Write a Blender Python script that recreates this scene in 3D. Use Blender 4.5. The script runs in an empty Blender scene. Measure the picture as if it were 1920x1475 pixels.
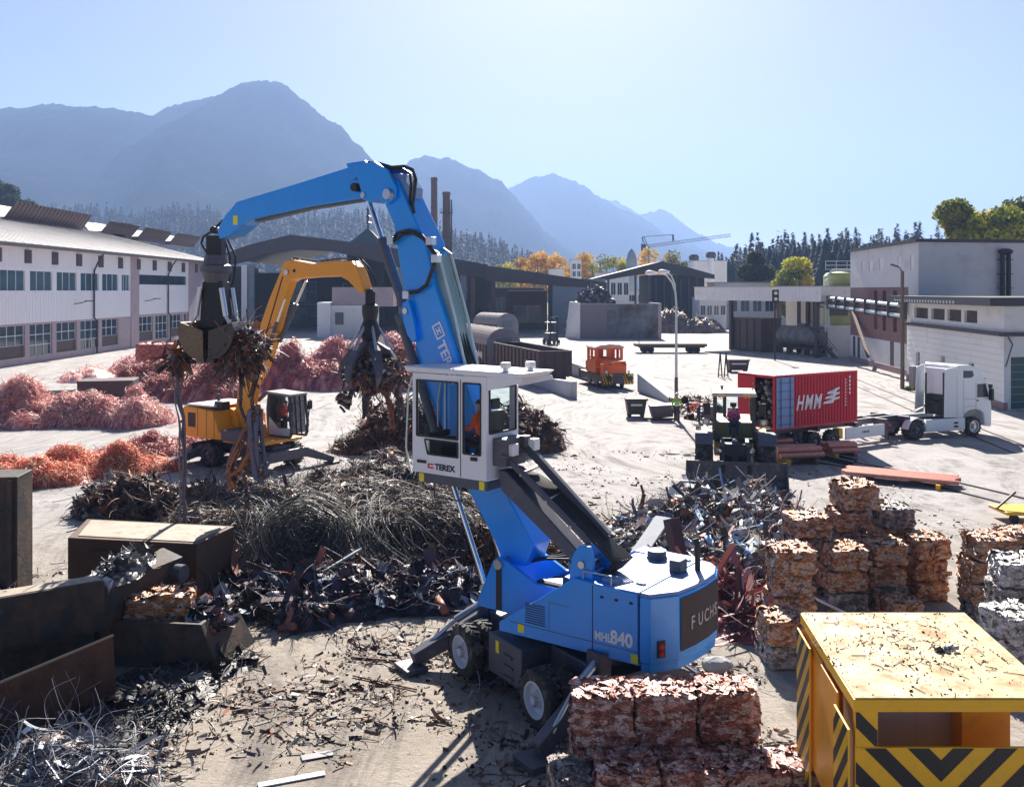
import bpy, bmesh, math, random
import numpy as np
from mathutils import Vector, Matrix
random.seed(7); rng = np.random.default_rng(7)
SC = bpy.context.scene
COL = SC.collection
R = math.radians
# ------------------------------------------------------------------ camera, sky, sun, exposure
F, H, HY = 1800.0, 8.0, 545.0            # focal length in photo pixels, eye height, horizon row
cam = bpy.data.objects.new('camera', bpy.data.cameras.new('camera')); COL.objects.link(cam)
cam.location = (0, 0, H); cam.rotation_euler = (R(90), 0, 0)
cam.data.sensor_width = 36; cam.data.lens = F/1920*36; cam.data.shift_y = -(737.5-HY)/1920
cam.data.clip_start = 0.1; cam.data.clip_end = 30000
SC.camera = cam
SUN_EL, SUN_AZ = R(35), R(3.5)           # azimuth measured from +Y towards +X
W = bpy.data.worlds.new("World"); SC.world = W; W.use_nodes = True
wn = W.node_tree; bg = wn.nodes['Background']
sky = wn.nodes.new('ShaderNodeTexSky'); sky.sky_type = 'NISHITA'; sky.sun_disc = False
sky.sun_elevation = SUN_EL; sky.sun_rotation = SUN_AZ; sky.altitude = 500
sky.air_density = 0.26; sky.dust_density = 0.75; sky.ozone_density = 0.5
wn.links.new(sky.outputs[0], bg.inputs[0]); bg.inputs[1].default_value = 0.05
sd = bpy.data.lights.new('sun', 'SUN'); sd.energy = 4.5; sd.angle = R(0.5); sd.color = (1, .93, .83)
sun = bpy.data.objects.new('sun', sd); COL.objects.link(sun)
sun.rotation_euler = Vector((-math.sin(SUN_AZ)*math.cos(SUN_EL), -math.cos(SUN_AZ)*math.cos(SUN_EL), -math.sin(SUN_EL))).to_track_quat('-Z', 'Y').to_euler()
SC.view_settings.view_transform = 'Standard'; SC.view_settings.look = 'None'
SC.view_settings.exposure = 1.77; SC.view_settings.gamma = 1.0
SC.render.engine = 'CYCLES'
SC.cycles.use_denoising = True
SC.cycles.max_bounces = 6; SC.cycles.transparent_max_bounces = 8; SC.cycles.volume_bounces = 0
SC.cycles.caustics_reflective = False; SC.cycles.caustics_refractive = False
SC.cycles.sample_clamp_indirect = 4

# ------------------------------------------------------------------ helpers
def at(px, py, Y): return np.array([(px-960)*Y/F, Y, H-(py-HY)*Y/F])
def gp(px, py, z=0.0):
    Y = F*(H-z)/(py-HY); return np.array([(px-960)*Y/F, Y, z])
class Fr:
    """a frame standing on the ground: f forward, r to its right, z up"""
    def __init__(s, o, fwd):
        s.o = np.array([o[0], o[1], o[2] if len(o) > 2 else 0.0]); d = math.hypot(*fwd)
        s.u = np.array([fwd[0]/d, fwd[1]/d, 0]); s.n = np.array([s.u[1], -s.u[0], 0])
    def __call__(s, f, r, z): return s.o + f*s.u + r*s.n + np.array([0, 0, z])
    def pl(s, px, py, r=0.0):
        b = s.o + r*s.n; q = (px-960)/F
        f = (q*b[1]-b[0])/(s.u[0]-q*s.u[1]); Y = b[1]+f*s.u[1]
        return f, H-(py-HY)*Y/F-s.o[2]
    def outline(s, pts, r=0.0): return [s.pl(x, y, r) for x, y in pts]
def ident(x, y, z): return np.array([x, y, z], float)
LOC = {}
def wl(o): return LOC.get(o.name, np.zeros(3)) if o else np.zeros(3)
def tag(o, label=None, cat=None, group=None, kind=None):
    if label: o['label'] = label
    if cat: o['category'] = cat
    if group: o['group'] = group
    if kind: o['kind'] = kind
    return o
def thing(name, label, cat, loc, group=None):
    o = bpy.data.objects.new(name, None); COL.objects.link(o); o.empty_display_size = .3
    o.location = loc; LOC[o.name] = np.array(loc, float)
    return tag(o, label, cat, group)
def link(me, name, parent, loc):
    o = bpy.data.objects.new(name, me); COL.objects.link(o)
    if parent: o.parent = parent; LOC[o.name] = wl(parent)
    else: o.location = loc; LOC[o.name] = np.array(loc, float)
    return o
class MB:
    def __init__(s, T=ident): s.v = []; s.f = []; s.T = T; s.mi = 0; s.fm = []
    def add(s, pts, faces):
        b = len(s.v); s.v += [tuple(s.T(*p)) for p in pts]
        s.f += [tuple(i+b for i in f) for f in faces]; s.fm += [s.mi]*len(faces); return s
    def box(s, x0, x1, y0, y1, z0, z1):
        return s.add([(x0,y0,z0),(x1,y0,z0),(x1,y1,z0),(x0,y1,z0),(x0,y0,z1),(x1,y0,z1),(x1,y1,z1),(x0,y1,z1)],
              [(0,3,2,1),(4,5,6,7),(0,1,5,4),(1,2,6,5),(2,3,7,6),(3,0,4,7)])
    def hexa(s, p): return s.add(p, [(0,3,2,1),(4,5,6,7),(0,1,5,4),(1,2,6,5),(2,3,7,6),(3,0,4,7)])
    def prism(s, out, r0, r1):            # outline in (f, z) swept across r
        n = len(out); p = [(a, r0, z) for a, z in out]+[(a, r1, z) for a, z in out]
        return s.add(p, [tuple(range(n)), tuple(range(2*n-1, n-1, -1))]+[(i, (i+1) % n, (i+1) % n+n, i+n) for i in range(n)])
    def plan(s, out, z0, z1, taper=1.0):  # outline in (f, r) raised in z
        n = len(out); c = np.mean(np.array(out), 0)
        p = [(a, b, z0) for a, b in out]+[(c[0]+(a-c[0])*taper, c[1]+(b-c[1])*taper, z1) for a, b in out]
        return s.add(p, [tuple(range(n-1, -1, -1)), tuple(range(n, 2*n))]+[(i, (i+1) % n, (i+1) % n+n, i+n) for i in range(n)])
    def cyl(s, a, b, r0, r1=None, n=12, caps=True):
        r1 = r0 if r1 is None else r1; a = np.array(a, float); b = np.array(b, float); d = b-a; d = d/np.linalg.norm(d)
        h = np.array([0, 0, 1.]) if abs(d[2]) < .9 else np.array([1., 0, 0]); x = np.cross(d, h); x /= np.linalg.norm(x); y = np.cross(d, x)
        p = []
        for q, rr in ((a, r0), (b, r1)):
            for i in range(n):
                t = 2*math.pi*i/n; p.append(q+rr*(math.cos(t)*x+math.sin(t)*y))
        return s.add(p, [(i, (i+1) % n, (i+1) % n+n, i+n) for i in range(n)]+([tuple(range(n-1, -1, -1)), tuple(range(n, 2*n))] if caps else []))
    def tube(s, pts, r, n=6):
        pts = [np.array(p, float) for p in pts]; m = len(pts); p = []; x = None
        for i, q in enumerate(pts):
            d = pts[min(i+1, m-1)]-pts[max(i-1, 0)]; d = d/max(1e-9, np.linalg.norm(d))
            if x is None:
                h = np.array([0, 0, 1.]) if abs(d[2]) < .9 else np.array([1., 0, 0]); x = np.cross(d, h)
            x = x-d*np.dot(x, d); x /= max(1e-9, np.linalg.norm(x)); y = np.cross(d, x)
            rr = r[i] if isinstance(r, (list, tuple)) else r
            for k in range(n):
                t = 2*math.pi*k/n; p.append(q+rr*(math.cos(t)*x+math.sin(t)*y))
        fs = [(i*n+k, i*n+(k+1) % n, (i+1)*n+(k+1) % n, (i+1)*n+k) for i in range(m-1) for k in range(n)]
        return s.add(p, fs+[tuple(range(n-1, -1, -1)), tuple(range((m-1)*n, m*n))])
    def beam(s, a, b, w, h):              # square bar from a to b, h measured upwards
        a = np.array(a, float); b = np.array(b, float); d = b-a; d /= np.linalg.norm(d)
        x = np.cross(d, [0, 0, 1.]);
        if np.linalg.norm(x) < 1e-3: x = np.array([1., 0, 0])
        x /= np.linalg.norm(x); y = np.cross(x, d)
        return s.hexa([q+i*x*w/2+j*y*h/2 for q in (a, b) for i, j in ((-1,-1),(1,-1),(1,1),(-1,1))])
    def lathe(s, c, axis, prof, n=20, caps=True):    # prof: (distance along axis, radius)
        c = np.array(c, float); d = np.array(axis, float); d /= np.linalg.norm(d)
        h = np.array([0, 0, 1.]) if abs(d[2]) < .9 else np.array([1., 0, 0]); x = np.cross(d, h); x /= np.linalg.norm(x); y = np.cross(d, x)
        p = [c+d*t+rr*(math.cos(2*math.pi*k/n)*x+math.sin(2*math.pi*k/n)*y) for t, rr in prof for k in range(n)]
        m = len(prof)
        return s.add(p, [(i*n+k, i*n+(k+1) % n, (i+1)*n+(k+1) % n, (i+1)*n+k) for i in range(m-1) for k in range(n)]
                     + ([tuple(range(n-1, -1, -1)), tuple(range((m-1)*n, m*n))] if caps else []))
    def sheet(s, P, S, Z, holes, depth):  # wall face P(s,z,d) with openings (s0,s1,z0,z1) and their reveals
        ss = sorted({S[0], S[1], *[h[0] for h in holes], *[h[1] for h in holes]}); zs = sorted({Z[0], Z[1], *[h[2] for h in holes], *[h[3] for h in holes]})
        for a, b in zip(ss, ss[1:]):
            for c, d in zip(zs, zs[1:]):
                m, k = (a+b)/2, (c+d)/2
                if not any(h[0] < m < h[1] and h[2] < k < h[3] for h in holes):
                    s.add([P(a,c,0), P(b,c,0), P(b,d,0), P(a,d,0)], [(0,1,2,3)])
        for a, b, c, d in holes:
            for (p, q), (x, y) in (((a,c),(b,c)), ((b,c),(b,d)), ((b,d),(a,d)), ((a,d),(a,c))):
                s.add([P(p,q,0), P(x,y,0), P(x,y,depth), P(p,q,depth)], [(0,1,2,3)])
        return s
    def build(s, name, mat, parent=None, bevel=0, smooth=False, recalc=True, segs=2):
        v = np.array(s.v)
        loc = wl(parent) if parent else np.array([(v[:,0].min()+v[:,0].max())/2, (v[:,1].min()+v[:,1].max())/2, v[:,2].min()])
        me = bpy.data.meshes.new(name); me.from_pydata((v-loc).tolist(), [], s.f)
        mats = mat if isinstance(mat, (list, tuple)) else [mat]
        for m in mats: me.materials.append(m)
        if len(mats) > 1: me.polygons.foreach_set('material_index', s.fm)
        if recalc:
            b = bmesh.new(); b.from_mesh(me); bmesh.ops.recalc_face_normals(b, faces=b.faces); b.to_mesh(me); b.free()
        if smooth:
            me.polygons.foreach_set('use_smooth', [True]*len(me.polygons))
            me.set_sharp_from_angle(angle=R(38))
        o = link(me, name, parent, loc)
        if bevel:
            bv = o.modifiers.new('bevel', 'BEVEL'); bv.width = bevel; bv.segments = segs; bv.limit_method = 'ANGLE'; bv.angle_limit = R(35)
        return o
def copy_tree(o, parent=None):
    c = o.copy(); COL.objects.link(c)
    if parent: c.parent = parent
    for ch in list(o.children): copy_tree(ch, c)
    return c
def text(body, org, xd, yd, size, mat, parent, name='lettering', off=0.0, shear=0.0, ext=.004, xs=1.0, sp=1.0):
    cu = bpy.data.curves.new('t', 'FONT'); cu.body = body; cu.size = size; cu.offset = off; cu.shear = shear; cu.extrude = ext; cu.resolution_u = 4; cu.space_character = sp
    t = bpy.data.objects.new('t', cu); COL.objects.link(t)
    me = bpy.data.meshes.new_from_object(t.evaluated_get(bpy.context.evaluated_depsgraph_get()))
    bpy.data.objects.remove(t); bpy.data.curves.remove(cu)
    xd = np.array(xd, float); xd /= np.linalg.norm(xd); yd = np.array(yd, float); yd -= xd*np.dot(xd, yd); yd /= np.linalg.norm(yd); zd = np.cross(xd, yd)
    v = np.empty(len(me.vertices)*3); me.vertices.foreach_get('co', v); v = v.reshape(-1, 3)
    w = np.array(org)+v[:, :1]*xs*xd+v[:, 1:2]*yd+v[:, 2:]*zd-wl(parent)
    me.vertices.foreach_set('co', w.ravel()); me.update(); me.materials.clear(); me.materials.append(mat)
    return link(me, name, parent, (0,0,0))

# ---- noise and big meshes made with numpy
def vnoise(p, seed=0):
    p = np.asarray(p, float); i = np.floor(p).astype(np.int64); f = p-i; f = f*f*(3-2*f)
    def h(a, b, c):
        n = (i[...,0]+a)*374761393+(i[...,1]+b)*668265263+(i[...,2]+c)*1440662683+seed*974634541
        n = n & 0xffffffff; n = ((n ^ (n >> 13))*1274126177) & 0xffffffff; n = n ^ (n >> 16)
        return (n & 0xffff)/65535.0
    x, y, z = f[...,0], f[...,1], f[...,2]
    l = lambda a, b, t: a+(b-a)*t
    return l(l(l(h(0,0,0),h(1,0,0),x), l(h(0,1,0),h(1,1,0),x), y), l(l(h(0,0,1),h(1,0,1),x), l(h(0,1,1),h(1,1,1),x), y), z)
def fbm(p, o=4, seed=0):
    p = np.asarray(p, float); a, t, s = .5, 0, 0
    for k in range(o): t = t+a*vnoise(p*2**k, seed+k); s += a; a *= .5
    return t/s
class NP:
    def __init__(s): s.v = []; s.q = []; s.t = []; s.c = []; s.n = 0
    def add(s, v, q=None, t=None, c=None):
        v = np.asarray(v, float).reshape(-1, 3)
        if q is not None and len(q): s.q.append(np.asarray(q)+s.n)
        if t is not None and len(t): s.t.append(np.asarray(t)+s.n)
        if c is None: c = np.full((len(v), 3), .5)
        s.v.append(v); s.c.append(np.broadcast_to(np.asarray(c, float), (len(v), 3))); s.n += len(v)
    def build(s, name, mat, parent=None, loc=None, smooth=False):
        v = np.concatenate(s.v); c = np.concatenate(s.c)
        q = np.concatenate(s.q) if s.q else np.zeros((0,4), int); t = np.concatenate(s.t) if s.t else np.zeros((0,3), int)
        if parent: loc = wl(parent)
        elif loc is None: loc = np.array([v[:,0].mean(), v[:,1].mean(), v[:,2].min()])
        me = bpy.data.meshes.new(name); v = v-np.array(loc)
        me.vertices.add(len(v)); me.vertices.foreach_set('co', v.ravel())
        me.loops.add(q.size+t.size); me.loops.foreach_set('vertex_index', np.concatenate([q.ravel(), t.ravel()]).astype(np.int32))
        me.polygons.add(len(q)+len(t))
        me.polygons.foreach_set('loop_start', np.concatenate([np.arange(len(q))*4, q.size+np.arange(len(t))*3]).astype(np.int32))
        if smooth: me.polygons.foreach_set('use_smooth', np.ones(len(q)+len(t), bool))
        me.update(calc_edges=True); me.validate()
        at_ = me.color_attributes.new('Col', 'FLOAT_COLOR', 'POINT')
        if len(at_.data) == len(c): at_.data.foreach_set('color', np.concatenate([c, np.ones((len(c),1))], 1).ravel())
        me.materials.append(mat)
        return link(me, name, parent, loc)
def unit(v): return v/np.maximum(1e-9, np.linalg.norm(v, axis=-1, keepdims=True))
def pick(pal, n):                          # palette [(weight,(r,g,b)),...]
    w = np.array([p[0] for p in pal], float); w /= w.sum(); c = np.array([p[1] for p in pal])
    return c[rng.choice(len(pal), n, p=w)]*rng.uniform(.7, 1.3, (n, 1))
def strands(N_, start, dr, length, curl, rad, pal, K=6, sides=3, flat=0.0, grav=0.0, floor=None):
    n = len(start); d = unit(dr); p = start.copy(); st = (length/(K-1))[:, None]
    P = [p]; D = [d]
    w = rng.normal(0, 1, (n, 3))*curl
    for k in range(K-1):
        w = w*.9+rng.normal(0, 1, (n, 3))*curl*.3
        d = unit(d+w+np.array([0, 0, -grav])); p = p+d*st
        if floor is not None: p = np.concatenate([p[:, :2], np.maximum(p[:, 2:], floor(p[:, 0], p[:, 1])[:, None]+.01)], 1)
        P.append(p); D.append(d)
    P = np.stack(P, 1); D = np.stack(D, 1)
    up = unit(rng.normal(0, 1, (n, 1, 3))); x = unit(np.cross(D, up)); y = np.cross(D, x)
    rad = np.broadcast_to(np.asarray(rad, float), (n,))[:, None, None]
    if flat: ring = [P+x*rad, P-x*rad+y*rad*.05]
    else: ring = [P+rad*(math.cos(2*math.pi*k/sides)*x+math.sin(2*math.pi*k/sides)*y) for k in range(sides)]
    m = len(ring); V = np.stack(ring, 2)   # n,K,m,3
    idx = np.arange(n*K*m).reshape(n, K, m)
    if flat: q = np.stack([idx[:, :-1, 0], idx[:, :-1, 1], idx[:, 1:, 1], idx[:, 1:, 0]], -1).reshape(-1, 4)
    else:
        j = np.roll(np.arange(m), -1); q = np.stack([idx[:, :-1], idx[:, :-1][:, :, j], idx[:, 1:][:, :, j], idx[:, 1:]], -1).reshape(-1, 4)
    N_.add(V.reshape(-1, 3), q, c=np.repeat(pick(pal, n), K*m, 0))
def loops(N_, c, nrm, r0, r1, arc, wr, pal, K=9, tilt=.8):
    n = len(c); a = unit(rng.normal(0, 1, (n, 3))*tilt+nrm*rng.normal(0, 1, (n, 1))); x = unit(np.cross(a, rng.normal(0, 1, (n, 3)))); y = np.cross(a, x)
    r = rng.uniform(r0, r1, n); L_ = rng.uniform(*arc, n); t = rng.uniform(0, 6.28, n)[:, None]+L_[:, None]*np.linspace(0, 1, K)[None]
    rr = r[:, None]*(1+.25*rng.normal(0, 1, (n, 1))*np.linspace(-1, 1, K)[None]); P = (c-nrm*(r*.45)[:, None])[:, None]+rr[..., None]*(np.cos(t)[..., None]*x[:, None]+np.sin(t)[..., None]*y[:, None])
    P[..., 2] = np.maximum(P[..., 2], .01); D = unit(np.gradient(P, axis=1)); u = a[:, None]; X = np.cross(D, u); w = (wr*rng.uniform(.6, 1.3, (n, 1, 1)))
    V = np.stack([P+w*X, P-w*.5*X+w*.87*u, P-w*.5*X-w*.87*u], 2); idx = np.arange(n*K*3).reshape(n, K, 3); j = [1, 2, 0]
    N_.add(V.reshape(-1, 3), np.stack([idx[:, :-1], idx[:, :-1][:, :, j], idx[:, 1:][:, :, j], idx[:, 1:]], -1).reshape(-1, 4), c=np.repeat(pick(pal, n), K*3, 0))
CUBE_Q = np.array([(0,3,2,1),(4,5,6,7),(0,1,5,4),(1,2,6,5),(2,3,7,6),(3,0,4,7)])
CUBE_V = np.array([(-1,-1,-1),(1,-1,-1),(1,1,-1),(-1,1,-1),(-1,-1,1),(1,-1,1),(1,1,1),(-1,1,1)])*.5
def rotm(n):
    q = unit(rng.normal(0, 1, (n, 4))); w, x, y, z = q.T
    return np.stack([1-2*(y*y+z*z), 2*(x*y-z*w), 2*(x*z+y*w), 2*(x*y+z*w), 1-2*(x*x+z*z), 2*(y*z-x*w), 2*(x*z-y*w), 2*(y*z+x*w), 1-2*(x*x+y*y)], -1).reshape(n, 3, 3)
def chunks(N_, pos, size, pal):            # crumpled lumps, size (n,3)
    n = len(pos); v = CUBE_V[None]*size[:, None]*rng.uniform(.5, 1.35, (n, 8, 3))
    v = np.einsum('nij,nkj->nki', rotm(n), v)+pos[:, None]
    N_.add(v.reshape(-1, 3), (CUBE_Q[None]+np.arange(n)[:, None, None]*8).reshape(-1, 4), c=np.repeat(pick(pal, n), 8, 0))
class Mound:
    def __init__(s, blobs, rough=.25, seed=1): s.b = blobs; s.r = rough; s.seed = seed
    def h(s, x, y):
        z = np.zeros_like(x)
        for bx, by, rx, ry, hh in s.b:
            d = ((x-bx)/rx)**2+((y-by)/ry)**2
            z = np.maximum(z, hh*np.clip(1-d, 0, 1)**.75)
        n = fbm(np.stack([x*1.1, y*1.1, x*0], -1), 4, s.seed)
        return z*(1+s.r*4*(n-.5))
    def points(s, n, inner=1.0, lift=.02):
        a = np.array([b[2]*b[3]*(1+b[4]) for b in s.b]); k = rng.choice(len(s.b), n*2, p=a/a.sum()); B = np.array(s.b)[k]
        t = rng.uniform(0, 2*math.pi, n*2); r = np.sqrt(rng.uniform(0, 1, n*2))*inner
        x = B[:,0]+B[:,2]*r*np.cos(t); y = B[:,1]+B[:,3]*r*np.sin(t); z = s.h(x, y)
        zb = B[:,4]*np.clip(1-r*r, 0, 1)**.75; ok = np.where(z <= zb*1.6+.15)[0][:n]
        return np.stack([x, y, z+lift], -1)[ok]
    def base(s, N_, pal, cell=.16):
        B = np.array(s.b); x0, x1 = (B[:,0]-B[:,2]).min(), (B[:,0]+B[:,2]).max(); y0, y1 = (B[:,1]-B[:,3]).min(), (B[:,1]+B[:,3]).max()
        nx, ny = int((x1-x0)/cell)+2, int((y1-y0)/cell)+2
        X, Y = np.meshgrid(np.linspace(x0, x1, nx), np.linspace(y0, y1, ny), indexing='ij'); Z = s.h(X, Y)
        Zj = Z+rng.uniform(-.5, .5, Z.shape)*cell*.9*(Z > .05)-.03
        i = np.arange(nx*ny).reshape(nx, ny); q = np.stack([i[:-1,:-1], i[1:,:-1], i[1:,1:], i[:-1,1:]], -1).reshape(-1, 4)
        zz = Z.ravel(); q = q[(zz[q] > .02).any(1)]
        N_.add(np.stack([X, Y, Zj], -1).reshape(-1, 3), q, c=pick(pal, nx*ny))

# ------------------------------------------------------------------ materials
MATS = {}
def M(name, col, rough=.6, metal=0.0, var=.18, scale=2.0, dirt=None, bump=0.0, bscale=20, coord='Object', spec=None, coat=0.0):
    """dirt: (colour, amount 0..1, scale)"""
    if name in MATS: return MATS[name]
    m = bpy.data.materials.new(name); MATS[name] = m; m.use_nodes = True; nt = m.node_tree; nd = nt.nodes; L = nt.links.new
    b = nd['Principled BSDF']; b.inputs['Roughness'].default_value = rough; b.inputs['Metallic'].default_value = metal
    if spec is not None: b.inputs['Specular IOR Level'].default_value = spec
    if coat: b.inputs['Coat Weight'].default_value = coat; b.inputs['Coat Roughness'].default_value = .12
    tc = nd.new('ShaderNodeTexCoord'); n1 = nd.new('ShaderNodeTexNoise'); n1.inputs['Scale'].default_value = scale; n1.inputs['Detail'].default_value = 8; n1.inputs['Roughness'].default_value = .65
    L(tc.outputs[coord], n1.inputs['Vector'])
    mx = nd.new('ShaderNodeMix'); mx.data_type = 'RGBA'
    mx.inputs[6].default_value = [c*(1-var) for c in col]+[1]; mx.inputs[7].default_value = [min(1, c*(1+var)) for c in col]+[1]
    L(n1.outputs['Fac'], mx.inputs[0]); out = mx.outputs[2]
    if dirt:
        n2 = nd.new('ShaderNodeTexNoise'); n2.inputs['Scale'].default_value = dirt[2]; n2.inputs['Detail'].default_value = 10; n2.inputs['Roughness'].default_value = .7
        L(tc.outputs[coord], n2.inputs['Vector'])
        mr = nd.new('ShaderNodeMapRange'); mr.inputs[1].default_value = .62-.3*dirt[1]; mr.inputs[2].default_value = .75-.15*dirt[1]; mr.inputs[4].default_value = min(1, dirt[1]*1.3)
        L(n2.outputs['Fac'], mr.inputs[0]); m2 = nd.new('ShaderNodeMix'); m2.data_type = 'RGBA'; L(mr.outputs[0], m2.inputs[0]); L(out, m2.inputs[6]); m2.inputs[7].default_value = (*dirt[0], 1); out = m2.outputs[2]
        ra = nd.new('ShaderNodeMapRange'); ra.inputs[3].default_value = rough; ra.inputs[4].default_value = min(1, rough+.3); L(mr.outputs[0], ra.inputs[0]); L(ra.outputs[0], b.inputs['Roughness'])
    L(out, b.inputs['Base Color'])
    if bump:
        n3 = nd.new('ShaderNodeTexNoise'); n3.inputs['Scale'].default_value = bscale; n3.inputs['Detail'].default_value = 6
        L(tc.outputs[coord], n3.inputs['Vector']); bp = nd.new('ShaderNodeBump'); bp.inputs['Strength'].default_value = bump; bp.inputs['Distance'].default_value = .05
        L(n3.outputs['Fac'], bp.inputs['Height']); L(bp.outputs[0], b.inputs['Normal'])
    return m
def attr_mat(name, rough=.6, metal=0.0, trans=0.0):
    m = bpy.data.materials.new(name); m.use_nodes = True; nd = m.node_tree.nodes; L = m.node_tree.links.new; b = nd['Principled BSDF']
    a = nd.new('ShaderNodeAttribute'); a.attribute_name = 'Col'; L(a.outputs['Color'], b.inputs['Base Color'])
    b.inputs['Roughness'].default_value = rough; b.inputs['Metallic'].default_value = metal
    if trans:
        b.inputs['Specular IOR Level'].default_value = .08                               # leaves let light through
        t = nd.new('ShaderNodeBsdfTranslucent'); L(a.outputs['Color'], t.inputs['Color']); s = nd.new('ShaderNodeMixShader'); s.inputs[0].default_value = trans
        L(b.outputs[0], s.inputs[1]); L(t.outputs[0], s.inputs[2]); L(s.outputs[0], nd['Material Output'].inputs['Surface'])
    MATS[name] = m; return m
def glass_mat(name, tint, gloss=.25):
    m = bpy.data.materials.new(name); m.use_nodes = True; nd = m.node_tree.nodes; L = m.node_tree.links.new
    nd.remove(nd['Principled BSDF']); t = nd.new('ShaderNodeBsdfTransparent'); t.inputs[0].default_value = (*tint, 1)
    g = nd.new('ShaderNodeBsdfGlossy'); g.inputs['Roughness'].default_value = .03; lw = nd.new('ShaderNodeLayerWeight'); lw.inputs[0].default_value = gloss
    s = nd.new('ShaderNodeMixShader'); L(lw.outputs['Fresnel'], s.inputs[0]); L(t.outputs[0], s.inputs[1]); L(g.outputs[0], s.inputs[2]); L(s.outputs[0], nd['Material Output'].inputs['Surface'])
    MATS[name] = m; return m
DUST = (.30, .26, .22); RUST = (.16, .07, .035)
blue = M('blue_paint', (.003, .30, .95), .34, 0, .12, 1.5, (DUST, .15, 2.2), .08, 3, coat=.3)
blue_top = M('blue_sunlit_dusty', (.16, .30, .58), .4, 0, .15, 3, (DUST, .5, 5))  # paler blue paints in the sun's reflection on the hood, with dust over it
orange = M('orange_paint', (.95, .36, .012), .4, 0, .1, 1.5, (DUST, .25, 4))
locor = M('loco_orange', (.92, .15, .02), .45, 0, .12, 1.5, (DUST, .2, 4))
yellow = M('yellow_paint', (.86, .47, .012), .42, 0, .08, 2, ((.3, .18, .08), .22, 5))
decal_y = M('decal_yellow', (.85, .75, .03), .5)
white = M('white_paint', (.80, .82, .84), .4, 0, .06, 2, (DUST, .15, 3))
cabwhite = M('cab_white', (.80, .82, .88), .4, 0, .05, 2, (DUST, .14, 4))
black = M('black_rubber', (.018, .018, .02), .55, 0, .3, 8)
tyre = M('tyre_rubber', (.035, .033, .032), .8, 0, .4, 6, (DUST, .45, 5), .3, 30)
dark = M('dark_machine_grey', (.09, .09, .115), .5, .1, .25, 3, (DUST, .3, 4))
darkblue = M('chassis_grey', (.085, .09, .125), .5, .1, .25, 3, (DUST, .25, 5))
steel = M('bare_steel', (.55, .56, .58), .3, .9, .15, 4)
chrome = M('cylinder_rod', (.75, .76, .78), .12, 1, .05, 4)
galv = M('galvanised', (.55, .62, .62), .45, .5, .2, 6, (DUST, .2, 6))
rim = M('rim_grey', (.62, .66, .74), .5, .1, .1, 5, (DUST, .15, 6))
red_c = M('container_red', (.58, .014, .035), .5, 0, .15, 1.2, ((.25, .04, .04), .3, 2))
red_l = M('lamp_red', (.6, .02, .02), .25)
white_l = M('lamp_white', (.85, .82, .75), .2)
amber = M('lamp_amber', (.85, .35, .03), .25)
decal_w = M('decal_white', (.85, .86, .88), .5, 0, .05, 3)
decal_b = M('decal_black', (.015, .015, .02), .5)
decal_r = M('decal_red', (.7, .03, .03), .5)
glass_cab = glass_mat('cab_glass', (.80, .90, .93), .12)
glass = M('window_glass', (.035, .06, .085), .08, 0, .4, .8, None)
glass_teal = M('window_teal', (.05, .12, .17), .12, 0, .4, .5, None)
clad = M('white_cladding', (.84, .84, .88), .5, 0, .05, .3, ((.45, .42, .42), .2, .6))
purple = M('pink_plaster', (.42, .335, .36), .8, 0, .1, .6, ((.2, .13, .15), .3, 1))
brown_sheet = M('brown_sheet', (.075, .047, .047), .6, 0, .2, .6, ((.16, .10, .08), .3, 1))
roof_dark = M('roof_dark', (.07, .062, .068), .7, 0, .25, .4, ((.14, .12, .12), .3, .5))
roof_light = M('roof_light', (.50, .47, .46), .6, 0, .1, .3, ((.36, .31, .29), .4, .25))
plaster = M('grey_plaster', (.66, .65, .66), .85, 0, .07, .3, ((.36, .35, .33), .35, .5), .1, 8)
plaster_w = M('white_plaster', (.80, .79, .77), .85, 0, .07, .3, ((.42, .40, .37), .3, .5), .1, 8)
concrete = M('concrete', (.34, .33, .32), .85, 0, .15, .8, ((.2, .18, .17), .4, .9), .3, 10)
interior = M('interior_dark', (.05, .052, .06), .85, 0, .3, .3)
bluewall = M('blue_grey_wall', (.22, .27, .33), .7, 0, .12, .3, ((.10, .12, .15), .3, .6))
brick = M('chimney_brick', (.20, .125, .11), .9, 0, .2, 2, ((.10, .07, .07), .4, 1.2), .4, 12)
rust = M('rusty_steel', (.095, .058, .042), .7, .3, .3, 2, ((.21, .09, .035), .45, 2.2), .25, 14)
rust_d = M('dark_rusty_steel', (.042, .036, .034), .65, .2, .4, 2, ((.15, .085, .05), .6, 1.6), .25, 14)
wagon = M('wagon_brown', (.085, .055, .058), .65, .1, .25, .8, ((.15, .10, .09), .3, 1.2))
wood = M('old_wood', (.20, .15, .11), .85, 0, .3, 3, ((.1, .07, .05), .4, 3))
green_s = M('skip_green', (.045, .062, .05), .55, 0, .2, 2, (DUST, .25, 3))
copper = M('copper_bar', (.72, .32, .24), .45, .6, .3, 8, ((.35, .14, .10), .4, 6))
skin = M('skin', (.52, .30, .22), .6, 0, .1, 10)
hivis_o = M('hivis_orange', (.95, .13, .015), .7, 0, .1, 8)
hivis_g = M('hivis_green', (.22, .60, .05), .7, 0, .1, 8)
pinkshirt = M('pink_shirt', (.85, .10, .30), .8, 0, .1, 8)
trousers = M('dark_trousers', (.03, .035, .06), .85, 0, .2, 8)
hair_m = M('dark_hair', (.04, .025, .015), .7)
scrap = attr_mat('scrap_mix', .58, .15)
cuwire = attr_mat('copper_wire', .5, .1)
leaf = attr_mat('leaves', .6, 0, .42)
needle = attr_mat('needles', .7, 0, .1)
bark = M('bark', (.10, .075, .055), .9, 0, .3, 4)
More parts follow.
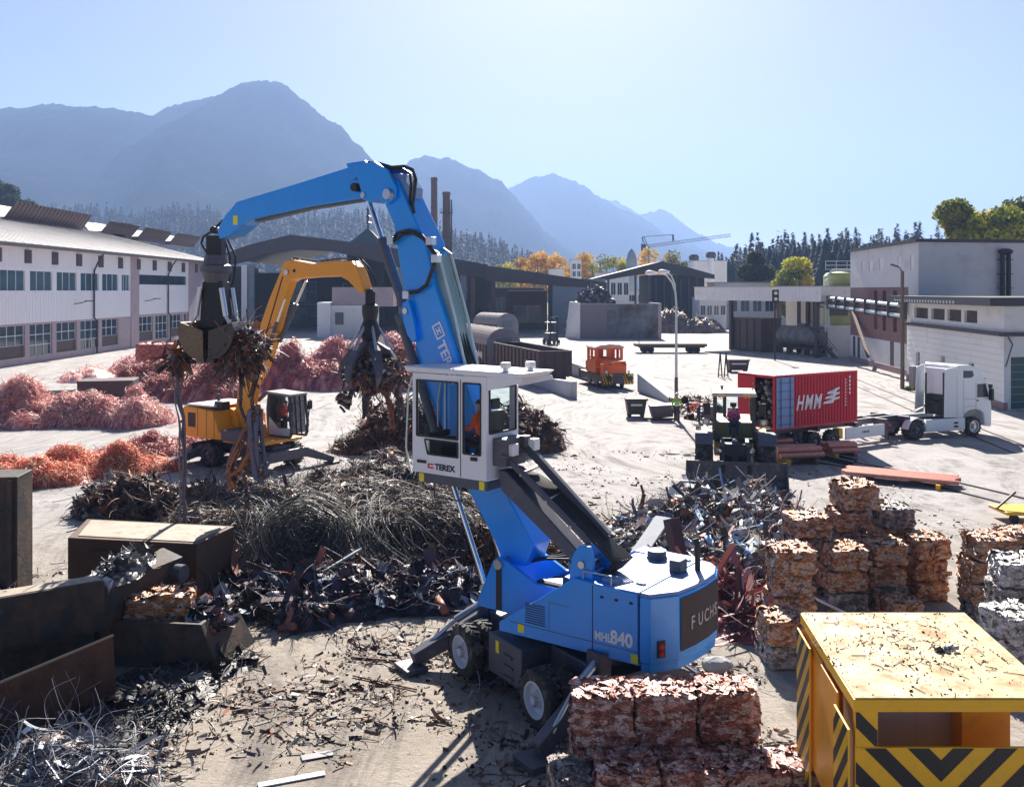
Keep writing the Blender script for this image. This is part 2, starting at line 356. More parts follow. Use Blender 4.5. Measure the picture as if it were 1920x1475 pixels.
# ------------------------------------------------------------------ ground
def ground_mat():
    m = bpy.data.materials.new('yard_dust'); m.use_nodes = True; nt = m.node_tree; nd = nt.nodes; L = nt.links.new; b = nd['Principled BSDF']
    tc = nd.new('ShaderNodeTexCoord'); b.inputs['Roughness'].default_value = .85; b.inputs['Specular IOR Level'].default_value = .25
    def noise(sc, det=8, ro=.65, vec=None):
        n = nd.new('ShaderNodeTexNoise'); n.inputs['Scale'].default_value = sc; n.inputs['Detail'].default_value = det; n.inputs['Roughness'].default_value = ro
        L(vec or tc.outputs['Object'], n.inputs['Vector']); return n.outputs['Fac']
    def rng_(v, a, c, lo=0, hi=1):
        r = nd.new('ShaderNodeMapRange'); r.inputs[1].default_value = a; r.inputs[2].default_value = c; r.inputs[3].default_value = lo; r.inputs[4].default_value = hi; L(v, r.inputs[0]); return r.outputs[0]
    def mix(f, a, c, mode='MIX'):
        x = nd.new('ShaderNodeMix'); x.data_type = 'RGBA'; x.blend_type = mode
        if hasattr(f, 'is_linked'): L(f, x.inputs[0])
        else: x.inputs[0].default_value = f
        for i, k in ((6, a), (7, c)):
            if isinstance(k, tuple): x.inputs[i].default_value = (*k, 1)
            else: L(k, x.inputs[i])
        return x.outputs[2]
    def math_(op, a, c):
        x = nd.new('ShaderNodeMath'); x.operation = op
        for i, k in ((0, a), (1, c)):
            if isinstance(k, (int, float)): x.inputs[i].default_value = k
            else: L(k, x.inputs[i])
        return x.outputs[0]
    sx = nd.new('ShaderNodeSeparateXYZ'); L(tc.outputs['Object'], sx.inputs[0])
    big = noise(.06); med = noise(.45); fine = noise(6, 10, .75); grit = noise(28, 4, .8)
    pale = mix(rng_(med, .35, .65), (.34, .32, .315), (.46, .44, .435))
    # worn, oily and sandy zone round the scrap heaps, out to about 40 m
    sand = mix(rng_(med, .3, .7), (.33, .28, .23), (.48, .425, .365))
    f = math_('ADD', sx.outputs['Y'], math_('MULTIPLY', math_('SUBTRACT', big, .5), 34))
    f2 = math_('ADD', f, math_('MULTIPLY', math_('SUBTRACT', med, .5), 18))
    c = mix(rng_(f2, 23, 37), sand, pale)
    # tyre scuffs: long thin dark streaks bending through the yard
    mp = nd.new('ShaderNodeMapping'); mp.inputs['Rotation'].default_value = (0, 0, R(25)); mp.inputs['Scale'].default_value = (.5, .028, 1)
    wv = nd.new('ShaderNodeVectorMath'); wv.operation = 'ADD'; cn = nd.new('ShaderNodeTexNoise'); cn.inputs['Scale'].default_value = .03; L(tc.outputs['Object'], cn.inputs['Vector'])
    sc_ = nd.new('ShaderNodeVectorMath'); sc_.operation = 'SCALE'; sc_.inputs['Scale'].default_value = 22; L(cn.outputs['Color'], sc_.inputs[0]); L(tc.outputs['Object'], wv.inputs[0]); L(sc_.outputs[0], wv.inputs[1])
    L(wv.outputs[0], mp.inputs[0]); st = noise(2.2, 8, .7, mp.outputs[0])
    c = mix(rng_(st, .50, .66, 0, .8), c, (.15, .135, .125))
    mp2 = nd.new('ShaderNodeMapping'); mp2.inputs['Rotation'].default_value = (0, 0, R(-50)); mp2.inputs['Scale'].default_value = (.6, .04, 1); L(wv.outputs[0], mp2.inputs[0])
    c = mix(rng_(noise(2.6, 8, .7, mp2.outputs[0]), .53, .68, 0, .65), c, (.17, .155, .145))
    c = mix(rng_(noise(.9, 9, .75), .56, .70, 0, .6), c, (.13, .105, .085))
    nearspeck = rng_(f2, 22, 50, .7, .3)
    c = mix(math_('MULTIPLY', rng_(fine, .56, .68), nearspeck), c, (.075, .06, .052))
    c = mix(math_('MULTIPLY', rng_(grit, .60, .70), math_('MULTIPLY', nearspeck, .7)), c, (.42, .37, .32))
    # meadow beyond the works
    c = mix(rng_(sx.outputs['Y'], 290, 330), c, mix(med, (.045, .06, .02), (.08, .085, .03)))
    L(c, b.inputs['Base Color'])
    bp = nd.new('ShaderNodeBump'); bp.inputs['Strength'].default_value = .9; bp.inputs['Distance'].default_value = .06
    L(math_('ADD', math_('ADD', fine, math_('MULTIPLY', grit, .4)), math_('MULTIPLY', med, 2.0)), bp.inputs['Height']); L(bp.outputs[0], b.inputs['Normal'])
    return m
g = MB(); xs = [-9000, -300, -60, -20, 20, 60, 300, 9000]; ys = [-300, 0, 40, 120, 400, 2000, 10000]
g.v = [(x, y, 0) for x in xs for y in ys]; n = len(ys)
g.f = [(i*n+j, (i+1)*n+j, (i+1)*n+j+1, i*n+j+1) for i in range(len(xs)-1) for j in range(n-1)]; g.fm = [0]*len(g.f)
me = bpy.data.meshes.new('ground'); me.from_pydata(g.v, [], g.f); me.materials.append(ground_mat())
gr = link(me, 'ground', None, (0,0,0)); tag(gr, kind='structure')

# ------------------------------------------------------------------ mountains
def mount_mat(name, c1, c2, c3):
    m = M(name, c1, .95, 0, .35, .006, (c2, .5, .007), spec=0.0); return m
def ridge(name, pts, Y, depth, c, seed, amp=.16):
    px = np.arange(pts[0][0], pts[-1][0]+1, 4.0); py = np.interp(px, [p[0] for p in pts], [p[1] for p in pts])
    py = py+(fbm(np.stack([px*.05, px*0, px*0], -1), 4, seed)-.5)*9+(vnoise(np.stack([px*.45, px*0, px*0], -1), seed+9)-.5)*4
    X = (px-960)*Y/F; zr = np.maximum(8+(HY-py)*Y/F, 2); T = np.linspace(0, 1, 34)
    xx = np.repeat(X[:, None], 34, 1); tt = np.repeat(T[None], len(X), 0); rr = fbm(np.stack([xx/Y*9, tt*1.6, tt*0], -1), 5, seed+3)
    gul = (np.abs(rr-.5)*2.6-.35)*amp*zr[:, None]*np.sin(np.pi*np.clip(tt*1.02, 0, 1))**.8
    det = (fbm(np.stack([xx/Y*60, tt*14, tt*0], -1), 3, seed+7)-.5)*zr[:, None]*.05*np.sin(np.pi*tt)
    Z = zr[:, None]*(1-tt)**1.25-gul+det; YY = Y-depth*tt+gul*1.5
    V = np.concatenate([np.stack([X, X*0+Y+depth*.6, X*0-5], -1)[:, None], np.stack([xx, YY, Z], -1)], 1)
    i = np.arange(len(X)*35).reshape(len(X), 35); q = np.stack([i[:-1,:-1], i[1:,:-1], i[1:,1:], i[:-1,1:]], -1).reshape(-1, 4)
    N_ = NP(); N_.add(V, q); o = N_.build(name, c, loc=(0,0,0), smooth=True); tag(o, kind='structure'); return o
forest_m = mount_mat('forest_mountain', (.010, .016, .014), (.045, .05, .045), None)
rock_m = mount_mat('rocky_mountain', (.02, .024, .026), (.05, .05, .05), None)
ridge('mountain', [(-260,215),(-100,235),(0,205),(60,199),(110,196),(180,202),(240,207),(290,218),(330,248),(420,330),(520,420),(620,520)], 2300, 1500, forest_m, 3)
ridge('mountain', [(120,420),(200,300),(290,220),(310,204),(350,190),(400,181),(440,163),(470,153),(500,150),(530,154),(555,176),(600,213),(640,238),(665,266),(690,290),(730,335),(800,400),(880,460),(980,530)], 2500, 1300, forest_m, 5)
ridge('mountain', [(560,470),(640,400),(720,340),(770,300),(800,293),(850,300),(900,320),(940,342),(980,385),(1020,432),(1050,455),(1090,482),(1180,530)], 3300, 1500, forest_m, 8, .14)
ridge('mountain', [(760,480),(860,420),(960,350),(1000,334),(1040,325),(1080,340),(1120,367),(1160,388),(1200,408),(1240,432),(1290,458),(1330,472),(1420,520)], 4700, 1800, rock_m, 11, .12)
ridge('mountain', [(1020,430),(1100,380),(1150,376),(1200,402),(1240,391),(1290,424),(1330,450),(1390,470),(1500,500),(1700,520)], 6400, 2000, rock_m, 14, .1)
ridge('mountain', [(-700,300),(-400,330),(-150,330),(-60,352),(0,388),(70,430),(160,480),(240,530)], 520, 300, forest_m, 21, .1)

# ------------------------------------------------------------------ haze
hz = MB().box(-4200, 4200, -60, 6900, -2, 720)
hm = bpy.data.materials.new('haze'); hm.use_nodes = True; hn = hm.node_tree; hn.nodes.remove(hn.nodes['Principled BSDF'])
pv = hn.nodes.new('ShaderNodeVolumePrincipled'); pv.inputs['Color'].default_value = (.37, .56, 1, 1); pv.inputs['Density'].default_value = .00027; pv.inputs['Anisotropy'].default_value = .15
hn.links.new(pv.outputs[0], hn.nodes['Material Output'].inputs['Volume'])
ho = hz.build('haze', hm); tag(ho, kind='stuff'); hm.cycles.homogeneous_volume = True if hasattr(hm, 'cycles') else None

# ------------------------------------------------------------------ trees
def conifer_mesh(h, r, n, pal, seed):
    N_ = NP(); z = rng.uniform(.05, 1, n)**1.25; layer = np.round(z*15)/15; z = .8*z+.2*layer
    rad = r*(1-z)**.95*rng.uniform(.25, 1, n)**.5*(.75+.5*rng.random(n)); a = rng.uniform(0, 2*math.pi, n)
    c = np.stack([rad*np.cos(a), rad*np.sin(a), h*(z*.97+.03)-rad*.35], -1); out = np.stack([np.cos(a), np.sin(a), -.45+0*a], -1)
    side = np.stack([-np.sin(a), np.cos(a), 0*a], -1); s = (.27*r*(1-z*.55)*rng.uniform(.6, 1.4, n)*(1.0 if n > 800 else 2.0))[:, None]
    p0 = c-out*s*.6-side*s*.4; p1 = c-out*s*.5+side*s*.4; p2 = c+out*s+rng.normal(0, .12, (n, 3))*s
    i = np.arange(n*3).reshape(n, 3); N_.add(np.stack([p0, p1, p2], 1).reshape(-1, 3), t=i, c=np.repeat(pick(pal, n), 3, 0)); return N_
CON = [(1, (.012, .024, .020)), (1, (.018, .032, .022)), (.6, (.008, .016, .014))]
def conifer_proto(name, label, h, r, loc, group, seed=0, n=4200):
    t = thing(name, label, 'tree', loc, group)
    N_ = conifer_mesh(h, r, n, CON, seed); N_.v = [v+np.array(loc) for v in N_.v]; N_.build('crown', needle, t)
    MB().cyl(np.array(loc)+(0,0,-1), np.array(loc)+(0,0,h*.92), r*.09, .03, 7).build('trunk', bark, t); return t
def forest(name, label, n, xr, yfun, zfun, hh, seed):
    """a far wood that reads as one mass: one object"""
    N_ = NP()
    for k in range(n):
        x = rng.uniform(*xr); Y = yfun(x); h = rng.uniform(*hh)
        m = conifer_mesh(h, h*.25, 150, CON, k); m.v[0] = m.v[0]*np.array([1, 1, 1])+np.array([x, Y, zfun(x, Y)])
        N_.add(m.v[0], t=m.t[0], c=m.c[0])
    o = N_.build(name, needle); tag(o, label, 'forest', kind='stuff'); return o
def hill(name, pts, Y, depth, seed): return ridge(name, pts, Y, depth, forest_m, seed, .05)
def hillwood(name, label, pts, Y, depth, n, hh, seed):
    hp = [(p[0]-960)*Y/F for p in pts]; hz_ = [8+(HY-p[1])*Y/F for p in pts]
    tt = {}
    def yf(x): tt['t'] = random.random()**1.4*.8; return Y-depth*tt['t']
    forest(name, label, n, (hp[0], hp[-1]), yf, lambda x, Yq: np.interp(x, hp, hz_)*(1-tt['t'])**1.25-2, hh, seed)
hp1 = [(-150,430),(60,428),(150,418),(260,432),(360,420),(430,425),(520,425),(600,432),(680,424),(740,425),(800,440),(850,470),(930,530)]
hill('hill', hp1, 1150, 450, 31); hillwood('hillside_forest', 'hazy blue conifer forest on the low hill behind the factory roofs', hp1, 1150, 450, 2200, (15, 31), 1)
hp2 = [(800,470),(850,468),(890,470),(930,480),(970,500),(1010,515),(1060,530)]
hill('hill', hp2, 950, 300, 33); hillwood('hillside_forest', 'conifer forest on the small knoll right of the twin chimneys', hp2, 950, 300, 560, (12, 25), 2)
hp3 = [(1330,545),(1400,520),(1500,505),(1600,500),(1700,495),(1800,490),(2000,480)]
hill('hill', hp3, 430, 140, 35); hillwood('hillside_forest', 'dense dark conifer wood massed behind the skyline row at the canopy', hp3, 430, 60, 420, (13, 22), 5)
protos = [conifer_proto('conifer_tree', 'dark conifer in the row behind the white canopy', 22+3*i, 5.4+.4*i, (0, 500, -80), 'conifers on the skyline behind the loading canopy', i) for i in range(3)]
used = 0; cx = 1345
while cx < 1775:
    Y = random.uniform(300, 380); c0 = gp(cx, 600); X = (cx-960)*Y/F
    top = np.interp(cx, [1345,1375,1440,1520,1560,1640,1700,1775], [505,490,468,462,452,458,452,455])+random.uniform(-9, 14); ht = 8+(HY-top)*Y/F
    t = protos[used] if used < 3 else copy_tree(protos[used % 3]); base = 24+3*(used % 3)-2
    sc_ = min(1.25, max(.55, (ht-2)/(22+3*(used % 3)))); t.location = (X, Y, ht-(22+3*(used % 3))*sc_); t.scale = (sc_*random.uniform(.85, 1.15),)*2+(sc_,); t.rotation_euler.z = random.uniform(0, 6)
    used += 1; cx += random.uniform(5, 9)
def decid_mesh(h, r, n, pal, seed, cz=.60, lobes=30):
    N_ = NP(); c = []
    for k in range(lobes):
        a = rng.uniform(0, 2*math.pi); q = rng.uniform(-1, 1); rr = r*math.sqrt(max(0, 1-q*q*.85))*rng.uniform(.35, .8)
        c.append((rr*math.cos(a), rr*math.sin(a), h*cz+q*h*(1-cz)*.82))
    c = np.array(c); lr = r*rng.uniform(.28, .5, lobes); k = rng.integers(0, lobes, n); d = unit(rng.normal(0, 1, (n, 3)))
    p = c[k]+d*(lr[k]*rng.uniform(.35, 1.08, n)**.6)[:, None]*np.array([1, 1, .85])
    s = (r*.042*rng.uniform(.6, 1.5, n))[:, None]; nn = unit(d+rng.normal(0, .7, (n, 3))); x = unit(np.cross(nn, rng.normal(0, 1, (n, 3)))); y = np.cross(nn, x)
    V = np.stack([p-x*s-y*s*.6, p+x*s-y*s*.6, p+x*s*.7+y*s, p-x*s*.7+y*s], 1)
    lc = pick(pal, lobes); col = lc[k]*.6+pick(pal, n)*.4
    N_.add(V.reshape(-1, 3), np.arange(n*4).reshape(n, 4), c=np.repeat(col, 4, 0)); return N_, c
def decid(name, label, loc, h, r, pal, n=2600, group=None, cz=.62, seed=0):
    t = thing(name, label, 'tree', loc, group); N_, c = decid_mesh(h, r, n, pal, seed, cz); N_.v = [v+np.array(loc) for v in N_.v]; N_.build('crown', leaf, t)
    m = MB(); b = np.array(loc); m.tube([b+(0,0,-.5), b+(.05*r,0,h*.3), b+(0,.05*r,h*.6), b+(0,0,h*.85)], [r*.075, r*.06, r*.04, r*.012], 8)
    for q in c[:9]: m.tube([b+(0,0,h*.3), b+q*.55+(0,0,h*.08), b+q], [r*.035, r*.022, r*.006], 5)
    m.build('trunk', bark, t); return t
GOLD = [(2, (.62, .34, .015)), (1.5, (.70, .44, .03)), (.6, (.32, .30, .02)), (.5, (.45, .20, .015))]
YG = [(2, (.40, .40, .03)), (1.2, (.50, .42, .03)), (1, (.20, .25, .03))]
GREEN = [(2, (.10, .15, .03)), (1, (.18, .20, .035)), (.6, (.05, .08, .02))]
GY = [(1.6, (.22, .25, .03)), (1.0, (.40, .33, .03)), (1.6, (.10, .14, .03)), (.4, (.45, .27, .02))]
gx = [(868,500,GY),(905,503,YG),(945,498,YG),(978,489,GOLD),(1008,480,GOLD),(1040,484,GOLD),(1068,493,GOLD),(1098,480,GOLD),(1125,484,GY),(1150,488,GY),(1172,490,YG),(1215,470,GOLD),(1252,475,GY),(1280,486,GREEN)]
for x, y, pal in gx:
    Y = random.uniform(300, 340); ht = 8+(HY-y+9)*Y/F
    decid('autumn_tree', 'golden autumn tree in the row beyond the open sheds' if pal is GOLD else ('yellow green tree among the golden row beyond the sheds' if pal is not GREEN else 'small green tree at the end of the golden row'), ((x-960)*Y/F, Y, 0), ht, random.uniform(4.2, 5.6), pal, 2600, 'autumn trees beyond the open sheds')
def tr(px, py, Y, r, pal, label, base=0, n=14000, cz=.58):
    ht = 8+(HY-py)*Y/F; return decid('broadleaf_tree', label, ((px-960)*Y/F, Y, base), ht-base, r, pal, n, cz=cz)
tr(1418,468,215,4.6,[(2,(.06,.075,.03)),(1,(.09,.10,.04))], 'dull olive tree with drooping crown behind the white canopy', cz=.55)
tr(1487,483,205,4.4,YG, 'bright yellow green tree left of the olive tank')
tr(1519,510,200,2.2,GOLD, 'small yellow bush-like tree against the olive tank', n=1500)
tr(1806,372,150,5.4,GY, 'tall yellowing tree standing first behind the flat roofed plaster building')
tr(1868,386,146,6.0,YG, 'broad lighter green tree in the middle behind the plaster building')
tr(1925,374,150,6.0,GREEN+GY, 'darker green tree rising behind the far end of the plaster building')
tr(1838,392,158,4.8,GY, 'lower yellow tree between two taller ones behind the plaster building')
for x, y, Y in ((4,338,330),(34,362,320),(-30,350,340)):
    tr(x, y, Y, 6.5, [(2,(.03,.045,.02)),(1,(.05,.065,.03))], ['round dark green tree on the slope above the factory roof','second dark tree lower on the slope above the factory roof','dark tree behind the round one on the slope'][[4,34,-30].index(x)], base=20)
# ------------------------------------------------------------------ factory hall at the left
def window(parent, P, s0, s1, z0, z1, nx, nz, fm, gm, depth=.18, bar=.07, label=None):
    """P(s,z,d): d>0 goes into the wall"""
    m = MB(P); d0, d1 = depth-.06, depth
    for i in range(nx+1):
        s = s0+(s1-s0)*i/nx; a = max(s0, s-bar/2); b = min(s1, s+bar/2); m.box(a, b, z0, z1, d0, d1)
    for j in range(nz+1):
        z = z0+(z1-z0)*j/nz; a = max(z0, z-bar/2); b = min(z1, z+bar/2); m.box(s0+.003, s1-.003, a, b, d0+.008, d1)
    w = m.build('window', fm, parent); MB(P).box(s0, s1, z0, z1, d1+.005, d1+.03).build('pane', gm, w)
    return w
XW = -53.0
hall = thing('factory_hall', 'long white clad factory hall with two rows of windows and dark roof ventilators', 'building', (-60, 140, 0))
PW = lambda s, z, d: np.array([XW-d, s, z])       # s runs along +Y
bays = [86.4+6.2*k for k in range(13)]            # eave boxes stand on these lines
up, lo = [], []
for i, b in enumerate(bays[:-1]):
    if 132 < b < 136 or b > 155: continue
    if b < 132: up.append((b+.55, min(b+5.7, 133.1), 8.0, 10.2))
    lo.append((b+.5, min(b+5.7, 166), .8, 4.25))
up.append((136.4, 156.2, 8.9, 10.3))
m = MB(PW).sheet(lambda s, z, d: (s, z, d), (60, 133.4), (4.45, 12.75), [u for u in up if u[1] < 134], .25)
m.sheet(lambda s, z, d: (s, z, d), (136.2, 157.2), (4.6, 12.75), [u for u in up if u[0] > 134], .25)
s = 60.2
while s < 157:                                     # standing ribs of the cladding
    if not 133.3 < s < 136.3:
        m.box(s, s+.05, 4.5, 7.9, -.035, .0)
        m.box(s, s+.05, 10.45, 12.5, -.035, .0)
    s += .62
m.build('wall_cladding', clad, hall, recalc=False)
MB(PW).sheet(lambda s, z, d: (s, z, d), (60, 133.4), (0, 4.45), [w for w in lo if w[1] < 134], .3).build('wall_base', purple, hall, recalc=False)
MB(PW).sheet(lambda s, z, d: (s, z, d), (136.2, 157.2), (0, 4.6), [w for w in lo if w[0] > 134], .3).build('wall_base', purple, hall, recalc=False)
m = MB(PW).box(133.4, 136.2, 0, 12.75, -.12, .4); m.build('pilaster', purple, hall)
MB(PW).box(157.2, 168, 0, 12.75, -.12, .4).build('pilaster', purple, hall)
MB().box(-74, XW-.45, 60, 168, 0, .3).build('hall_floor', interior, hall)
for w in up:
    if w[0] < 134: window(hall, PW, *w, 3, 1, white, glass_teal)
    else: window(hall, PW, *w, 8, 1, interior, glass)
for k, w in enumerate(lo): window(hall, PW, *w, 3, 3 if k % 2 else 2, white, glass, .25) if k % 2 else (window(hall, PW, w[0], w[1], 2.1, w[3], 3, 2, white, glass, .25), MB(PW).box(w[0], w[1], .8, 2.1, .2, .3).build('panel', brown_sheet, hall))
for b in bays+[bays[0]-6.2, bays[0]-12.4]:
    if b < 166: MB(PW).box(b-.65, b+.65, 11.0, 12.45, -.16, .02).build('eave_box', brown_sheet, hall)
m = MB(); m.prism([(-73, 18.1), (-51.6, 12.85), (-51.6, 13.1), (-73, 18.4), (-94, 13.2), (-94, 12.9)], 0, 0)
m = MB(lambda a, r, z: np.array([a, r, z])).prism([(-73, 18.05), (-51.5, 12.75), (-51.5, 13.05), (-73, 18.4), (-95, 13.0), (-95, 12.7)], 58, 168.6)
m.build('roof', roof_light, hall)
m = MB()
for k in range(58):
    y = 61+k*1.85; m.beam((-72.9, y, 18.42), (-51.6, y, 13.08), .12, .09)
m.build('roof_seams', roof_light, hall)
MB(PW).box(58, 168.6, 12.6, 12.95, -1.6, -1.45).build('gutter', roof_dark, hall)
for y in (121.3, 147.5):
    MB().tube([(XW+1.4, y, 12.6), (XW+.9, y, 12.0), (XW+.25, y, 10.6), (XW+.2, y, 9.8), (XW+.2, y, 4.6), (XW+.35, y+.5, 4.2), (XW+.35, y+.5, .1)], .11, 6).build('drainpipe', black, hall)
for y, z in ((116.3, 6.4), (138.6, 6.5)):
    MB().tube([(XW, y, z), (XW+.7, y, z+.1), (XW+1.3, y+.6, z+.35)], .06, 5).box(XW+1.1, XW+1.9, y+.3, y+1.1, z+.3, z+.42).build('wall_lamp', black, hall)
def ventilator(x, y0, y1, zb, h, w):
    m = MB(); wall = .15
    for sg in (-1, 1):                           # two flared sides of the trough
        prof = [(sg*w*.22, 0), (sg*w*.36, h*.45), (sg*w*.5, h), (sg*(w*.5-.12), h), (sg*(w*.36-.14), h*.5), (sg*(w*.22-.16), .12)]
        m.prism([(x+a, zb+z) for a, z in prof], y0, y1)
    m.box(x-w*.22, x+w*.22, y0, y1, zb-.6, zb+.14)
    for k in range(int((y1-y0)/1.2)+1):
        y = y0+k*1.2
        for sg in (-1, 1): m.beam((x+sg*w*.24, y, zb+.1), (x+sg*w*.515, y, zb+h), .07, .1)
    m.build('ridge_ventilator', brown_sheet, hall, recalc=True)
ventilator(-73, 136, 160.5, 18.35, 2.3, 5.6)
ventilator(-73, 181-8, 186-8, 18.3, 2.0, 5.2); 
for y0, y1 in ((181, 197), (201, 218), (222, 240)): ventilator(-73, y0*.83+18, y1*.83+18, 18.3, 1.9, 5.2)
# ------------------------------------------------------------------ big dark shed in the middle distance
def gable(name, label, Yf, Yb, roof_px, col_px, thick, ground=True): pass
YS = 186.0
def sp(px, py, Y=YS): p = at(px, py, Y); return (p[0], p[2])
shed = thing('open_shed', 'wide dark gabled shed with arched front beam behind the orange excavator', 'building', (-30, YS, 0))
fx = lambda a, r, z: np.array([a, r, z])
top = [sp(408,480), sp(470,458), sp(545,440), sp(620,449), sp(700,459), sp(800,476), sp(915,496)]
und = [sp(915,522), sp(860,515), sp(760,505), sp(690,485), sp(620,471), sp(560,468), sp(500,476), sp(450,492), sp(408,503)]
MB(fx).prism(top+und, YS, YS+1.2).build('front_beam', roof_dark, shed)
MB(fx).prism(top+[(x, z-.5) for x, z in top[::-1]], YS+1.2, YS+58).build('roof', roof_dark, shed)
x0, x1 = sp(408,0)[0], sp(915,0)[0]
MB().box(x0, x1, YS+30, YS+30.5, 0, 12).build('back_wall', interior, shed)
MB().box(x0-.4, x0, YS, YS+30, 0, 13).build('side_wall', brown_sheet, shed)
for px in (457, 470, 752, 868): 
    x = sp(px,0)[0]; MB().box(x-.55, x+.55, YS+.3, YS+1.0, 0, 13 if px < 800 else 11.5).build('column', bluewall if px != 457 else clad, shed)
PB = lambda s, z, d: np.array([s, YS+29.9+d-.1, z])
for a, b, z0, z1 in ((-53, -44, 5.5, 10), (-38, -30, 5.5, 9.5), (-26, -10, 6, 11), (-52, -40, .5, 4.2)):
    window(shed, PB, a, b, z0, z1, 4, 2, bluewall, glass, .05, .2)
MB(PB).box(-39, -31, 0, 4.6, -.06, .04).build('roller_door', bluewall, shed)
MB(PB).box(-53.5, -12, 4.7, 5.1, -.3, .04).build('crane_rail', bluewall, shed)
side = thing('open_shed', 'low lean-to shed with sloping dark roof edge beside the bulk bunker', 'building', (5, YS-6, 0))
ys = YS-8
t2 = [sp(912,498,ys), sp(980,507,ys), sp(1060,519,ys), sp(1137,530,ys)]; u2 = [sp(1137,541,ys), sp(1060,537,ys), sp(980,531,ys), sp(912,527,ys)]
MB(fx).prism(t2+u2, ys, ys+1).build('front_beam', roof_dark, side)
MB(fx).prism(t2+[(x, z-.4) for x, z in t2[::-1]], ys+1, ys+28).build('roof', roof_dark, side)
xa, xb = sp(1036,0,ys)[0], sp(1135,0,ys)[0]
MB().box(xa, xb, ys+.3, ys+1, 0, 10.2).build('wall_panel', bluewall, side)
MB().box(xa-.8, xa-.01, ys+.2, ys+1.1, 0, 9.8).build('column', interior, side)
for px in (886, 925): x = sp(px,0,ys)[0]; MB().box(x-.4, x+.4, ys+.2, ys+.9, 0, 10.4).build('column', brown_sheet, side)
hut = thing('weigh_hut', 'small white hut with pink upper storey inside the dark shed front', 'building', at(645, 590, 165)*np.array([1,1,0]))
a, b = at(622,0,165)[0], at(706,0,165)[0]
MB().box(a, b, 164, 168, 0, 5.3).build('wall', plaster_w, hut); MB().box(a+.2, b+3, 164.2, 169, 5.3, 8.6).build('upper_storey', purple, hut)
MB().box(a-.15, b+.15, 163.8, 168.1, 5.15, 5.45).build('ledge', clad, hut)
window(hut, lambda s, z, d: np.array([s, 164-.2+d, z]), a+.8, a+2.2, 2.2, 4.3, 1, 1, interior, glass, .18, .12)
hc = thing('white_container', 'ribbed pale container box left of the small hut', 'container', at(610, 0, 164)*np.array([1,1,0]))
a, b = at(597,0,164)[0], at(621,0,164)[0]; m = MB().box(a, b, 163, 169, 0, 6.0)
for k in range(6): m.box(a+.15+k*.37, a+.3+k*.37, 162.94, 163, .2, 5.8)
m.build('shell', clad, hc)
# chimneys
for px, py, Y, w, lab in ((814, 333, 250, 1.9, 'taller plain brick chimney of the pair'), (837, 360, 240, 2.15, 'shorter brick chimney ringed by a ladder platform')):
    p = at(px, py, Y); c = thing('brick_chimney', lab, 'chimney', (p[0], Y, 0))
    MB().cyl((p[0], Y, 0), (p[0], Y, p[2]), w*.58, w*.42, 20).build('shaft', brick, c)
    MB().lathe((p[0], Y, p[2]-.9), (0,0,1), [(0, w*.42), (.1, w*.47), (.8, w*.47), (.9, w*.40)], 20).build('cap', brick, c)
    if w > 2:
        zz = 8+(HY-400)*Y/F; m = MB().lathe((p[0], Y, zz), (0,0,1), [(0, w*.46), (0, w*.75), (.12, w*.75), (.12, w*.46)], 20)
        for k in range(10):
            t = k*math.pi/5; m.cyl((p[0]+w*.74*math.cos(t), Y+w*.74*math.sin(t), zz), (p[0]+w*.74*math.cos(t), Y+w*.74*math.sin(t), zz+1.2), .04, n=4)
        m.build('platform', dark, c); MB().box(p[0]+w*.5, p[0]+w*.68, Y-.5, Y-.1, 4, p[2]-2).build('ladder', dark, c)
# pyramid roofed tower and mast behind the arm
p = at(690, 432, 215); tw = thing('roof_tower', 'grey green pyramid roofed tower behind the dark shed', 'tower', (p[0], 215, 0))
MB().box(p[0]-4, p[0]+4, 211, 219, 0, 17.5).build('wall', interior, tw)
MB().add([(p[0]-5,210,17.2),(p[0]+5,210,17.2),(p[0]+5,220,17.2),(p[0]-5,220,17.2),(p[0],215,p[2]+.6)], [(0,1,4),(1,2,4),(2,3,4),(3,0,4),(3,2,1,0)]).build('roof', M('slate_green', (.10,.12,.12), .7), tw)
MB().cyl((p[0],215,p[2]-.4),(p[0],215,p[2]+6),.22,.12,8).lathe((p[0],215,p[2]+1.5),(0,0,1),[(0,.2),(.2,1.0),(.5,.3),(1.4,.25),(1.6,.8),(1.9,.3),(3,.22),(3.2,.6),(3.5,.2)],10).build('finial', dark, tw)
# right-hand open shed
YH = 205
shr = thing('open_shed', 'black gabled shed with open bright left bay behind the street lamp', 'building', (20, YH, 0))
t3 = [sp(1093,527,YH), sp(1170,508,YH), sp(1240,490,YH), sp(1290,501,YH), sp(1340,515,YH)]; u3 = [sp(1340,523,YH), sp(1290,518,YH), sp(1240,510,YH), sp(1170,519,YH), sp(1093,533,YH)]
MB(fx).prism(t3+u3, YH, YH+1).build('front_beam', roof_dark, shr); MB(fx).prism(t3+[(x, z-.4) for x, z in t3[::-1]], YH+1, YH+26).build('roof', roof_dark, shr)
a, b = sp(1224,0,YH)[0], sp(1326,0,YH)[0]
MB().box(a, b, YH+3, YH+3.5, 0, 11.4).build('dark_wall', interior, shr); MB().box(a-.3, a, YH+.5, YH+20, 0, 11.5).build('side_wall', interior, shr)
for k in range(6): x = a+1+k*(b-a-1)/6; MB().box(x, x+.3, YH+2.8, YH+3, .2, 10.8).build('rib', dark, shr)
for px in (1141, 1192, 1218): x = sp(px,0,YH)[0]; MB().box(x-.2, x+.2, YH+.3, YH+.8, 0, 11.2).build('column', dark, shr)
x = sp(1130,0,YH)[0]; MB().box(x, a, YH+.4, YH+.7, 3.1, 3.5).build('rail', dark, shr)
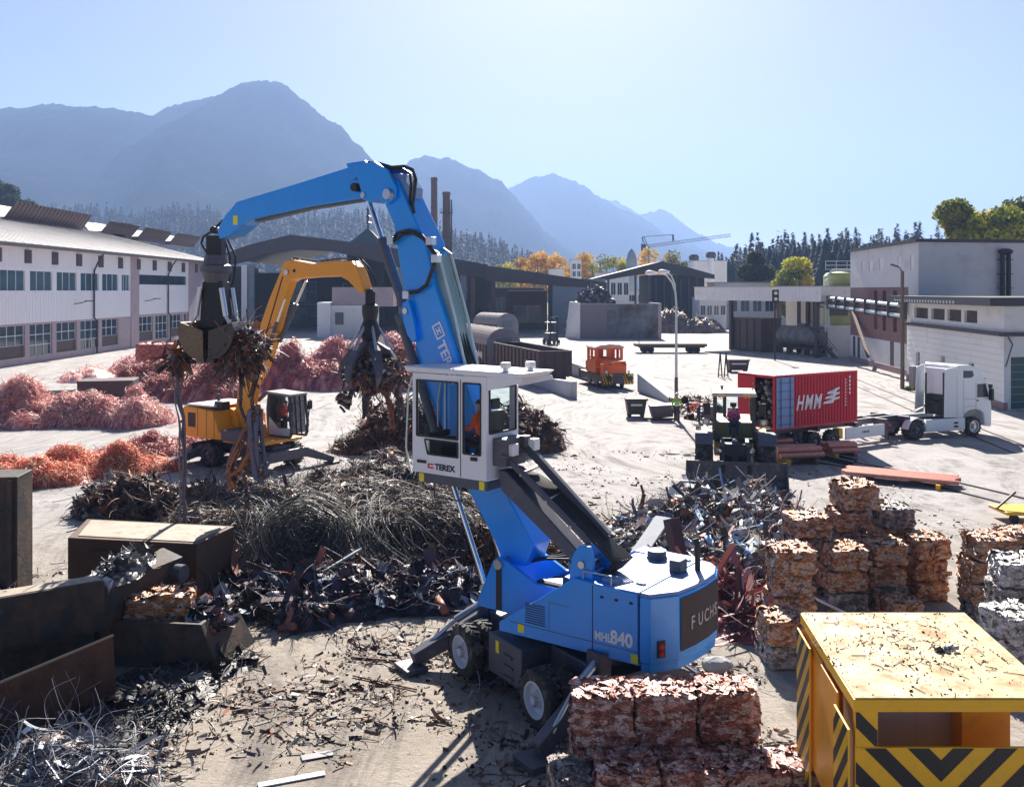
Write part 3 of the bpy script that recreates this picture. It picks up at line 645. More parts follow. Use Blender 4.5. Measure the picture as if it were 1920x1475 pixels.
# bright low works buildings seen through and above the sheds
def block(name, label, px0, px1, py0, py1, Y, mat, d=10, win=None, cat='building'):
    a, b = at(px0, 0, Y)[0], at(px1, 0, Y)[0]; z1 = at(0, py0, Y)[2]; z0 = max(0, at(0, py1, Y)[2]) if py1 else 0
    t = thing(name, label, cat, ((a+b)/2, Y, z0)); P = lambda s, z, dd: np.array([s, Y+dd, z]); holes = []
    if win:
        nx, nz, fz0, fz1 = win
        for i in range(nx):
            for j in range(nz):
                ww = (b-a)/nx; hh = (z1-z0)*(fz1-fz0)/nz; holes.append((a+ww*(i+.15), a+ww*(i+.85), z0+(z1-z0)*fz0+hh*(j+.12), z0+(z1-z0)*fz0+hh*(j+.85)))
    m = MB(P).sheet(lambda s, z, dd: (s, z, dd), (a, b), (z0, z1), holes, .2)
    m.add([(a, z0, d), (b, z0, d), (b, z1, d), (a, z1, d)], [(0,1,2,3)]).add([(a,z0,0),(a,z0,d),(a,z1,d),(a,z1,0)], [(0,1,2,3)]).add([(b,z0,0),(b,z0,d),(b,z1,d),(b,z1,0)], [(0,1,2,3)])
    m.build('wall', mat, t, recalc=False); MB(P).box(a-.2, b+.2, z1, z1+.25, -.25, d+.2).build('roof', roof_light, t)
    for h in holes: window(t, P, *h, 2, 1, white, glass, .15)
    return t
block('works_building', 'low white works building seen through the open shed bay', 1118, 1232, 545, None, 262, plaster_w, 10, (6, 2, .3, .9))
block('works_building', 'white office with a row of small windows beside the canopy', 1312, 1362, 560, None, 190, plaster_w, 8, (4, 1, .45, .85))
block('works_building', 'pale blocky house among the golden trees', 1072, 1090, 487, None, 290, plaster_w, 8, (2, 5, .3, .95))
block('works_building', 'white flat roofed block behind the right end of the black shed', 1308, 1363, 490, None, 250, plaster_w, 14)
block('works_building', 'grey hut with broad roof behind the lean-to', 905, 1020, 540, None, 235, interior, 8, (5, 1, .3, .8))
block('works_building', 'tall white stair tower beside the golden trees', 1030, 1058, 505, None, 285, plaster_w, 8)
block('works_building', 'dark gatehouse under the lean-to roof', 953, 1026, 546, None, 200, brown_sheet, 8, (1, 1, .1, .7))
block('works_building', 'white shed roofs beyond the canopy', 1340, 1500, 531, None, 210, plaster_w, 8, (7, 1, .3, .8))
block('works_building', 'long white house below the golden trees', 1120, 1180, 512, None, 255, plaster_w, 8, (5, 1, .5, .85))
for px, py in ((1301, 476), (1333, 471)):
    p = at(px, py, 240); c = thing('vent_stack', 'pale roof stack with dark cap, %s of the white block' % ('left' if px == 1301 else 'in front'), 'chimney', (p[0], 240, 10))
    MB().cyl((p[0],240,10),(p[0],240,p[2]-1.6),.75,n=12).build('pipe', clad, c); MB().lathe((p[0],240,p[2]-1.8),(0,0,1),[(0,.7),(.3,1.25),(1.2,1.25),(1.6,.9)],12).build('cap', dark, c)
p = at(1184, 467, 280); c = thing('silo_tower', 'slim dark round topped silo among the golden trees', 'silo', (p[0], 280, 0))
MB().lathe((p[0],280,0),(0,0,1),[(0,2.0),(p[2]-3,1.5),(p[2]-1,1.0),(p[2],.2)],14).build('shell', bluewall, c); MB().lathe((p[0],280,p[2]-6),(0,0,1),[(0,1.9),(.3,1.9)],14).build('band', dark, c)
# tower crane
def lattice(m, a, b, w, n):
    a = np.array(a, float); b = np.array(b, float); d = (b-a)/n; x = np.cross(d, [0, 0, 1.]);
    if np.linalg.norm(x) < 1e-4: x = np.array([1., 0, 0])
    x = unit(x)*w/2; y = unit(np.cross(x, d))*w/2; C = [x+y, x-y, -x-y, -x+y]
    for q in C: m.cyl(a+q, b+q, w*.07, n=4)
    for k in range(n):
        for i in range(4): m.cyl(a+d*k+C[i], a+d*(k+1)+C[(i+1) % 4], w*.045, n=4, caps=False)
Yc = 420; cb = at(1213, 462, Yc); ct = at(1205, 444, Yc); tip = at(1370, 441, Yc); cr = thing('tower_crane', 'tower crane with long thin jib over the golden trees', 'crane', (cb[0], Yc, 0))
m = MB(); lattice(m, (cb[0], Yc, 0), (cb[0], Yc, cb[2]), 1.8, 18); m.build('mast', dark, cr)
m = MB(); lattice(m, cb, tip, 1.1, 22); m.build('jib', dark, cr)
m = MB(); lattice(m, cb, ct, 1.0, 3); m.cyl(ct, at(1262, 440, Yc), .12, n=4).cyl(at(1262, 440, Yc), at(1262, 452, Yc), .4, n=4).cyl(ct, at(1203, 460, Yc), .12, n=4).box(cb[0]-2.5, cb[0]-.5, Yc-1, Yc+1, cb[2]-2, cb[2]+1); m.build('counter_jib', dark, cr)
# bulk bunker with its heap
Yk = 160; bk = thing('bulk_bunker', 'concrete bulk bunker with rust stained front and white sloping end', 'bunker', (at(1150,0,Yk)[0], Yk, 0))
x0, x1, x2, x3 = [at(p, 0, Yk)[0] for p in (1088, 1138, 1234, 1240)]; zt = 5.8
MB().box(x0, x1, Yk, Yk+.6, 0, zt+.05).build('front_panel', M('lilac_concrete', (.24, .20, .23), .8, 0, .1, .4, (RUST, .25, .35)), bk)
MB().box(x1+.01, x2, Yk-.05, Yk+.55, 0, zt).build('front_panel', M('stained_concrete', (.30, .35, .42), .8, 0, .15, .3, ((.075, .045, .03), 1.0, .13)), bk)
MB().box(x2+.01, x3, Yk-.1, Yk+12, 0, zt+.1).build('end_panel', purple, bk)
xl = at(1063, 0, Yk+4)[0]; MB().hexa([(xl-.3,Yk+4,0),(x0-.02,Yk-.2,0),(x0-.02,Yk+.5,0),(xl,Yk+6,0),(xl+.4,Yk+4,zt+.3),(x0-.02,Yk-.2,zt+.2),(x0-.02,Yk+.5,zt+.2),(xl+.8,Yk+6,zt+.3)]).build('sloping_end', plaster_w, bk)
MB().box(xl+1, x3, Yk+12, Yk+12.5, 0, zt-.5).build('back_panel', concrete, bk)
# ------------------------------------------------------------------ white canopy building with tank wagon
cn = thing('loading_canopy', 'white canopy roof on brown posts over the tank wagon', 'building', (32, 124, 0))
A_, B_ = np.array([at(1302,0,136)[0], 136]), np.array([at(1539,0,113)[0], 113]); d = unit(B_-A_); nrm = np.array([-d[1], d[0]]); Lc = np.linalg.norm(B_-A_)
fc = Fr(A_, d); Tc = lambda f, r, z: fc(f, r, z)            # r positive = towards the camera side (right of d)
m = MB(Tc).box(0, Lc, -11, 0, 6.7, 8.45)
for k in range(int(Lc/.5)): m.box(.1+k*.5, .16+k*.5, 0, .04, 6.75, 8.4)
m.build('roof_slab', M('canopy_white', (.82,.80,.80), .6, 0, .06, .4, ((.4,.36,.34), .3, .6)), cn)
MB(Tc).box(-.12, Lc+.12, -11.1, .08, 8.45, 8.57).build('roof_edge', roof_light, cn)
for f, r in ((Lc-1.2, -.5), (Lc-1.2, -10), (Lc*.47, -10), (Lc*.24, -10), (6.8, -1.2)): MB(Tc).box(f-.22, f+.22, r-.22, r+.22, 0, 6.7).build('post', brown_sheet, cn)
MB(Tc).box(7, Lc-9, -10.8, -10.4, 0, 6.7).build('back_wall', plaster_w, cn)
for k in range(4): MB(Tc).box(9.4+k*3.1, 10+k*3.1, -10.39, -10.3, .5, 6.6).build('wall_slot', interior, cn)
MB(Tc).box(Lc-4.6, Lc-1.6, -10.6, -10, 0, 6.7).build('back_wall', plaster_w, cn)
sh = thing('steel_bin', 'large dark brown steel bin standing under the canopy', 'container', tuple(fc(9, -3, 0)))
m = MB(Tc).box(6.5, 13.0, -4.5, -1.5, 0.05, 4.2).box(6.4, 13.1, -4.6, -1.4, 4.2, 4.4)
for k in range(5): m.box(6.6+k*1.5, 6.8+k*1.5, -1.5, -1.4, .1, 4.2)
m.build('shell', brown_sheet, sh)
tk = thing('tank_wagon', 'grimy grey tank wagon parked in the canopy shade', 'wagon', tuple(fc(19, -3, 0)))
m = MB(Tc).lathe((14.6, -3.2, 2.3), (1,0,0), [(0,.5),(.15,1.1),(.45,1.3),(7.5,1.3),(7.8,1.1),(7.95,.5)], 20); m.build('tank', M('grime_grey', (.22,.21,.22), .5, .3, .3, 1, ((.06,.05,.05), .5, 1.5)), tk, smooth=True)
MB(Tc).box(14.3, 22.9, -4.2, -2.2, .75, 1.05).build('chassis', black, tk); MB(Tc).box(18.2, 19.4, -3.6, -2.8, 3.55, 3.9).build('dome_hatch', dark, tk)
for f in (15.4, 17, 20.2, 21.8):
    for r in (-4.0, -2.4): MB(Tc).cyl((f, r-.08, .47), (f, r+.08, .47), .46, n=16).build('wheel', black, tk)
sg = thing('signal_post', 'black two lamp railway signal in front of the canopy', 'signal', tuple(gp(1453, 676)))
p = gp(1453, 676); zs = at(1453, 555, p[1])[2]; MB().cyl(p, (p[0], p[1], zs+.4), .09, n=8).build('post', black, sg)
MB().box(p[0]-.38, p[0]+.38, p[1]-.3, p[1]-.1, zs-.75, zs+.75).build('signal_head', black, sg, .06)
for dz in (-.33, .33): MB().cyl((p[0], p[1]-.36, zs+dz), (p[0], p[1]-.301, zs+dz), .2, n=14).build('lamp', white_l, sg)
# olive tank
pt = at(1573, 0, 119); ot = thing('storage_tank', 'olive green storage tank with pipe frame behind the canopy', 'tank', (pt[0], 119, 0))
MB().lathe((pt[0],119,3.8),(0,0,1),[(0,1.85),(6.0,1.85),(6.4,1.5),(6.55,.2)],28).build('shell', M('olive_paint', (.42,.45,.16), .5, 0, .15, .5, ((.14,.15,.1), .4, .6)), ot, smooth=True)
MB().box(pt[0]-2.1, pt[0]+3.0, 116.8, 121, 0, 3.8).build('plinth', plaster_w, ot)
m = MB(); zt = 10.6
m.tube([(pt[0]-2.1,116.6,3.8),(pt[0]-2.1,116.6,9.9),(pt[0]-1.6,116.6,10.5),(pt[0]+2.0,116.6,10.5)],.14,8).tube([(pt[0]-2.5,116.4,3.0),(pt[0]-2.5,116.4,9.2),(pt[0]-1.8,116.4,9.8)],.10,8)
m.build('pipework', galv, ot); m = MB()
for q in (0, .5, 1.0): m.cyl((pt[0]-2.4,116.7,zt+q),(pt[0]+2.8,116.7,zt+q),.05,n=5)
for k in range(5): m.cyl((pt[0]-2.4+k*1.3,116.7,zt-.1),(pt[0]-2.4+k*1.3,116.7,zt+1.0),.05,n=5)
m.build('railing', galv, ot); MB().box(pt[0]-1.9,pt[0]+.2,116.4,116.9,5.0,6.4).build('pump_box', dark, ot); MB().box(pt[0]-2.6,pt[0]-.4,116.2,116.6,7.5,7.75).build('red_valve', M('valve_red',(.35,.06,.05),.6), ot)
st = thing('steel_stair', 'grey steel stair climbing between the canopy and the tank', 'stairs', tuple(gp(1563, 672))); q = gp(1563, 672)
m = MB()
for k in range(13): m.box(q[0]-2.6+k*.2+0.0, q[0]-2.3+k*.2, q[1]-.6, q[1]+.6, 3.6-k*.29, 3.65-k*.29)
for y in (-.62, .62): m.beam((q[0]-2.7,q[1]+y,3.7),(q[0]+.2,q[1]+y,.0),.08,.25).cyl((q[0]-2.7,q[1]+y,4.7),(q[0]+.2,q[1]+y,1.0),.04,n=5)
m.build('flight', dark, st)
# tall plaster building
pb = thing('plaster_building', 'tall grey plaster building with brown window band and flat roof', 'building', (45, 95, 0))
Z1 = 12.4; L0, L1 = np.array([38.6, 109.5]), np.array([36.75, 86.8]); e = L1-L0; LL = np.linalg.norm(e); e = e/LL; ein = np.array([-e[1], e[0]])
PL = lambda s, z, d: np.array([*(L0+e*s+ein*d), z])   # s: far to near along the side that faces the yard, d into the building
if ein[0] < 0: PL = lambda s, z, d: np.array([*(L0+e*s-ein*d), z])
slots = [(LL*.40,LL*.45,4.0,8.0),(LL*.53,LL*.58,4.0,8.0),(LL*.68,LL*.73,4.0,8.0)]
smallw = [(LL*.20,LL*.25,10.1,11.2),(LL*.32,LL*.38,10.1,11.2),(LL*.48,LL*.54,10.1,11.3),(LL*.74,LL*.78,9.9,11.3),(LL*.90,LL*.945,9.9,11.3)]
doors = [(LL*.05,LL*.09,.0,2.9),(LL*.13,LL*.17,.0,2.9),(LL*.64,LL*.69,.0,3.0)]
m = MB(PL).sheet(lambda s,z,d:(s,z,d),(0,LL),(.6,3.0),[(a,b,.6,c1) for a,b,c0,c1 in doors if c1 < 3],.3).sheet(lambda s,z,d:(s,z,d),(0,LL),(3.0,Z1),[(0,LL*.88,3.0,8.35)]+smallw,.12)
m.build('wall', plaster, pb, recalc=False)
MB(PL).sheet(lambda s,z,d:(s,z,d),(0,LL*.88),(3.0,8.35),slots,.5).build('brown_band', M('brown_cladding',(.22,.11,.11),.7,0,.15,.5,((.08,.05,.05),.3,.7)), pb, recalc=False).location += Vector((0,0,0))
MB(PL).box(0, LL*.88, 5.6, 5.9, -.1, .1).build('band_sill', brown_sheet, pb)
for w in slots: MB(PL).box(w[0],w[1],w[2],w[3],.4,.5).build('window', glass, pb)
for w in smallw: MB(PL).box(w[0],w[1],w[2],w[3],.09,.12).build('window', plaster_w, pb)
for w in doors: MB(PL).box(w[0],w[1],w[2],w[3],-.02,.05).build('door', brown_sheet, pb)
MB(PL).box(0, LL, 0, .6, -.12, .3).build('plinth', M('pink_plinth',(.30,.20,.20),.8), pb)
fr2 = np.array([.985, .17]); PR = lambda s, z, d: np.array([*(L1+fr2*s+np.array([-fr2[1], fr2[0]])*d), z])
m = MB(PR).sheet(lambda s,z,d:(s,z,d),(0,26),(0,Z1),[],.1); m.build('front_wall', plaster, pb, recalc=False)
m = MB(); cor = [PL(-.15,0,-.25)[:2], PL(LL,0,-.25)[:2]+np.array([-.1,-.3]), PR(26,0,-.3)[:2], PR(26,0,22)[:2]]; m.plan([tuple(c) for c in cor], Z1, Z1+.3); m.build('roof', roof_dark, pb)
fl = PR(8.4, 0, -.5); m = MB()
for dx in (-.28, .28): m.cyl((fl[0]+dx,fl[1],7.1),(fl[0]+dx,fl[1],11.4),.2,n=12)
m.lathe((fl[0],fl[1],11.3),(0,0,1),[(0,.4),(.15,.62),(.4,.62),(.55,.3)],14)
for z in (8.2, 9.5, 10.8): m.box(fl[0]-.6,fl[0]+.6,fl[1]-.25,fl[1]+.45,z,z+.06)
m.build('flue', black, pb)
# low white building with dark fascia
lb = thing('low_workshop', 'low white workshop with dark flat roof edge and green roller door', 'building', (36, 74, 0))
C0 = np.array([35.5, 86.3]); C1 = np.array([32.95, 64.3]); e2 = C1-C0; l2 = np.linalg.norm(e2); e2 /= l2; n2 = np.array([-e2[1], e2[0]]); n2 = n2 if n2[0] > 0 else -n2
PS = lambda s, z, d: np.array([*(C0+e2*s+n2*d), z])
hw = [(l2*f0, l2*f1, 5.65, 6.55) for f0, f1 in ((.10,.27),(.31,.46),(.49,.63),(.66,.78))]; lw = [(l2*.12,l2*.17,1.0,2.7),(l2*.42,l2*.46,1.3,2.8),(l2*.70,l2*.75,1.2,2.7)]
MB(PS).sheet(lambda s,z,d:(s,z,d),(0,l2),(.5,6.95),hw+lw,.25).build('wall', plaster_w, lb, recalc=False)
m = MB(PS)
for k in range(9): m.box(.1, l2-.1, .95+k*.45, .965+k*.45, -.012, .0)
m.build('panel_joints', M('joint_grey',(.45,.45,.45),.9), lb)
for w in hw: MB(PS).box(*w,.2,.25).build('window', M('dark_pane',(.05,.03,.03),.25), lb)
for w in lw: window(lb, PS, *w, 1, 2, white, glass, .2)
MB(PS).box(-.1, l2+.15, 4.95, 5.2, -.35, .05).build('ledge', roof_dark, lb); MB(PS).box(0, l2+.1, 0, .5, -.08, .2).build('plinth', M('pink_plinth',(.30,.20,.20),.8), lb)
gx_ = np.array([.97, .24]); PF = lambda s, z, d: np.array([*(C1+gx_*s+np.array([-gx_[1], gx_[0]])*d), z])
MB(PF).sheet(lambda s,z,d:(s,z,d),(0,14),(.0,6.95),[(.55,4.9,.02,3.55)],.35).build('front_wall', plaster_w, lb, recalc=False)
MB(PF).box(-.35, 14, 4.95, 5.2, -.35, .05).build('ledge', roof_dark, lb)
m = MB(PF)
for k in range(7): m.box(.55,4.9,.03+k*.5,.5+k*.5,.2,.25)
rd = m.build('roller_door', M('door_green',(.05,.11,.10),.5,0,.15,1), lb); m = MB(PF)
for k in range(7): m.box(.56,4.89,.50+k*.5,.53+k*.5,.19,.26)
m.build('slat_edges', M('door_slat',(.35,.45,.42),.5), rd)
MB().tube([PF(.25,4.9,-.1),PF(.25,4.4,-.5),PF(.05,4.2,-.6),PF(.05,3.4,-.3),PF(.05,2.9,-.1)],.05,6).build('bracket', dark, lb)
cs = [PS(-1.5,0,-1.3)[:2], PS(l2+1.2,0,-1.3)[:2], PF(14,0,-1.4)[:2], PF(14,0,18)[:2]]
MB().plan([tuple(c) for c in cs], 6.98, 7.55).build('roof', M('fascia_black',(.03,.033,.042),.5,0,.2,1), lb)
m = MB(PS)
for k in range(22): m.box(1+k*.72, 1.3+k*.72, 7.05, 7.25, -1.34, -1.3)
m.build('fascia_plates', galv, lb)
# pipe bridge and pole lamp
br = thing('pipe_bridge', 'rusty pipe bridge crossing from the tank to the low workshop', 'pipes', (38, 100, 5.5)); a = at(1540, 557, 116); b = at(1694, 573, 86)
for k, (dz, r) in enumerate(((0,.16),(-.45,.11),(-.9,.2))): MB().cyl(a+(0,0,dz), b+(0,0,dz), r, n=8).build('pipe', galv if k != 1 else rust, br)
for t in np.linspace(0,1,9): q = a+(b-a)*t; MB().box(q[0]-.3,q[0]+.3,q[1]-.08,q[1]+.08,q[2]-1.25,q[2]+.25).build('bracket', dark, br)
MB().beam(at(1597,580,109),at(1628,668,98),.3,.3).build('strut', rust, br)
q = gp(1692, 729); lp = thing('pole_lamp', 'dark wooden pole with angled lamp beside the low workshop', 'lamp post', tuple(q))
zt = at(1692, 508, q[1])[2]; MB().cyl(q,(q[0],q[1],zt),.17,.13,10).build('pole', wood, lp); MB().tube([(q[0],q[1],zt-.1),(q[0]-.25,q[1],zt+.3),(q[0]-.5,q[1],zt+.4)],.05,6).build('arm', dark, lp)
MB().hexa([(q[0]-.95,q[1]-.12,zt+.47),(q[0]-.4,q[1]-.12,zt+.30),(q[0]-.4,q[1]+.12,zt+.30),(q[0]-.95,q[1]+.12,zt+.47),(q[0]-.93,q[1]-.1,zt+.58),(q[0]-.4,q[1]-.1,zt+.44),(q[0]-.4,q[1]+.1,zt+.44),(q[0]-.93,q[1]+.1,zt+.58)]).build('lamp_head', dark, lp)
N_ = NP(); n = 900; xg = q[0]+.4+rng.uniform(-.4, 2.2, n); yg = q[1]-.8+rng.uniform(-.5,.5,n)
strands(N_, np.stack([xg, yg, 0*xg], -1), np.stack([rng.normal(0,.4,n), rng.normal(0,.4,n), np.ones(n)], -1), rng.uniform(.12,.35,n), .1, .02, [(1,(.10,.16,.02)),(1,(.2,.2,.05))], 3, flat=1)
tag(N_.build('grass_tuft', leaf), 'green grass growing at the foot of the wooden lamp pole', 'grass', kind='stuff')
bb = gp(1716, 730); b1 = thing('concrete_barrier', 'grey concrete barrier at the foot of the wooden pole', 'barrier', tuple(bb)); MB().box(bb[0]-.3,bb[0]+4,bb[1]-.25,bb[1]+.25,0,.95).build('block', concrete, b1, .03); MB().box(bb[0]-.35,bb[0]+.2,bb[1]-.4,bb[1]+.4,0,1.9).build('post', concrete, b1, .03)
# double street lamp
q = gp(1268, 785); sl = thing('street_lamp', 'tall grey steel street lamp with two curved arms beside the worker', 'street lamp', tuple(q)); zl = at(0, 520, q[1])[2]
MB().cyl(q,(q[0],q[1],2.6),.12,.11,12).build('base_sleeve', dark, sl); MB().tube([(q[0],q[1],2.55),(q[0],q[1],7.2),(q[0]-.05,q[1],7.9),(q[0]-.25,q[1],8.5),(q[0]-.6,q[1],8.95),(q[0]-1.05,q[1],9.15)],[.09,.07,.06,.055,.05,.045],10).build('pole', galv, sl, smooth=True)
for (tx, tz, dy) in ((-1.6, 9.1, .3), (-.85, 9.15, -.3)):
    if dy < 0: MB().tube([(q[0]-.04,q[1],7.6),(q[0]-.1,q[1]-.1,8.4),(q[0]-.35,q[1]-.2,8.95),(q[0]+tx+.2,q[1]-.3,9.15)],.05,8).build('arm', galv, sl, smooth=True)
    MB(lambda x,y,z: np.array([q[0]+tx+x,q[1]+(dy if dy<0 else 0)+y,tz+z])).lathe((-.35,0,.02),(1,0,-.02),[(0,.03),(.08,.12),(.3,.16),(.6,.1),(.75,.05)],12).build('lamp_head', clad, sl, smooth=True)
# ------------------------------------------------------------------ shared machine pieces
def wheel(parent, T, f, r, z, R_, w, out, name='wheel', rimm=None, lugs=22, rr=.62):
    """tyre across r, rim facing 'out' (+1/-1)"""
    c = np.array([f, r, z]); m = MB(T)
    m.lathe((f, r-w/2, z), (0,1,0), [(0,R_*rr),(0,R_*.86),(w*.08,R_*.95),(w*.2,R_*.985),(w*.8,R_*.985),(w*.92,R_*.95),(w,R_*.86),(w,R_*rr)], 30, caps=False)
    for k in range(lugs):
        a = 2*math.pi*k/lugs
        for sg, da in ((-1, 0), (1, math.pi/lugs)):
            b0 = a+da; dd = np.array([math.cos(b0), 0, math.sin(b0)]); tt = np.array([-math.sin(b0), 0, math.cos(b0)]); q = c+np.array([0, sg*w*.27, 0])
            m.hexa([q+dd*(R_*.96)+tt*i*R_*.065+np.array([0, j*w*.24, 0])+tt*j*sg*R_*.05 for i, j in ((-1,-1),(1,-1),(1,1),(-1,1))]+[q+dd*(R_*1.015)+tt*i*R_*.05+np.array([0, j*w*.22, 0])+tt*j*sg*R_*.05 for i, j in ((-1,-1),(1,-1),(1,1),(-1,1))])
    wo = m.build(name, tyre, parent, smooth=True)
    y0 = r+out*w*.5; m = MB(T).lathe((f, y0-out*.02, z), (0,out,0), [(-w*.5,R_*rr),(0,R_*rr+.005),(.02,R_*rr),(.02,R_*rr*.9),(-.08,R_*rr*.8),(-.10,R_*.3),(-.02,R_*.26),(-.02,R_*.16),(.05,R_*.14),(.05,.02)], 28)
    ro = m.build('rim', rimm or rim, wo, smooth=True); m = MB(T)
    for k in range(10):
        a = 2*math.pi*k/10; m.cyl((f+R_*.21*math.cos(a), y0-out*.05, z+R_*.21*math.sin(a)), (f+R_*.21*math.cos(a), y0+out*.0, z+R_*.21*math.sin(a)), .018, n=6)
    m.build('wheel_nuts', steel, wo); return wo
def person(label, loc, face, pose, top_m, leg_m, hat=None, group=None, scale=1.0, vest=None):
    """pose: dict of joint positions (f, r, z) in metres"""
    fr_ = Fr(loc, face); J = pose; t = tag(bpy.data.objects.new('person', None), label, 'person', group); COL.objects.link(t); t.location = loc; LOC[t.name] = np.array(loc, float)
    order = ['pelvis','waist','chest','neck','head','crown','lsh','lel','lwr','lha','rsh','rel','rwr','rha','lhip','lkn','lan','lto','rhip','rkn','ran','rto']
    rad = dict(pelvis=.15,waist=.145,chest=.165,neck=.065,head=.098,crown=.075,lsh=.075,lel=.052,lwr=.038,lha=.042,rsh=.075,rel=.052,rwr=.038,rha=.042,lhip=.095,lkn=.068,lan=.05,lto=.045,rhip=.095,rkn=.068,ran=.05,rto=.045)
    E = [('pelvis','waist'),('waist','chest'),('chest','neck'),('neck','head'),('head','crown'),('chest','lsh'),('lsh','lel'),('lel','lwr'),('lwr','lha'),('chest','rsh'),('rsh','rel'),('rel','rwr'),('rwr','rha'),('pelvis','lhip'),('lhip','lkn'),('lkn','lan'),('lan','lto'),('pelvis','rhip'),('rhip','rkn'),('rkn','ran'),('ran','rto')]
    pts = [(fr_(*[c*scale for c in J[k]])-np.array(loc, float)).tolist() for k in order]
    me = bpy.data.meshes.new('person_body'); me.from_pydata(pts, [(order.index(a), order.index(b)) for a, b in E], [])
    o = bpy.data.objects.new('tmp', me); COL.objects.link(o); sk = o.modifiers.new('s', 'SKIN'); sk.use_smooth_shade = True
    for i, k in enumerate(order):
        me.skin_vertices[0].data[i].radius = (rad[k]*scale, rad[k]*scale*(.75 if k in ('waist','pelvis','chest') else 1))
        me.skin_vertices[0].data[i].use_root = (k == 'pelvis')
    sb = o.modifiers.new('u', 'SUBSURF'); sb.levels = 2; sb.render_levels = 2
    dg = bpy.context.evaluated_depsgraph_get(); dg.update(); bm_ = bpy.data.meshes.new_from_object(o.evaluated_get(dg)); bpy.data.objects.remove(o)
    for m in (skin, top_m, leg_m, black, hair_m): bm_.materials.append(m)
    P = np.array(pts); names = order
    seg = [(a, b, {'pelvis':2,'waist':1,'chest':1,'neck':0,'head':0,'crown':4,'lsh':1,'lel':1,'lwr':1,'lha':0,'rsh':1,'rel':1,'rwr':1,'rha':0,'lhip':2,'lkn':2,'lan':2,'lto':3,'rhip':2,'rkn':2,'ran':2,'rto':3}[b]) for a, b in E]
    for p in bm_.polygons:
        c = np.array(p.center); best = min(seg, key=lambda s: (lambda A, B: np.linalg.norm(c-(A+np.clip(np.dot(c-A, B-A)/max(1e-9, np.dot(B-A, B-A)), 0, 1)*(B-A))))(P[names.index(s[0])], P[names.index(s[1])]))
        p.material_index = best[2]
    bo = link(bm_, 'body', t, (0,0,0))
    hd = P[names.index('head')]; upv = unit(P[names.index('crown')]-P[names.index('neck')]); fw = unit(fr_.u-upv*np.dot(fr_.u, upv))
    hw = np.array(loc)+hd; m = MB(); m.cyl(hw+fw*.085*scale, hw+fw*.125*scale-upv*.012, .014, .018, 6); m.build('nose', skin, t)
    m = MB(); sd_ = np.cross(upv, fw)
    for sg in (-1, 1): m.lathe(hw+fw*.085*scale+sd_*sg*.035+upv*.03, fw, [(0,.012),(.008,.012),(.013,.004)], 8)
    m.build('eyes', black, t)
    if hat:
        m = MB(); m.lathe(hw+upv*.045*scale, upv, [(0,.135*scale),(.012,.135*scale),(.02,.118*scale),(.07,.105*scale),(.11,.07*scale),(.125,.02)], 18); m.lathe(hw+upv*.05*scale+fw*.06, upv, [(0,.11*scale),(.012,.10*scale)], 14); m.build('hard_hat', hat, t, smooth=True)
    if vest:
        ch, wa = P[names.index('chest')]+np.array(loc), P[names.index('pelvis')]+np.array(loc); m = MB()
        for q in (.35, .7): m.lathe(wa+(ch-wa)*q-unit(ch-wa)*.03, ch-wa, [(0,.196*scale),(.05,.196*scale)], 16)
        m.build('reflective_bands', vest, t)
    return t
STAND = dict(pelvis=(0,0,.95),waist=(0,0,1.12),chest=(.01,0,1.36),neck=(.02,0,1.53),head=(.03,0,1.66),crown=(.03,0,1.76),lsh=(0,-.19,1.42),lel=(.02,-.27,1.14),lwr=(.14,-.26,.92),lha=(.19,-.25,.84),rsh=(0,.19,1.42),rel=(-.02,.27,1.14),rwr=(.10,.27,.90),rha=(.14,.26,.82),lhip=(0,-.10,.90),lkn=(.05,-.12,.50),lan=(-.02,-.13,.09),lto=(.16,-.14,.05),rhip=(0,.10,.90),rkn=(.0,.12,.50),ran=(-.1,.13,.09),rto=(.06,.15,.05))
SIT = dict(pelvis=(0,0,.0),waist=(-.02,0,.17),chest=(0,0,.42),neck=(.03,0,.59),head=(.06,0,.72),crown=(.06,0,.82),lsh=(0,-.19,.48),lel=(.10,-.27,.22),lwr=(.33,-.24,.20),lha=(.41,-.23,.21),rsh=(0,.19,.48),rel=(.10,.27,.22),rwr=(.33,.24,.20),rha=(.41,.23,.21),lhip=(.05,-.10,-.02),lkn=(.46,-.14,.03),lan=(.50,-.14,-.40),lto=(.64,-.14,-.43),rhip=(.05,.10,-.02),rkn=(.46,.14,.03),ran=(.50,.14,-.40),rto=(.64,.14,-.43))
BEND = dict(STAND, waist=(.08,0,1.06), chest=(.34,0,1.12), neck=(.50,0,1.13), head=(.62,0,1.10), crown=(.71,0,1.06), lsh=(.36,-.19,1.10), lel=(.42,-.24,.82), lwr=(.50,-.16,.60), lha=(.53,-.13,.52), rsh=(.36,.19,1.10), rel=(.42,.24,.82), rwr=(.50,.16,.60), rha=(.53,.13,.52))
def seat(parent, T, f, r, z, m=None):
    b = MB(T); b.box(f-.25, f+.27, r-.25, r+.25, z-.16, z-.06); b.box(f-.36, f-.24, r-.25, r+.25, z-.1, z+.62); b.box(f-.34, f-.26, r-.14, r+.14, z+.66, z+.86); b.box(f-.12,f+.12,r-.12,r+.12,z-.5,z-.16); b.build('seat', black, parent, .03)

# ------------------------------------------------------------------ blue material handler
S_ = np.array([1.02, 19.65]); B = Fr(S_, (-.81, .58)); U = Fr(S_+np.array([-.05, -.12]), (-.53, .85))
mh = thing('material_handler', 'large blue material handler with raised white cab and long crane boom', 'material handler', (S_[0], S_[1], 0))
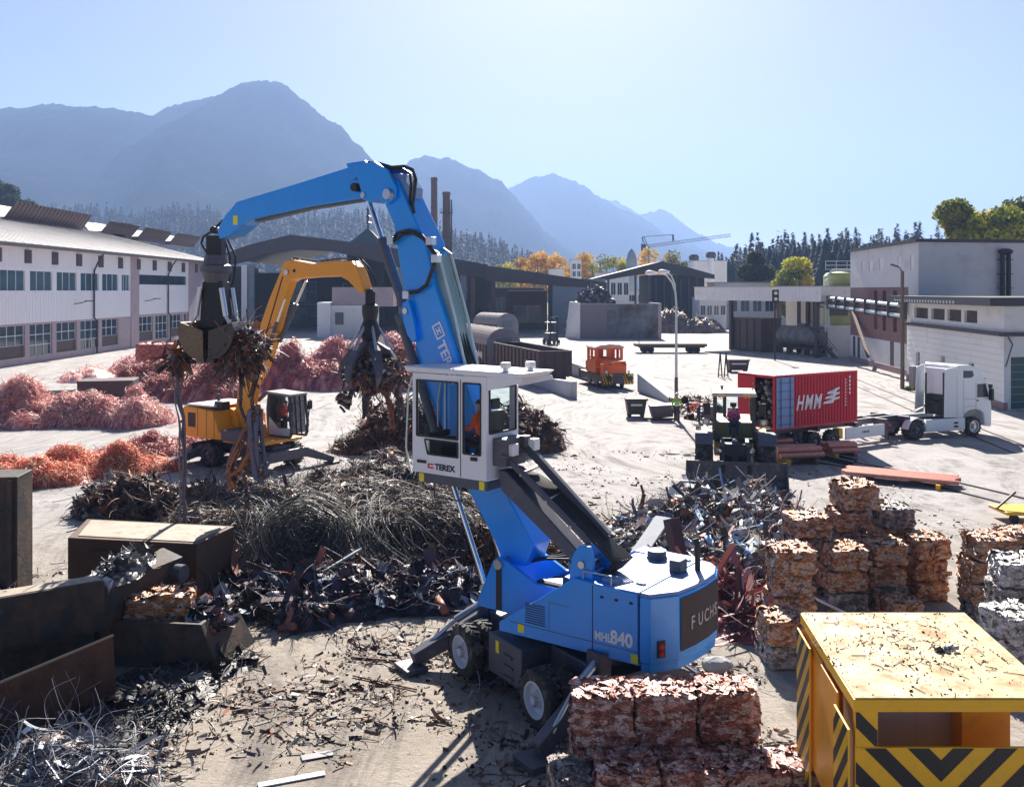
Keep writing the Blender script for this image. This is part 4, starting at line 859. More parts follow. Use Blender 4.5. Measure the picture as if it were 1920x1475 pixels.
# undercarriage
m = MB(U); m.box(-1.75, 1.75, -.62, .62, .55, 1.12).box(-2.2, -1.75, -.75, .75, .45, .95).box(1.75, 2.2, -.75, .75, .45, .95); m.build('chassis', darkblue, mh, .03)
MB(U).cyl((0,0,1.1), (0,0,1.36), .78, n=32).build('slew_ring', dark, mh)
MB(U).box(-.62, .62, -1.32, -.64, .36, 1.14).build('tool_locker', darkblue, mh, .03); MB(U).box(-.62, .62, .64, 1.32, .36, 1.14).build('tool_locker', darkblue, mh, .03)
for k in range(3): MB(U).box(-.35+k*.02, .0, -1.36, -1.325, .46+k*.2, .50+k*.2).build('step', dark, mh)
for f in (-1.42, 1.36):
    MB(U).cyl((f,-1.25,.54),(f,1.25,.54),.13,n=12).build('axle', dark, mh)
    for sg in (-1, 1):
        wheel(mh, U, f, sg*1.42, .54, .54, .29, sg); wheel(mh, U, f, sg*1.05, .54, .54, .29, sg)
for f0, f1, sg in ((2.0, 2.25, -1), (2.0, 2.25, 1), (-2.0, -2.5, -1), (-2.0, -2.5, 1)):
    o = MB(U); o.hexa([(f0-.17,sg*.55,.72),(f0+.17,sg*.55,.72),(f0+.17,sg*.55,1.12),(f0-.17,sg*.55,1.12),(f1-.12,sg*2.15,.10),(f1+.12,sg*2.15,.10),(f1+.12,sg*2.25,.36),(f1-.12,sg*2.25,.36)])
    og = o.build('outrigger', dark, mh, .02)
    MB(U).cyl((f0,sg*.5,1.28),(f0+(f1-f0)*.45,sg*1.25,.93),.085,n=12).cyl((f0+(f1-f0)*.45,sg*1.25,.93),(f1,sg*1.9,.45),.045,n=10).build('cylinder', steel, og)
    MB(U).box(f0-.2, f0+.2, sg*.38, sg*.66, .95, 1.42).build('bracket', dark, og, .02)
    MB(U).plan([(f1-.32,sg*2.0),(f1+.32,sg*2.0),(f1+.32,sg*2.5),(f1-.32,sg*2.5)], .02, .12).build('foot_pad', dark, og, .01)
# upper carriage
m = MB(B); sk_ = [(.58,1.50),(.58,1.33),(-2.5,1.33),(-2.5,2.60),(-1.16,2.66)]
m.prism(sk_, -1.38, -.95).prism(sk_, .95, 1.38).box(-2.5, -1.16, -.95, .95, 1.33, 2.58).box(-1.16, .5, -.95, .95, 1.33, 1.55); bd = m.build('engine_house', blue, mh, .015)
MB(B).plan([(-2.5,-1.36),(-1.2,-1.36),(-1.2,1.36),(-2.5,1.36)], 2.585, 2.63).build('hood', blue_top, mh, .01)
m = MB(B); cwp = [(-2.52,-1.38),(-2.72,-1.37),(-3.05,-.90),(-3.13,-.35),(-3.15,.1),(-3.12,.6),(-2.95,1.05),(-2.75,1.25),(-2.52,1.30)]
m.plan([(a+.03 if i not in (0,8) else a, b*.97) for i,(a,b) in enumerate(cwp)], 1.22, 1.40); m.v = m.v; m.plan(cwp, 1.40, 2.56); cw = m.build('counterweight', blue, mh, .02)
MB(B).plan([(a+.02, b*.985) for a, b in cwp], 2.562, 2.62, .97).build('counterweight_top', blue_top, mh, .015)
m = MB(B)                                   # panel gaps and latches
for f in (-1.55, -2.49): m.box(f-.008, f+.008, -1.384, -1.376, 1.36, 2.60)
m.box(-2.49,-1.55,-1.384,-1.376,1.56,1.57).box(-1.55,.3,-1.384,-1.376,1.56,1.57).box(-.6,-.595,-1.384,-1.376,1.57,2.1).box(-1.05,-.6,-1.384,-1.376,2.1,2.106)
for f in (-1.9,-2.2): m.box(f-.005, f+.005, -1.3, 1.3, 2.631, 2.634)
m.box(-2.5,-1.2,-.45,-.44,2.631,2.634).box(-2.5,-1.2,.5,.51,2.631,2.634); m.build('panel_gaps', black, bd)
m = MB(B); rear = lambda t: None
dp = [(-3.068,-.85),(-3.138,-.35),(-3.158,.1),(-3.128,.6),(-3.06,.80)]
m.add([(a-.006, b, z) for a, b in dp for z in (1.55, 2.50)], [(2*i, 2*i+2, 2*i+3, 2*i+1) for i in range(4)]); m.build('grille_panel', M('grille_brown',(.05,.035,.04),.7), cw)
o_, x_ = B(-3.318, -.02, 1.83), B(-3.275, .5, 1.83)-B(-3.315, 0, 1.83)
grey_l = M('decal_grey',(.42,.40,.42),.6)
ct_ = np.array(dp); cl2 = np.concatenate([[0], np.cumsum(np.linalg.norm(np.diff(ct_, axis=0), axis=1))]); cpt = lambda q: np.array([np.interp(q, cl2, ct_[:, 0]), np.interp(q, cl2, ct_[:, 1])])
for k, chh in enumerate('FUCHS'):
    q = .30+k*.24; p0, p1 = cpt(q), cpt(q+.2); tdir_ = B(*p1,0)-B(*p0,0); o0 = B(p0[0]-.016, p0[1], 1.88); text(chh, o0, tdir_, (0,0,1), .33, grey_l, cw, off=.004, xs=.85, ext=.008)
m = MB(B).hexa([(-2.79,-1.24,1.50),(-2.88,-1.11,1.50),(-2.88,-1.11,1.80),(-2.79,-1.24,1.80),(-2.82,-1.265,1.50),(-2.91,-1.14,1.50),(-2.91,-1.14,1.80),(-2.82,-1.265,1.80)]); tl = m.build('tail_lamp', black, cw)
for z in (1.57, 1.70): p, q = B(-2.845,-1.185,z), B(-2.89,-1.22,z); MB().cyl(p, p+unit(q-p)*.05, .05, n=12).build('lens', red_l, tl)
text('MHL', B(-1.60,-1.386,1.63), -B.u, (0,0,1), .21, decal_w, bd, off=.008, xs=.85); text('840', B(-1.93,-1.386,1.63), -B.u, (0,0,1), .33, decal_w, bd, off=.012, xs=.92)
for f, z in ((-2.42,1.36),(.05,1.40)): MB(B).box(f-.07, f+.07, -1.388, -1.379, z, z+.16).build('warning_sticker', decal_y, bd)
MB(U).box(.2,.32,-1.328,-1.322,.82,1.06).build('warning_sticker', decal_y, mh)
m = MB(B).cyl((-2.75,.55,2.6),(-2.75,.55,3.12),.055,n=14).cyl((-2.75,.55,3.1),(-2.70,.55,3.22),.06,n=14); m.build('exhaust', black, mh)
MB(B).box(-2.60,-2.36,.1,.42,2.62,2.86).build('intake_box', dark, mh, .02)
MB(B).cyl((-1.75,.8,2.6),(-1.75,.8,2.68),.22,.2,20).cyl((-1.75,.8,2.68),(-1.75,.8,2.8),.19,n=20).build('filler_cap', dark, mh)
for q in ((-1.65,-1.0),(-2.3,-.9),(-2.3,1.0)): MB(B).box(q[0]-.08,q[0]+.08,q[1]-.05,q[1]+.05,2.63,2.67).build('latch', steel, mh)
m = MB(B).box(-1.95,-1.65,-1.2,-.95,2.63,2.71).cyl((-1.95,-1.1,2.69),(-1.65,-1.1,2.69),.025,n=6); m.build('hood_hinge', blue_top, mh)
for q in (-1.75,-2.05,-2.35):
    MB(B).box(q-.03,q+.03,-1.40,-1.376,2.40,2.44).build('panel_latch', black, bd)
MB(B).tube([(-1.3,-1.30,2.63),(-1.3,-1.30,2.80),(-1.9,-1.30,2.80),(-1.9,-1.30,2.63)],.016,6).build('grab_rail', galv, mh)
m = MB(B)
for k in range(9): m.box(-.50+.0,-.05,-1.387,-1.379,1.62+k*.045,1.64+k*.045)
m.build('side_louvre', black, bd)
# boom bracket plates, hinge and machinery between them
cp = [(1.72,1.40),(1.66,1.62),(1.30,2.40),(1.14,2.52),(.98,2.46),(.25,2.12),(-1.2,2.05),(-1.2,1.36)]
for r0 in (-.62, .52): MB(B).prism(cp, r0, r0+.10).build('boom_bracket', blue, mh, .02)
MB(B).box(.95,1.6,-.52,.52,1.36,1.60).build('bracket_floor', blue, mh); MB(B).cyl((1.14,-.68,2.36),(1.14,.68,2.36),.10,n=16).build('pivot_pin', steel, mh)
MB(B).box(1.07,1.21,-.632,-.622,1.42,2.30).build('rubber_strip', black, mh)
m = MB(B).box(-.9,-.2,-.3,.35,1.56,2.25).cyl((-.2,-.1,1.9),(.5,-.1,1.9),.16,n=14).box(-.1,.45,.1,.45,1.56,2.0); m.build('pump_block', dark, mh, .02)
MB(B).box(-1.1,.2,.55,.9,1.56,2.35).build('valve_cover', M('cover_grey',(.4,.43,.46),.5), mh, .02)
for k in range(5): MB(B).tube([(-.8+.1*k,-.3+.12*k,2.2),(-.3,-.2+.1*k,2.6+.05*k),(.3,-.15+.08*k,2.5),(.9,-.1+.06*k,2.3),(1.3,-.1+.05*k,2.7)],.028,6).build('hose', black, mh)
# boom
W1 = -.34
bo = [(946,1062),(925,1010),(872,908),(784,693),(778,645),(781,616),(756,536),(746,479),(738,422),(722,384),(724,352),(744,336),(764,382),(797,451),(815,536),(834,593),(862,690),(938,905),(1000,1022),(985,1062)]
boom = MB(B).prism(B.outline(bo, W1), W1, -W1).build('boom', blue, mh, .03)
MB(B).prism(B.outline([(727,326),(752,325),(770,352),(768,372),(745,360)], -.2), -.24, .24).build('boom_head', blue_top, boom, .02)
pf, pz = B.pl(733, 365, -.36); MB(B).cyl((pf,-.52,pz),(pf,.52,pz),.12,n=18).build('elbow_pin', steel, boom)
gal = B.outline([(822,478),(832,478),(841,520),(862,596),(882,690),(868,690),(846,600),(828,525)], 0)
m = MB(B).prism(gal, -.20, .20); m.build('service_ladder', M('ladder_aqua',(.24,.37,.38),.5,.3,.15,5,(DUST,.2,6)), boom)
m = MB(B)
for r in (-.22,.22): m.tube([(a, r, z+.0) for a, z in B.outline([(800,452),(834,476),(865,596),(885,690)], 0)], .035, 6)
m.build('pipe', galv, boom); m = MB(B)
for r in (-.1,0,.1): m.tube([(a+.12, r, z) for a, z in B.outline([(770,380),(805,450),(830,520),(866,600),(896,690)], 0)], .03, 6)
m.build('pipe', black, boom)
up_ = B(*B.pl(830,640,W1)[:1], W1-.006, B.pl(830,640,W1)[1])
def bp(px, py): f, z = B.pl(px, py, W1); return B(f, W1-.008, z)
d_ = unit(bp(866,740)-bp(822,628)); 
m = MB(); q0 = bp(810,612); sd = unit(np.cross(d_, B.n)); sd = sd if sd[0] > 0 else -sd
def rect(m, o, a0, a1, b0, b1): m.add([o+d_*a0+sd*b0, o+d_*a1+sd*b0, o+d_*a1+sd*b1, o+d_*a0+sd*b1], [(0,1,2,3)])
for a0,a1,b0,b1 in ((0,.34,0,.035),(0,.34,.22,.255),(0,.035,.035,.22),(.305,.34,.035,.22),(.09,.25,.07,.10),(.09,.25,.155,.185),(.15,.19,.10,.155)): rect(m, q0, a0, a1, b0, b1)
m.build('emblem', decal_w, boom, recalc=False); text('TEREX', bp(819,643)+d_*.02, d_, sd, .33, decal_w, boom, off=.01)
lug = B.outline([(757,568),(768,562),(778,600),(783,636),(776,642),(766,628),(758,600)], -.42)
for r0 in (-.47, .37): MB(B).prism(lug, r0, r0+.1).build('cylinder_lug', blue, boom, .01)
lf, lz = B.pl(763, 583, -.42); MB(B).cyl((lf,-.5,lz),(lf,.5,lz),.07,n=14).build('lug_pin', steel, boom)
for r in (-.40, .40):
    a, c_ = np.array([1.64, r, 1.72]), np.array([4.12, r, 7.45]); mid = a+(c_-a)*.40
    hc_ = MB(B).cyl(mid, c_, .105, n=18).cyl(mid-(c_-a)*.004, mid+(c_-a)*.015, .125, n=18).build('boom_cylinder', dark, mh, smooth=True); MB(B).cyl(a, mid, .06, n=16).build('rod', chrome, hc_, smooth=True); MB(B).cyl((1.64,r-.09,1.72),(1.64,r+.09,1.72),.11,n=14).build('rod_eye', steel, hc_)
# arm
ar = [(407,431),(421,405),(443,378),(556,344),(670,308),(702,310),(716,345),(702,372),(693,380),(676,372),(576,388),(468,412),(454,422),(430,442),(411,448)]
arm = MB(B).prism(B.outline(ar, -.26), -.26, .26).build('arm', blue, mh, .03)
ck = B.outline([(664,309),(702,303),(727,318),(743,350),(742,371),(727,383),(706,370),(694,379),(682,374)], -.42)
for r0 in (-.44, .35): MB(B).prism(ck, r0, r0+.09).build('cheek_plate', blue, arm, .015)
MB(B).prism(B.outline([(668,309),(702,304),(715,312),(700,330),(680,340)], 0), -.35, .35).build('arm_root', blue, arm, .02)
for x, y, r in ((664,351,.1),(681,366,.07),(733,366,.1)):
    f, z = B.pl(x, y, -.44); MB(B).cyl((f,-.47,z),(f,.47,z),r,n=16).build('pin', steel if x != 664 else black, arm)
f, z = B.pl(441,413,-.27); MB(B).box(f-.09,f+.09,-.267,-.26,z-.12,z+.12).build('warning_sticker', decal_y, arm)
m = MB(B).prism(B.outline([(478,409),(576,385),(676,369),(690,364),(690,372),(676,377),(576,393),(480,416)], -.1), -.12, .12); m.build('belly_rail', dark, arm)
a, c_ = np.array([*B.pl(757,572,0)]), np.array([*B.pl(691,374,0)]); k1 = a+(c_-a)*.62
cyl = MB(B).cyl((a[0],0,a[1]),(k1[0],0,k1[1]),.12,n=18).build('arm_cylinder', dark, mh, smooth=True); MB(B).cyl((k1[0],0,k1[1]),(c_[0],0,c_[1]),.065,n=14).build('rod', chrome, cyl, smooth=True)
def hose(pts, r=.035, rr=0, par=None): MB(B).tube([(f, rr+(i % 2)*.01, z) for i, (f, z) in enumerate(B.outline(pts, rr))], r, 7).build('hose', black, par or boom, smooth=True)
for dr in (-.3, -.2, .15):
    hose([(690,305),(712,307),(735,314),(758,312),(773,318),(779,336),(777,358),(773,385),(776,400)], .04, dr); hose([(700,308),(730,318),(757,318),(768,326),(771,350),(768,376),(774,398)], .03, dr+.05)
hose([(735,450),(745,437),(768,432),(790,441),(805,460),(818,480)], .042, -.44); hose([(738,453),(755,440),(775,437),(795,450),(812,475)], .03, -.46)
hose([(800,442),(812,448),(822,462),(826,478)], .035, .3); hose([(764,548),(782,547),(800,534),(808,510),(815,494)], .045, -.44); hose([(826,490),(840,502),(846,520),(841,534)], .04, .2); hose([(420,412),(396,434),(381,444),(377,456),(388,474),(392,480)], .035, 0, arm)
for x, y in ((735,452),(808,452),(818,485),(764,553)):
    f, z = B.pl(x, y, -.42); MB(B).box(f-.09,f+.09,-.5,-.34,z-.09,z+.09).build('hose_clamp', steel, boom, .01)
# cab on its lift arm
cab = thing('operator_cab', '', '', (0,0,0)); bpy.data.objects.remove(cab)
C0_, C1_, ZB, ZT = .88, 2.82, 4.42, 6.28
Pc = lambda s, z, d: (C1_-s, -1.40+d, z); Lc_ = C1_-C0_
cabo = MB(B).sheet(Pc, (0, Lc_), (ZB-.2, ZT), [(.12,1.22,4.98,6.14),(.42,1.22,4.62,4.93),(1.36,1.80,4.72,6.14)], .05)
cabo.sheet(lambda s,z,d:(C1_-s,-.30-d,z), (0,Lc_), (ZB-.2,ZT), [(.15,1.75,4.75,6.12)], .05)      # far side
cabo.sheet(lambda s,z,d:(C0_+d,-1.40+s,z), (0,1.1), (ZB-.2,ZT), [(.1,1.0,5.15,6.05)], .05)          # rear
cabo.sheet(lambda s,z,d:(C1_-d,-1.40+s,z), (0,1.1), (ZB-.2,ZT), [(.07,1.03,4.55,6.18)], .05)        # front
cabo.add([(C1_-.12,-1.402,4.62),(C1_-.42,-1.402,4.62),(C1_-.12,-1.402,4.93)],[(0,1,2)])
cb_ = cabo.build('cab', cabwhite, mh, recalc=False)
MB(B).hexa([(.15,-1.44,6.30),(2.98,-1.44,6.30),(2.98,-.24,6.30),(.15,-.24,6.30),(.0,-1.44,6.40),(3.05,-1.44,6.42),(3.05,-.24,6.42),(.0,-.24,6.40)]).build('cab_roof', cabwhite, cb_, .03)
MB(B).prism([(.86,6.30),(.05,6.30),(.02,6.22),(.86,6.02)], -1.42, -1.36).prism([(.86,6.30),(.05,6.30),(.02,6.22),(.86,6.02)], -.34, -.28).build('rear_gusset', cabwhite, cb_, .01)
MB(B).box(C0_, C1_-.12, -1.38, -.32, 4.02, 4.22).build('cab_floor', darkblue, cb_, .01)
for f in (C0_+.06, C1_-.3): MB(B).box(f, f+.13, -1.386, -1.381, 4.03, 4.2).build('warning_sticker', decal_y, cb_)
for n_, pp in (('side', [(C1_-.12,-1.355,4.62),(C1_-1.22,-1.355,4.62),(C1_-1.22,-1.355,6.14),(C1_-.12,-1.355,6.14)]),('door',[(C1_-1.36,-1.355,4.72),(C1_-1.80,-1.355,4.72),(C1_-1.80,-1.355,6.14),(C1_-1.36,-1.355,6.14)]),('far',[(C1_-.15,-.35,4.75),(C1_-1.75,-.35,4.75),(C1_-1.75,-.35,6.12),(C1_-.15,-.35,6.12)]),('rear',[(C0_+.04,-1.3,5.15),(C0_+.04,-.4,5.15),(C0_+.04,-.4,6.05),(C0_+.04,-1.3,6.05)]),('front',[(C1_-.05,-1.33,4.55),(C1_-.05,-.37,4.55),(C1_-.05,-.37,6.18),(C1_-.05,-1.33,6.18)])):
    MB(B).add(pp, [(0,1,2,3)]).build('pane', glass_cab, cb_, recalc=False)
def gasket(pts, w=.035):
    m = MB(B); n = len(pts)
    for i in range(n): m.beam(pts[i], pts[(i+1) % n], w, w)
    m.build('window_gasket', black, cb_)
gasket([(C1_-.12,-1.395,4.98),(C1_-1.22,-1.395,4.98),(C1_-1.22,-1.395,6.14),(C1_-.12,-1.395,6.14)]); gasket([(C1_-.42,-1.395,4.62),(C1_-1.22,-1.395,4.62),(C1_-1.22,-1.395,4.92),(C1_-.34,-1.395,4.92)]); gasket([(C1_-1.36,-1.395,4.72),(C1_-1.8,-1.395,4.72),(C1_-1.8,-1.395,6.14),(C1_-1.36,-1.395,6.14)]); gasket([(C0_-.005,-1.3,5.15),(C0_-.005,-.4,5.15),(C0_-.005,-.4,6.05),(C0_-.005,-1.3,6.05)])
MB(B).box(C1_-1.30,C1_-1.285,-1.407,-1.398,4.24,6.2).build('door_gap', black, cb_); MB(B).box(C1_-1.72,C1_-1.56,-1.43,-1.40,4.60,4.67).build('door_handle', black, cb_)
MB(B).box(C1_-.38,C1_-.14,-1.42,-1.40,4.42,4.48).build('step_plate', black, cb_)
text('TEREX', B(C1_-.62,-1.408,4.32), -B.u, (0,0,1), .17, decal_b, cb_, off=.006, xs=1.05)
m = MB(B); 
for a0,a1,z0,z1 in ((.42,.58,4.40,4.43),(.42,.46,4.36,4.40),(.42,.58,4.33,4.36)): m.box(C1_-a1,C1_-a0,-1.407,-1.402,z0,z1)
m.build('emblem', decal_r, cb_)
for f, r in ((.3,-.7),(.55,-1.2)): MB(B).cyl((f,r,6.40),(f,r,6.46),.07,n=10).box(f-.08,f+.08,r-.08,r+.08,6.46,6.58).build('work_lamp', steel, cb_, .01)
MB(B).tube([(C1_+.02,-1.38,6.2),(C1_+.13,-1.38,5.9),(C1_+.2,-1.38,4.7),(C1_+.05,-1.38,4.15)],.022,6).tube([(C1_+.02,-.4,6.2),(C1_+.15,-.4,5.6),(C1_+.15,-.4,4.6),(C1_+.02,-.4,4.3)],.022,6).build('handrail', galv, cb_)
MB(B).tube([(2.3,-1.3,4.02),(2.3,-1.3,3.72),(1.6,-1.3,3.72),(1.6,-1.3,4.02)],.02,6).build('access_step', dark, cb_)
m = MB(B).box(C1_-.55,C1_-.2,-1.1,-.6,4.25,4.9).box(C1_-.3,C1_-.2,-1.2,-.5,4.9,5.02); m.build('console', black, cb_, .02); seat(cb_, B, 1.35, -.88, 4.95)
person('crane operator in orange vest seated inside the raised white cab', tuple(B(1.38,-.88,4.96)), tuple(B.u[:2]), SIT, hivis_o, trousers)
m = MB(B).box(.55,.87,-1.2,-.5,4.5,5.05).cyl((.6,-1.25,4.7),(.6,-.4,4.7),.07,n=10); m.build('cab_bracket', dark, mh, .02)
for k, (f, r) in enumerate(((.52,-1.0),(.35,-.5),(.5,-.6))): MB(B).box(f-.08,f+.08,r-.1,r+.1,4.72+.06*k,4.95+.06*k).build('connector_box', white if k < 2 else dark, mh, .01)
twr = [(-1.45,2.5),(-1.5,3.0),(-1.42,3.25),(-1.18,3.25),(-1.02,3.0),(-.95,2.5)]
for r0 in (-1.26,-.62): MB(B).prism(twr, r0, r0+.09).build('lift_arm_tower', blue, mh, .02)
MB(B).box(-1.4,-1.05,-1.17,-.62,2.4,2.75).build('tower_base', blue, mh, .02)
for z in (2.9,): MB(B).cyl((-1.25,-1.3,z),(-1.25,-.5,z),.07,n=14).build('tower_pin', steel, mh)
MB(B).prism([(-1.42,2.82),(-1.15,2.72),(.72,4.02),(.80,4.42),(.60,4.42)], -1.13, -.78).build('lift_arm', darkblue, mh, .03)
MB(B).beam((-1.3,-1.05,3.25),(.7,-1.05,4.72),.10,.10).build('lift_link', darkblue, mh, .01); MB(B).beam((-1.4,-.55,3.3),(.62,-.55,4.95),.12,.16).build('lift_link', darkblue, mh, .01)
for k in range(9):
    r = -1.0+.06*k; MB(B).tube([(.55,r,4.55-.02*k),(.2,r,4.30),(-.4,r+.02,3.90+.015*k),(-1.0,r,3.48+.02*k),(-1.40,r,3.25),(-1.72-.02*k,r+.05,2.95),(-1.62,r+.1,2.72),(-1.3,r+.2,2.6)],.028,6).build('hose', black, mh, smooth=True)
for f in (-.9,-.35,.25): MB(B).beam((f,-1.12,3.52+(f+.9)*.74),(f,-.45,3.62+(f+.9)*.74),.05,.05).build('hose_guide', steel, mh)
# hanging clamshell grab
gt = np.array(B(*[B.pl(405,442,0)[0], 0, B.pl(405,442,0)[1]])); gz = lambda y: H-(y-HY)*gt[1]/F
grab = thing('clamshell_grab', 'black hydraulic clamshell grab hanging from the blue arm', 'grab', tuple(gt)); G = Fr((gt[0], gt[1]), (1, -.12))
m = MB(G).cyl((0,-.2,gz(432)),(0,.2,gz(432)),.10,n=14).box(-.22,.22,-.16,.16,gz(486),gz(442)).box(-.12,.12,-.3,.3,gz(505),gz(486)); m.build('link', black, grab, .02)
m = MB(G).lathe((0,0,gz(530)),(0,0,1),[(0,.30),(.25,.36),(.3,.42),(.45,.42),(.5,.34),(.75,.30)],20); m.build('rotator', dark, grab)
m = MB(G).hexa([(-.34,-.3,gz(615)),(.34,-.3,gz(615)),(.34,.3,gz(615)),(-.34,.3,gz(615)),(-.28,-.26,gz(528)),(.28,-.26,gz(528)),(.28,.26,gz(528)),(-.28,.26,gz(528))]); m.build('body', black, grab, .03)
for r in (-.34,.34):
    for sg in (-1,1): MB(G).cyl((sg*.3,r,gz(540)),(sg*.42,r,gz(592)),.075,n=12).cyl((sg*.42,r,gz(592)),(sg*.62,r,gz(618)),.04,n=10).build('cylinder', steel, grab)
for k in range(6): MB(G).tube([(-.2+.08*k,-.25,gz(445)),(-.4+.16*k,-.38,gz(480)),(-.35+.14*k,-.4,gz(520)),(-.2+.08*k,-.33,gz(560))],.028,6).build('hose', black, grab)
def shell(sg, mat):
    arc_ = [(.74*math.cos(t)**.8, -.95*math.sin(t)) for t in np.linspace(0, 1.25, 8)]; zt_ = gz(606)
    prof = [(sg*.08, gz(618)), (sg*.72, zt_+.05)]+[(sg*(.06+x), zt_+z) for x, z in arc_[1:]]+[(sg*.06, zt_-.98)]
    cx_ = np.array([sg*.3, zt_-.35]); inn = [tuple(cx_+(np.array(p)-cx_)*.93) for p in prof]; m = MB(G); w = .66
    for r0 in (-w, w-.05): m.prism(prof, r0, r0+.05)
    for i in range(1, len(prof)-1): m.prism([prof[i], prof[i+1], inn[i+1], inn[i]], -w+.05, w-.05)
    m.prism([(sg*.04,zt_-.90),(sg*.24,zt_-.94),(sg*.24,zt_-1.04),(sg*.04,zt_-1.02)], -w-.02, w+.02)
    return m.build('shell', mat, grab, .01)
shell(-1, M('lit_worn_bucket',(.17,.12,.085),.5,.5,.3,3,((.30,.22,.14),.5,4))); shell(1, M('shaded_bucket',(.075,.065,.06),.5,.4,.3,3,((.15,.10,.07),.4,4)))  # left shell coloured as sunlit, right as shaded; worn patches on both
MB(G).prism([(-.3,gz(640)),(.3,gz(640)),(.5,gz(600)),(-.5,gz(600))], -.2, .2).build('hinge_block', black, grab, .02)
# ------------------------------------------------------------------ orange excavator
E = Fr((-11.9, 44.0), (.85, -.53))
ex = thing('orange_excavator', 'orange wheeled excavator with dusty cab working among the copper heaps', 'excavator', tuple(E(0,0,0)))
m = MB(E).box(-1.9,1.9,-.55,.55,.55,1.05).box(-2.3,-1.9,-1.25,1.25,.45,.9).box(1.9,2.3,-1.25,1.25,.45,.9); m.build('chassis', dark, ex, .03)
MB(E).cyl((0,0,1.05),(0,0,1.3),.7,n=24).build('slew_ring', black, ex)
for f in (-1.35,1.35):
    for sg in (-1,1): wheel(ex, E, f, sg*1.15, .55, .55, .55, sg, rimm=dark)
for f0, f1, sg in ((-2.1,-2.9,-1),(2.1,2.9,1),(2.1,2.7,-1),(-2.1,-2.7,1)):
    og = MB(E).hexa([(f0-.15,sg*1.0,.5),(f0+.15,sg*1.0,.5),(f0+.15,sg*1.0,.95),(f0-.15,sg*1.0,.95),(f1-.15,sg*2.3,.08),(f1+.15,sg*2.3,.08),(f1+.15,sg*2.4,.3),(f1-.15,sg*2.4,.3)]).build('outrigger', dark, ex, .02)
    MB(E).box(f1-.3,f1+.3,sg*2.1,sg*2.6,.02,.1).build('foot_pad', dark, og)
MB(E).hexa([(-3.2,-1.5,.15),(-2.3,-1.5,.45),(-2.3,1.5,.45),(-3.2,1.5,.15),(-3.3,-1.5,.35),(-2.35,-1.5,1.05),(-2.35,1.5,1.05),(-3.3,1.5,.35)]).build('dozer_blade', dark, ex, .02)
bd = MB(E).prism([(-3.1,1.35),(-2.9,1.28),(.6,1.28),(.6,1.55),(-.7,1.62),(-1.1,2.55),(-3.0,2.7),(-3.2,2.5)], .45, 1.35).prism([(-3.1,1.35),(-2.9,1.28),(-.5,1.28),(-.55,2.2),(-.9,2.58),(-3.0,2.72),(-3.2,2.5)], -1.35, .44).build('engine_house', orange, ex, .05)
MB(E).box(-2.95,-1.2,-1.25,1.25,2.70,2.78).build('hood', white, ex, .02); MB(E).box(-.5,.9,.4,1.4,1.28,1.75).build('step_box', darkblue, ex, .02); MB(E).box(-.5,1.9,-1.25,1.3,1.2,1.34).build('deck', orange, ex, .02)
MB(E).plan([(-2.75,1.352),(-2.25,1.352),(-2.25,1.362),(-2.75,1.362)],1.75,2.4).build('louvre', black, bd); m = MB(E)
for f in (-2.1,-1.5,-1.0): m.box(f-.01,f+.01,1.348,1.358,1.35,2.6)
m.build('panel_gaps', black, bd); MB(E).box(-1.4,-.9,.5,1.0,2.56,2.95).build('air_filter', black, ex, .03); MB(E).cyl((-1.9,.3,2.7),(-1.9,.3,3.2),.07,n=10).build('exhaust', black, ex)
EC = Fr(tuple(E(.05,0,0)[:2]), (.85, -.53))
# cab beside the boom (far side), front face dusty
cp = [(.55,1.38),(1.95,1.38),(2.05,1.95),(1.85,3.25),(.60,3.32),(.50,2.6)]
m = MB(EC)
for r0 in (-1.40, -.42):
    for a, b in zip(cp, cp[1:]+cp[:1]): m.beam((a[0],r0,a[1]),(b[0],r0,b[1]),.10,.12)
m.prism([(.55,1.38),(1.95,1.38),(2.03,1.8),(1.2,1.75),(.6,2.25)],-.44,-.40).box(.55,.62,-1.4,-.42,1.4,3.3); cb2 = m.build('cab', M('cab_charcoal',(.08,.08,.09),.5,0,.2,3,(DUST,.3,4)), ex, .015); MB(EC).prism([(.56,1.40),(1.95,1.40),(2.03,1.8),(1.2,1.75),(.62,2.25)],-.398,-.385).build('lower_panel', M('cab_light_grey',(.55,.56,.60),.5,0,.1,3,(DUST,.3,4)), cb2)
MB(EC).hexa([(.45,-.36,3.30),(2.0,-.36,3.22),(2.0,-1.46,3.22),(.45,-1.46,3.30),(.45,-.36,3.40),(1.95,-.36,3.32),(1.95,-1.46,3.32),(.45,-1.46,3.40)]).build('cab_roof', M('dusty_roof',(.35,.33,.31),.8,0,.3,6), cb2, .02)
MB(EC).add([(.65,-.405,2.25),(1.25,-.405,1.8),(2.0,-.405,1.85),(1.85,-.405,3.2),(.66,-.405,3.25)],[(0,1,2,3,4)]).build('pane', glass_cab, cb2, recalc=False)
MB(EC).add([(1.99,-.47,1.55),(1.99,-1.36,1.55),(1.84,-1.36,3.2),(1.84,-.47,3.2)],[(0,1,2,3)]).build('windscreen', M('dusty_windscreen',(.34,.33,.32),.55,0,.55,5,((.06,.06,.07),.6,7)), cb2, recalc=False)
m = MB(EC)
for r in (-.42,-.70,-1.0,-1.40): m.beam((2.06,r,1.5),(1.92,r,3.25),.05,.05)
m.build('guard_bars', black, cb2); seat(cb2, EC, 1.05, -.9, 2.15)
person('excavator driver in red and white shirt seated behind the dusty cab glass', tuple(EC(1.1,-.9,2.15)), tuple(E.u[:2]), SIT, M('red_shirt',(.6,.06,.05),.8), trousers)
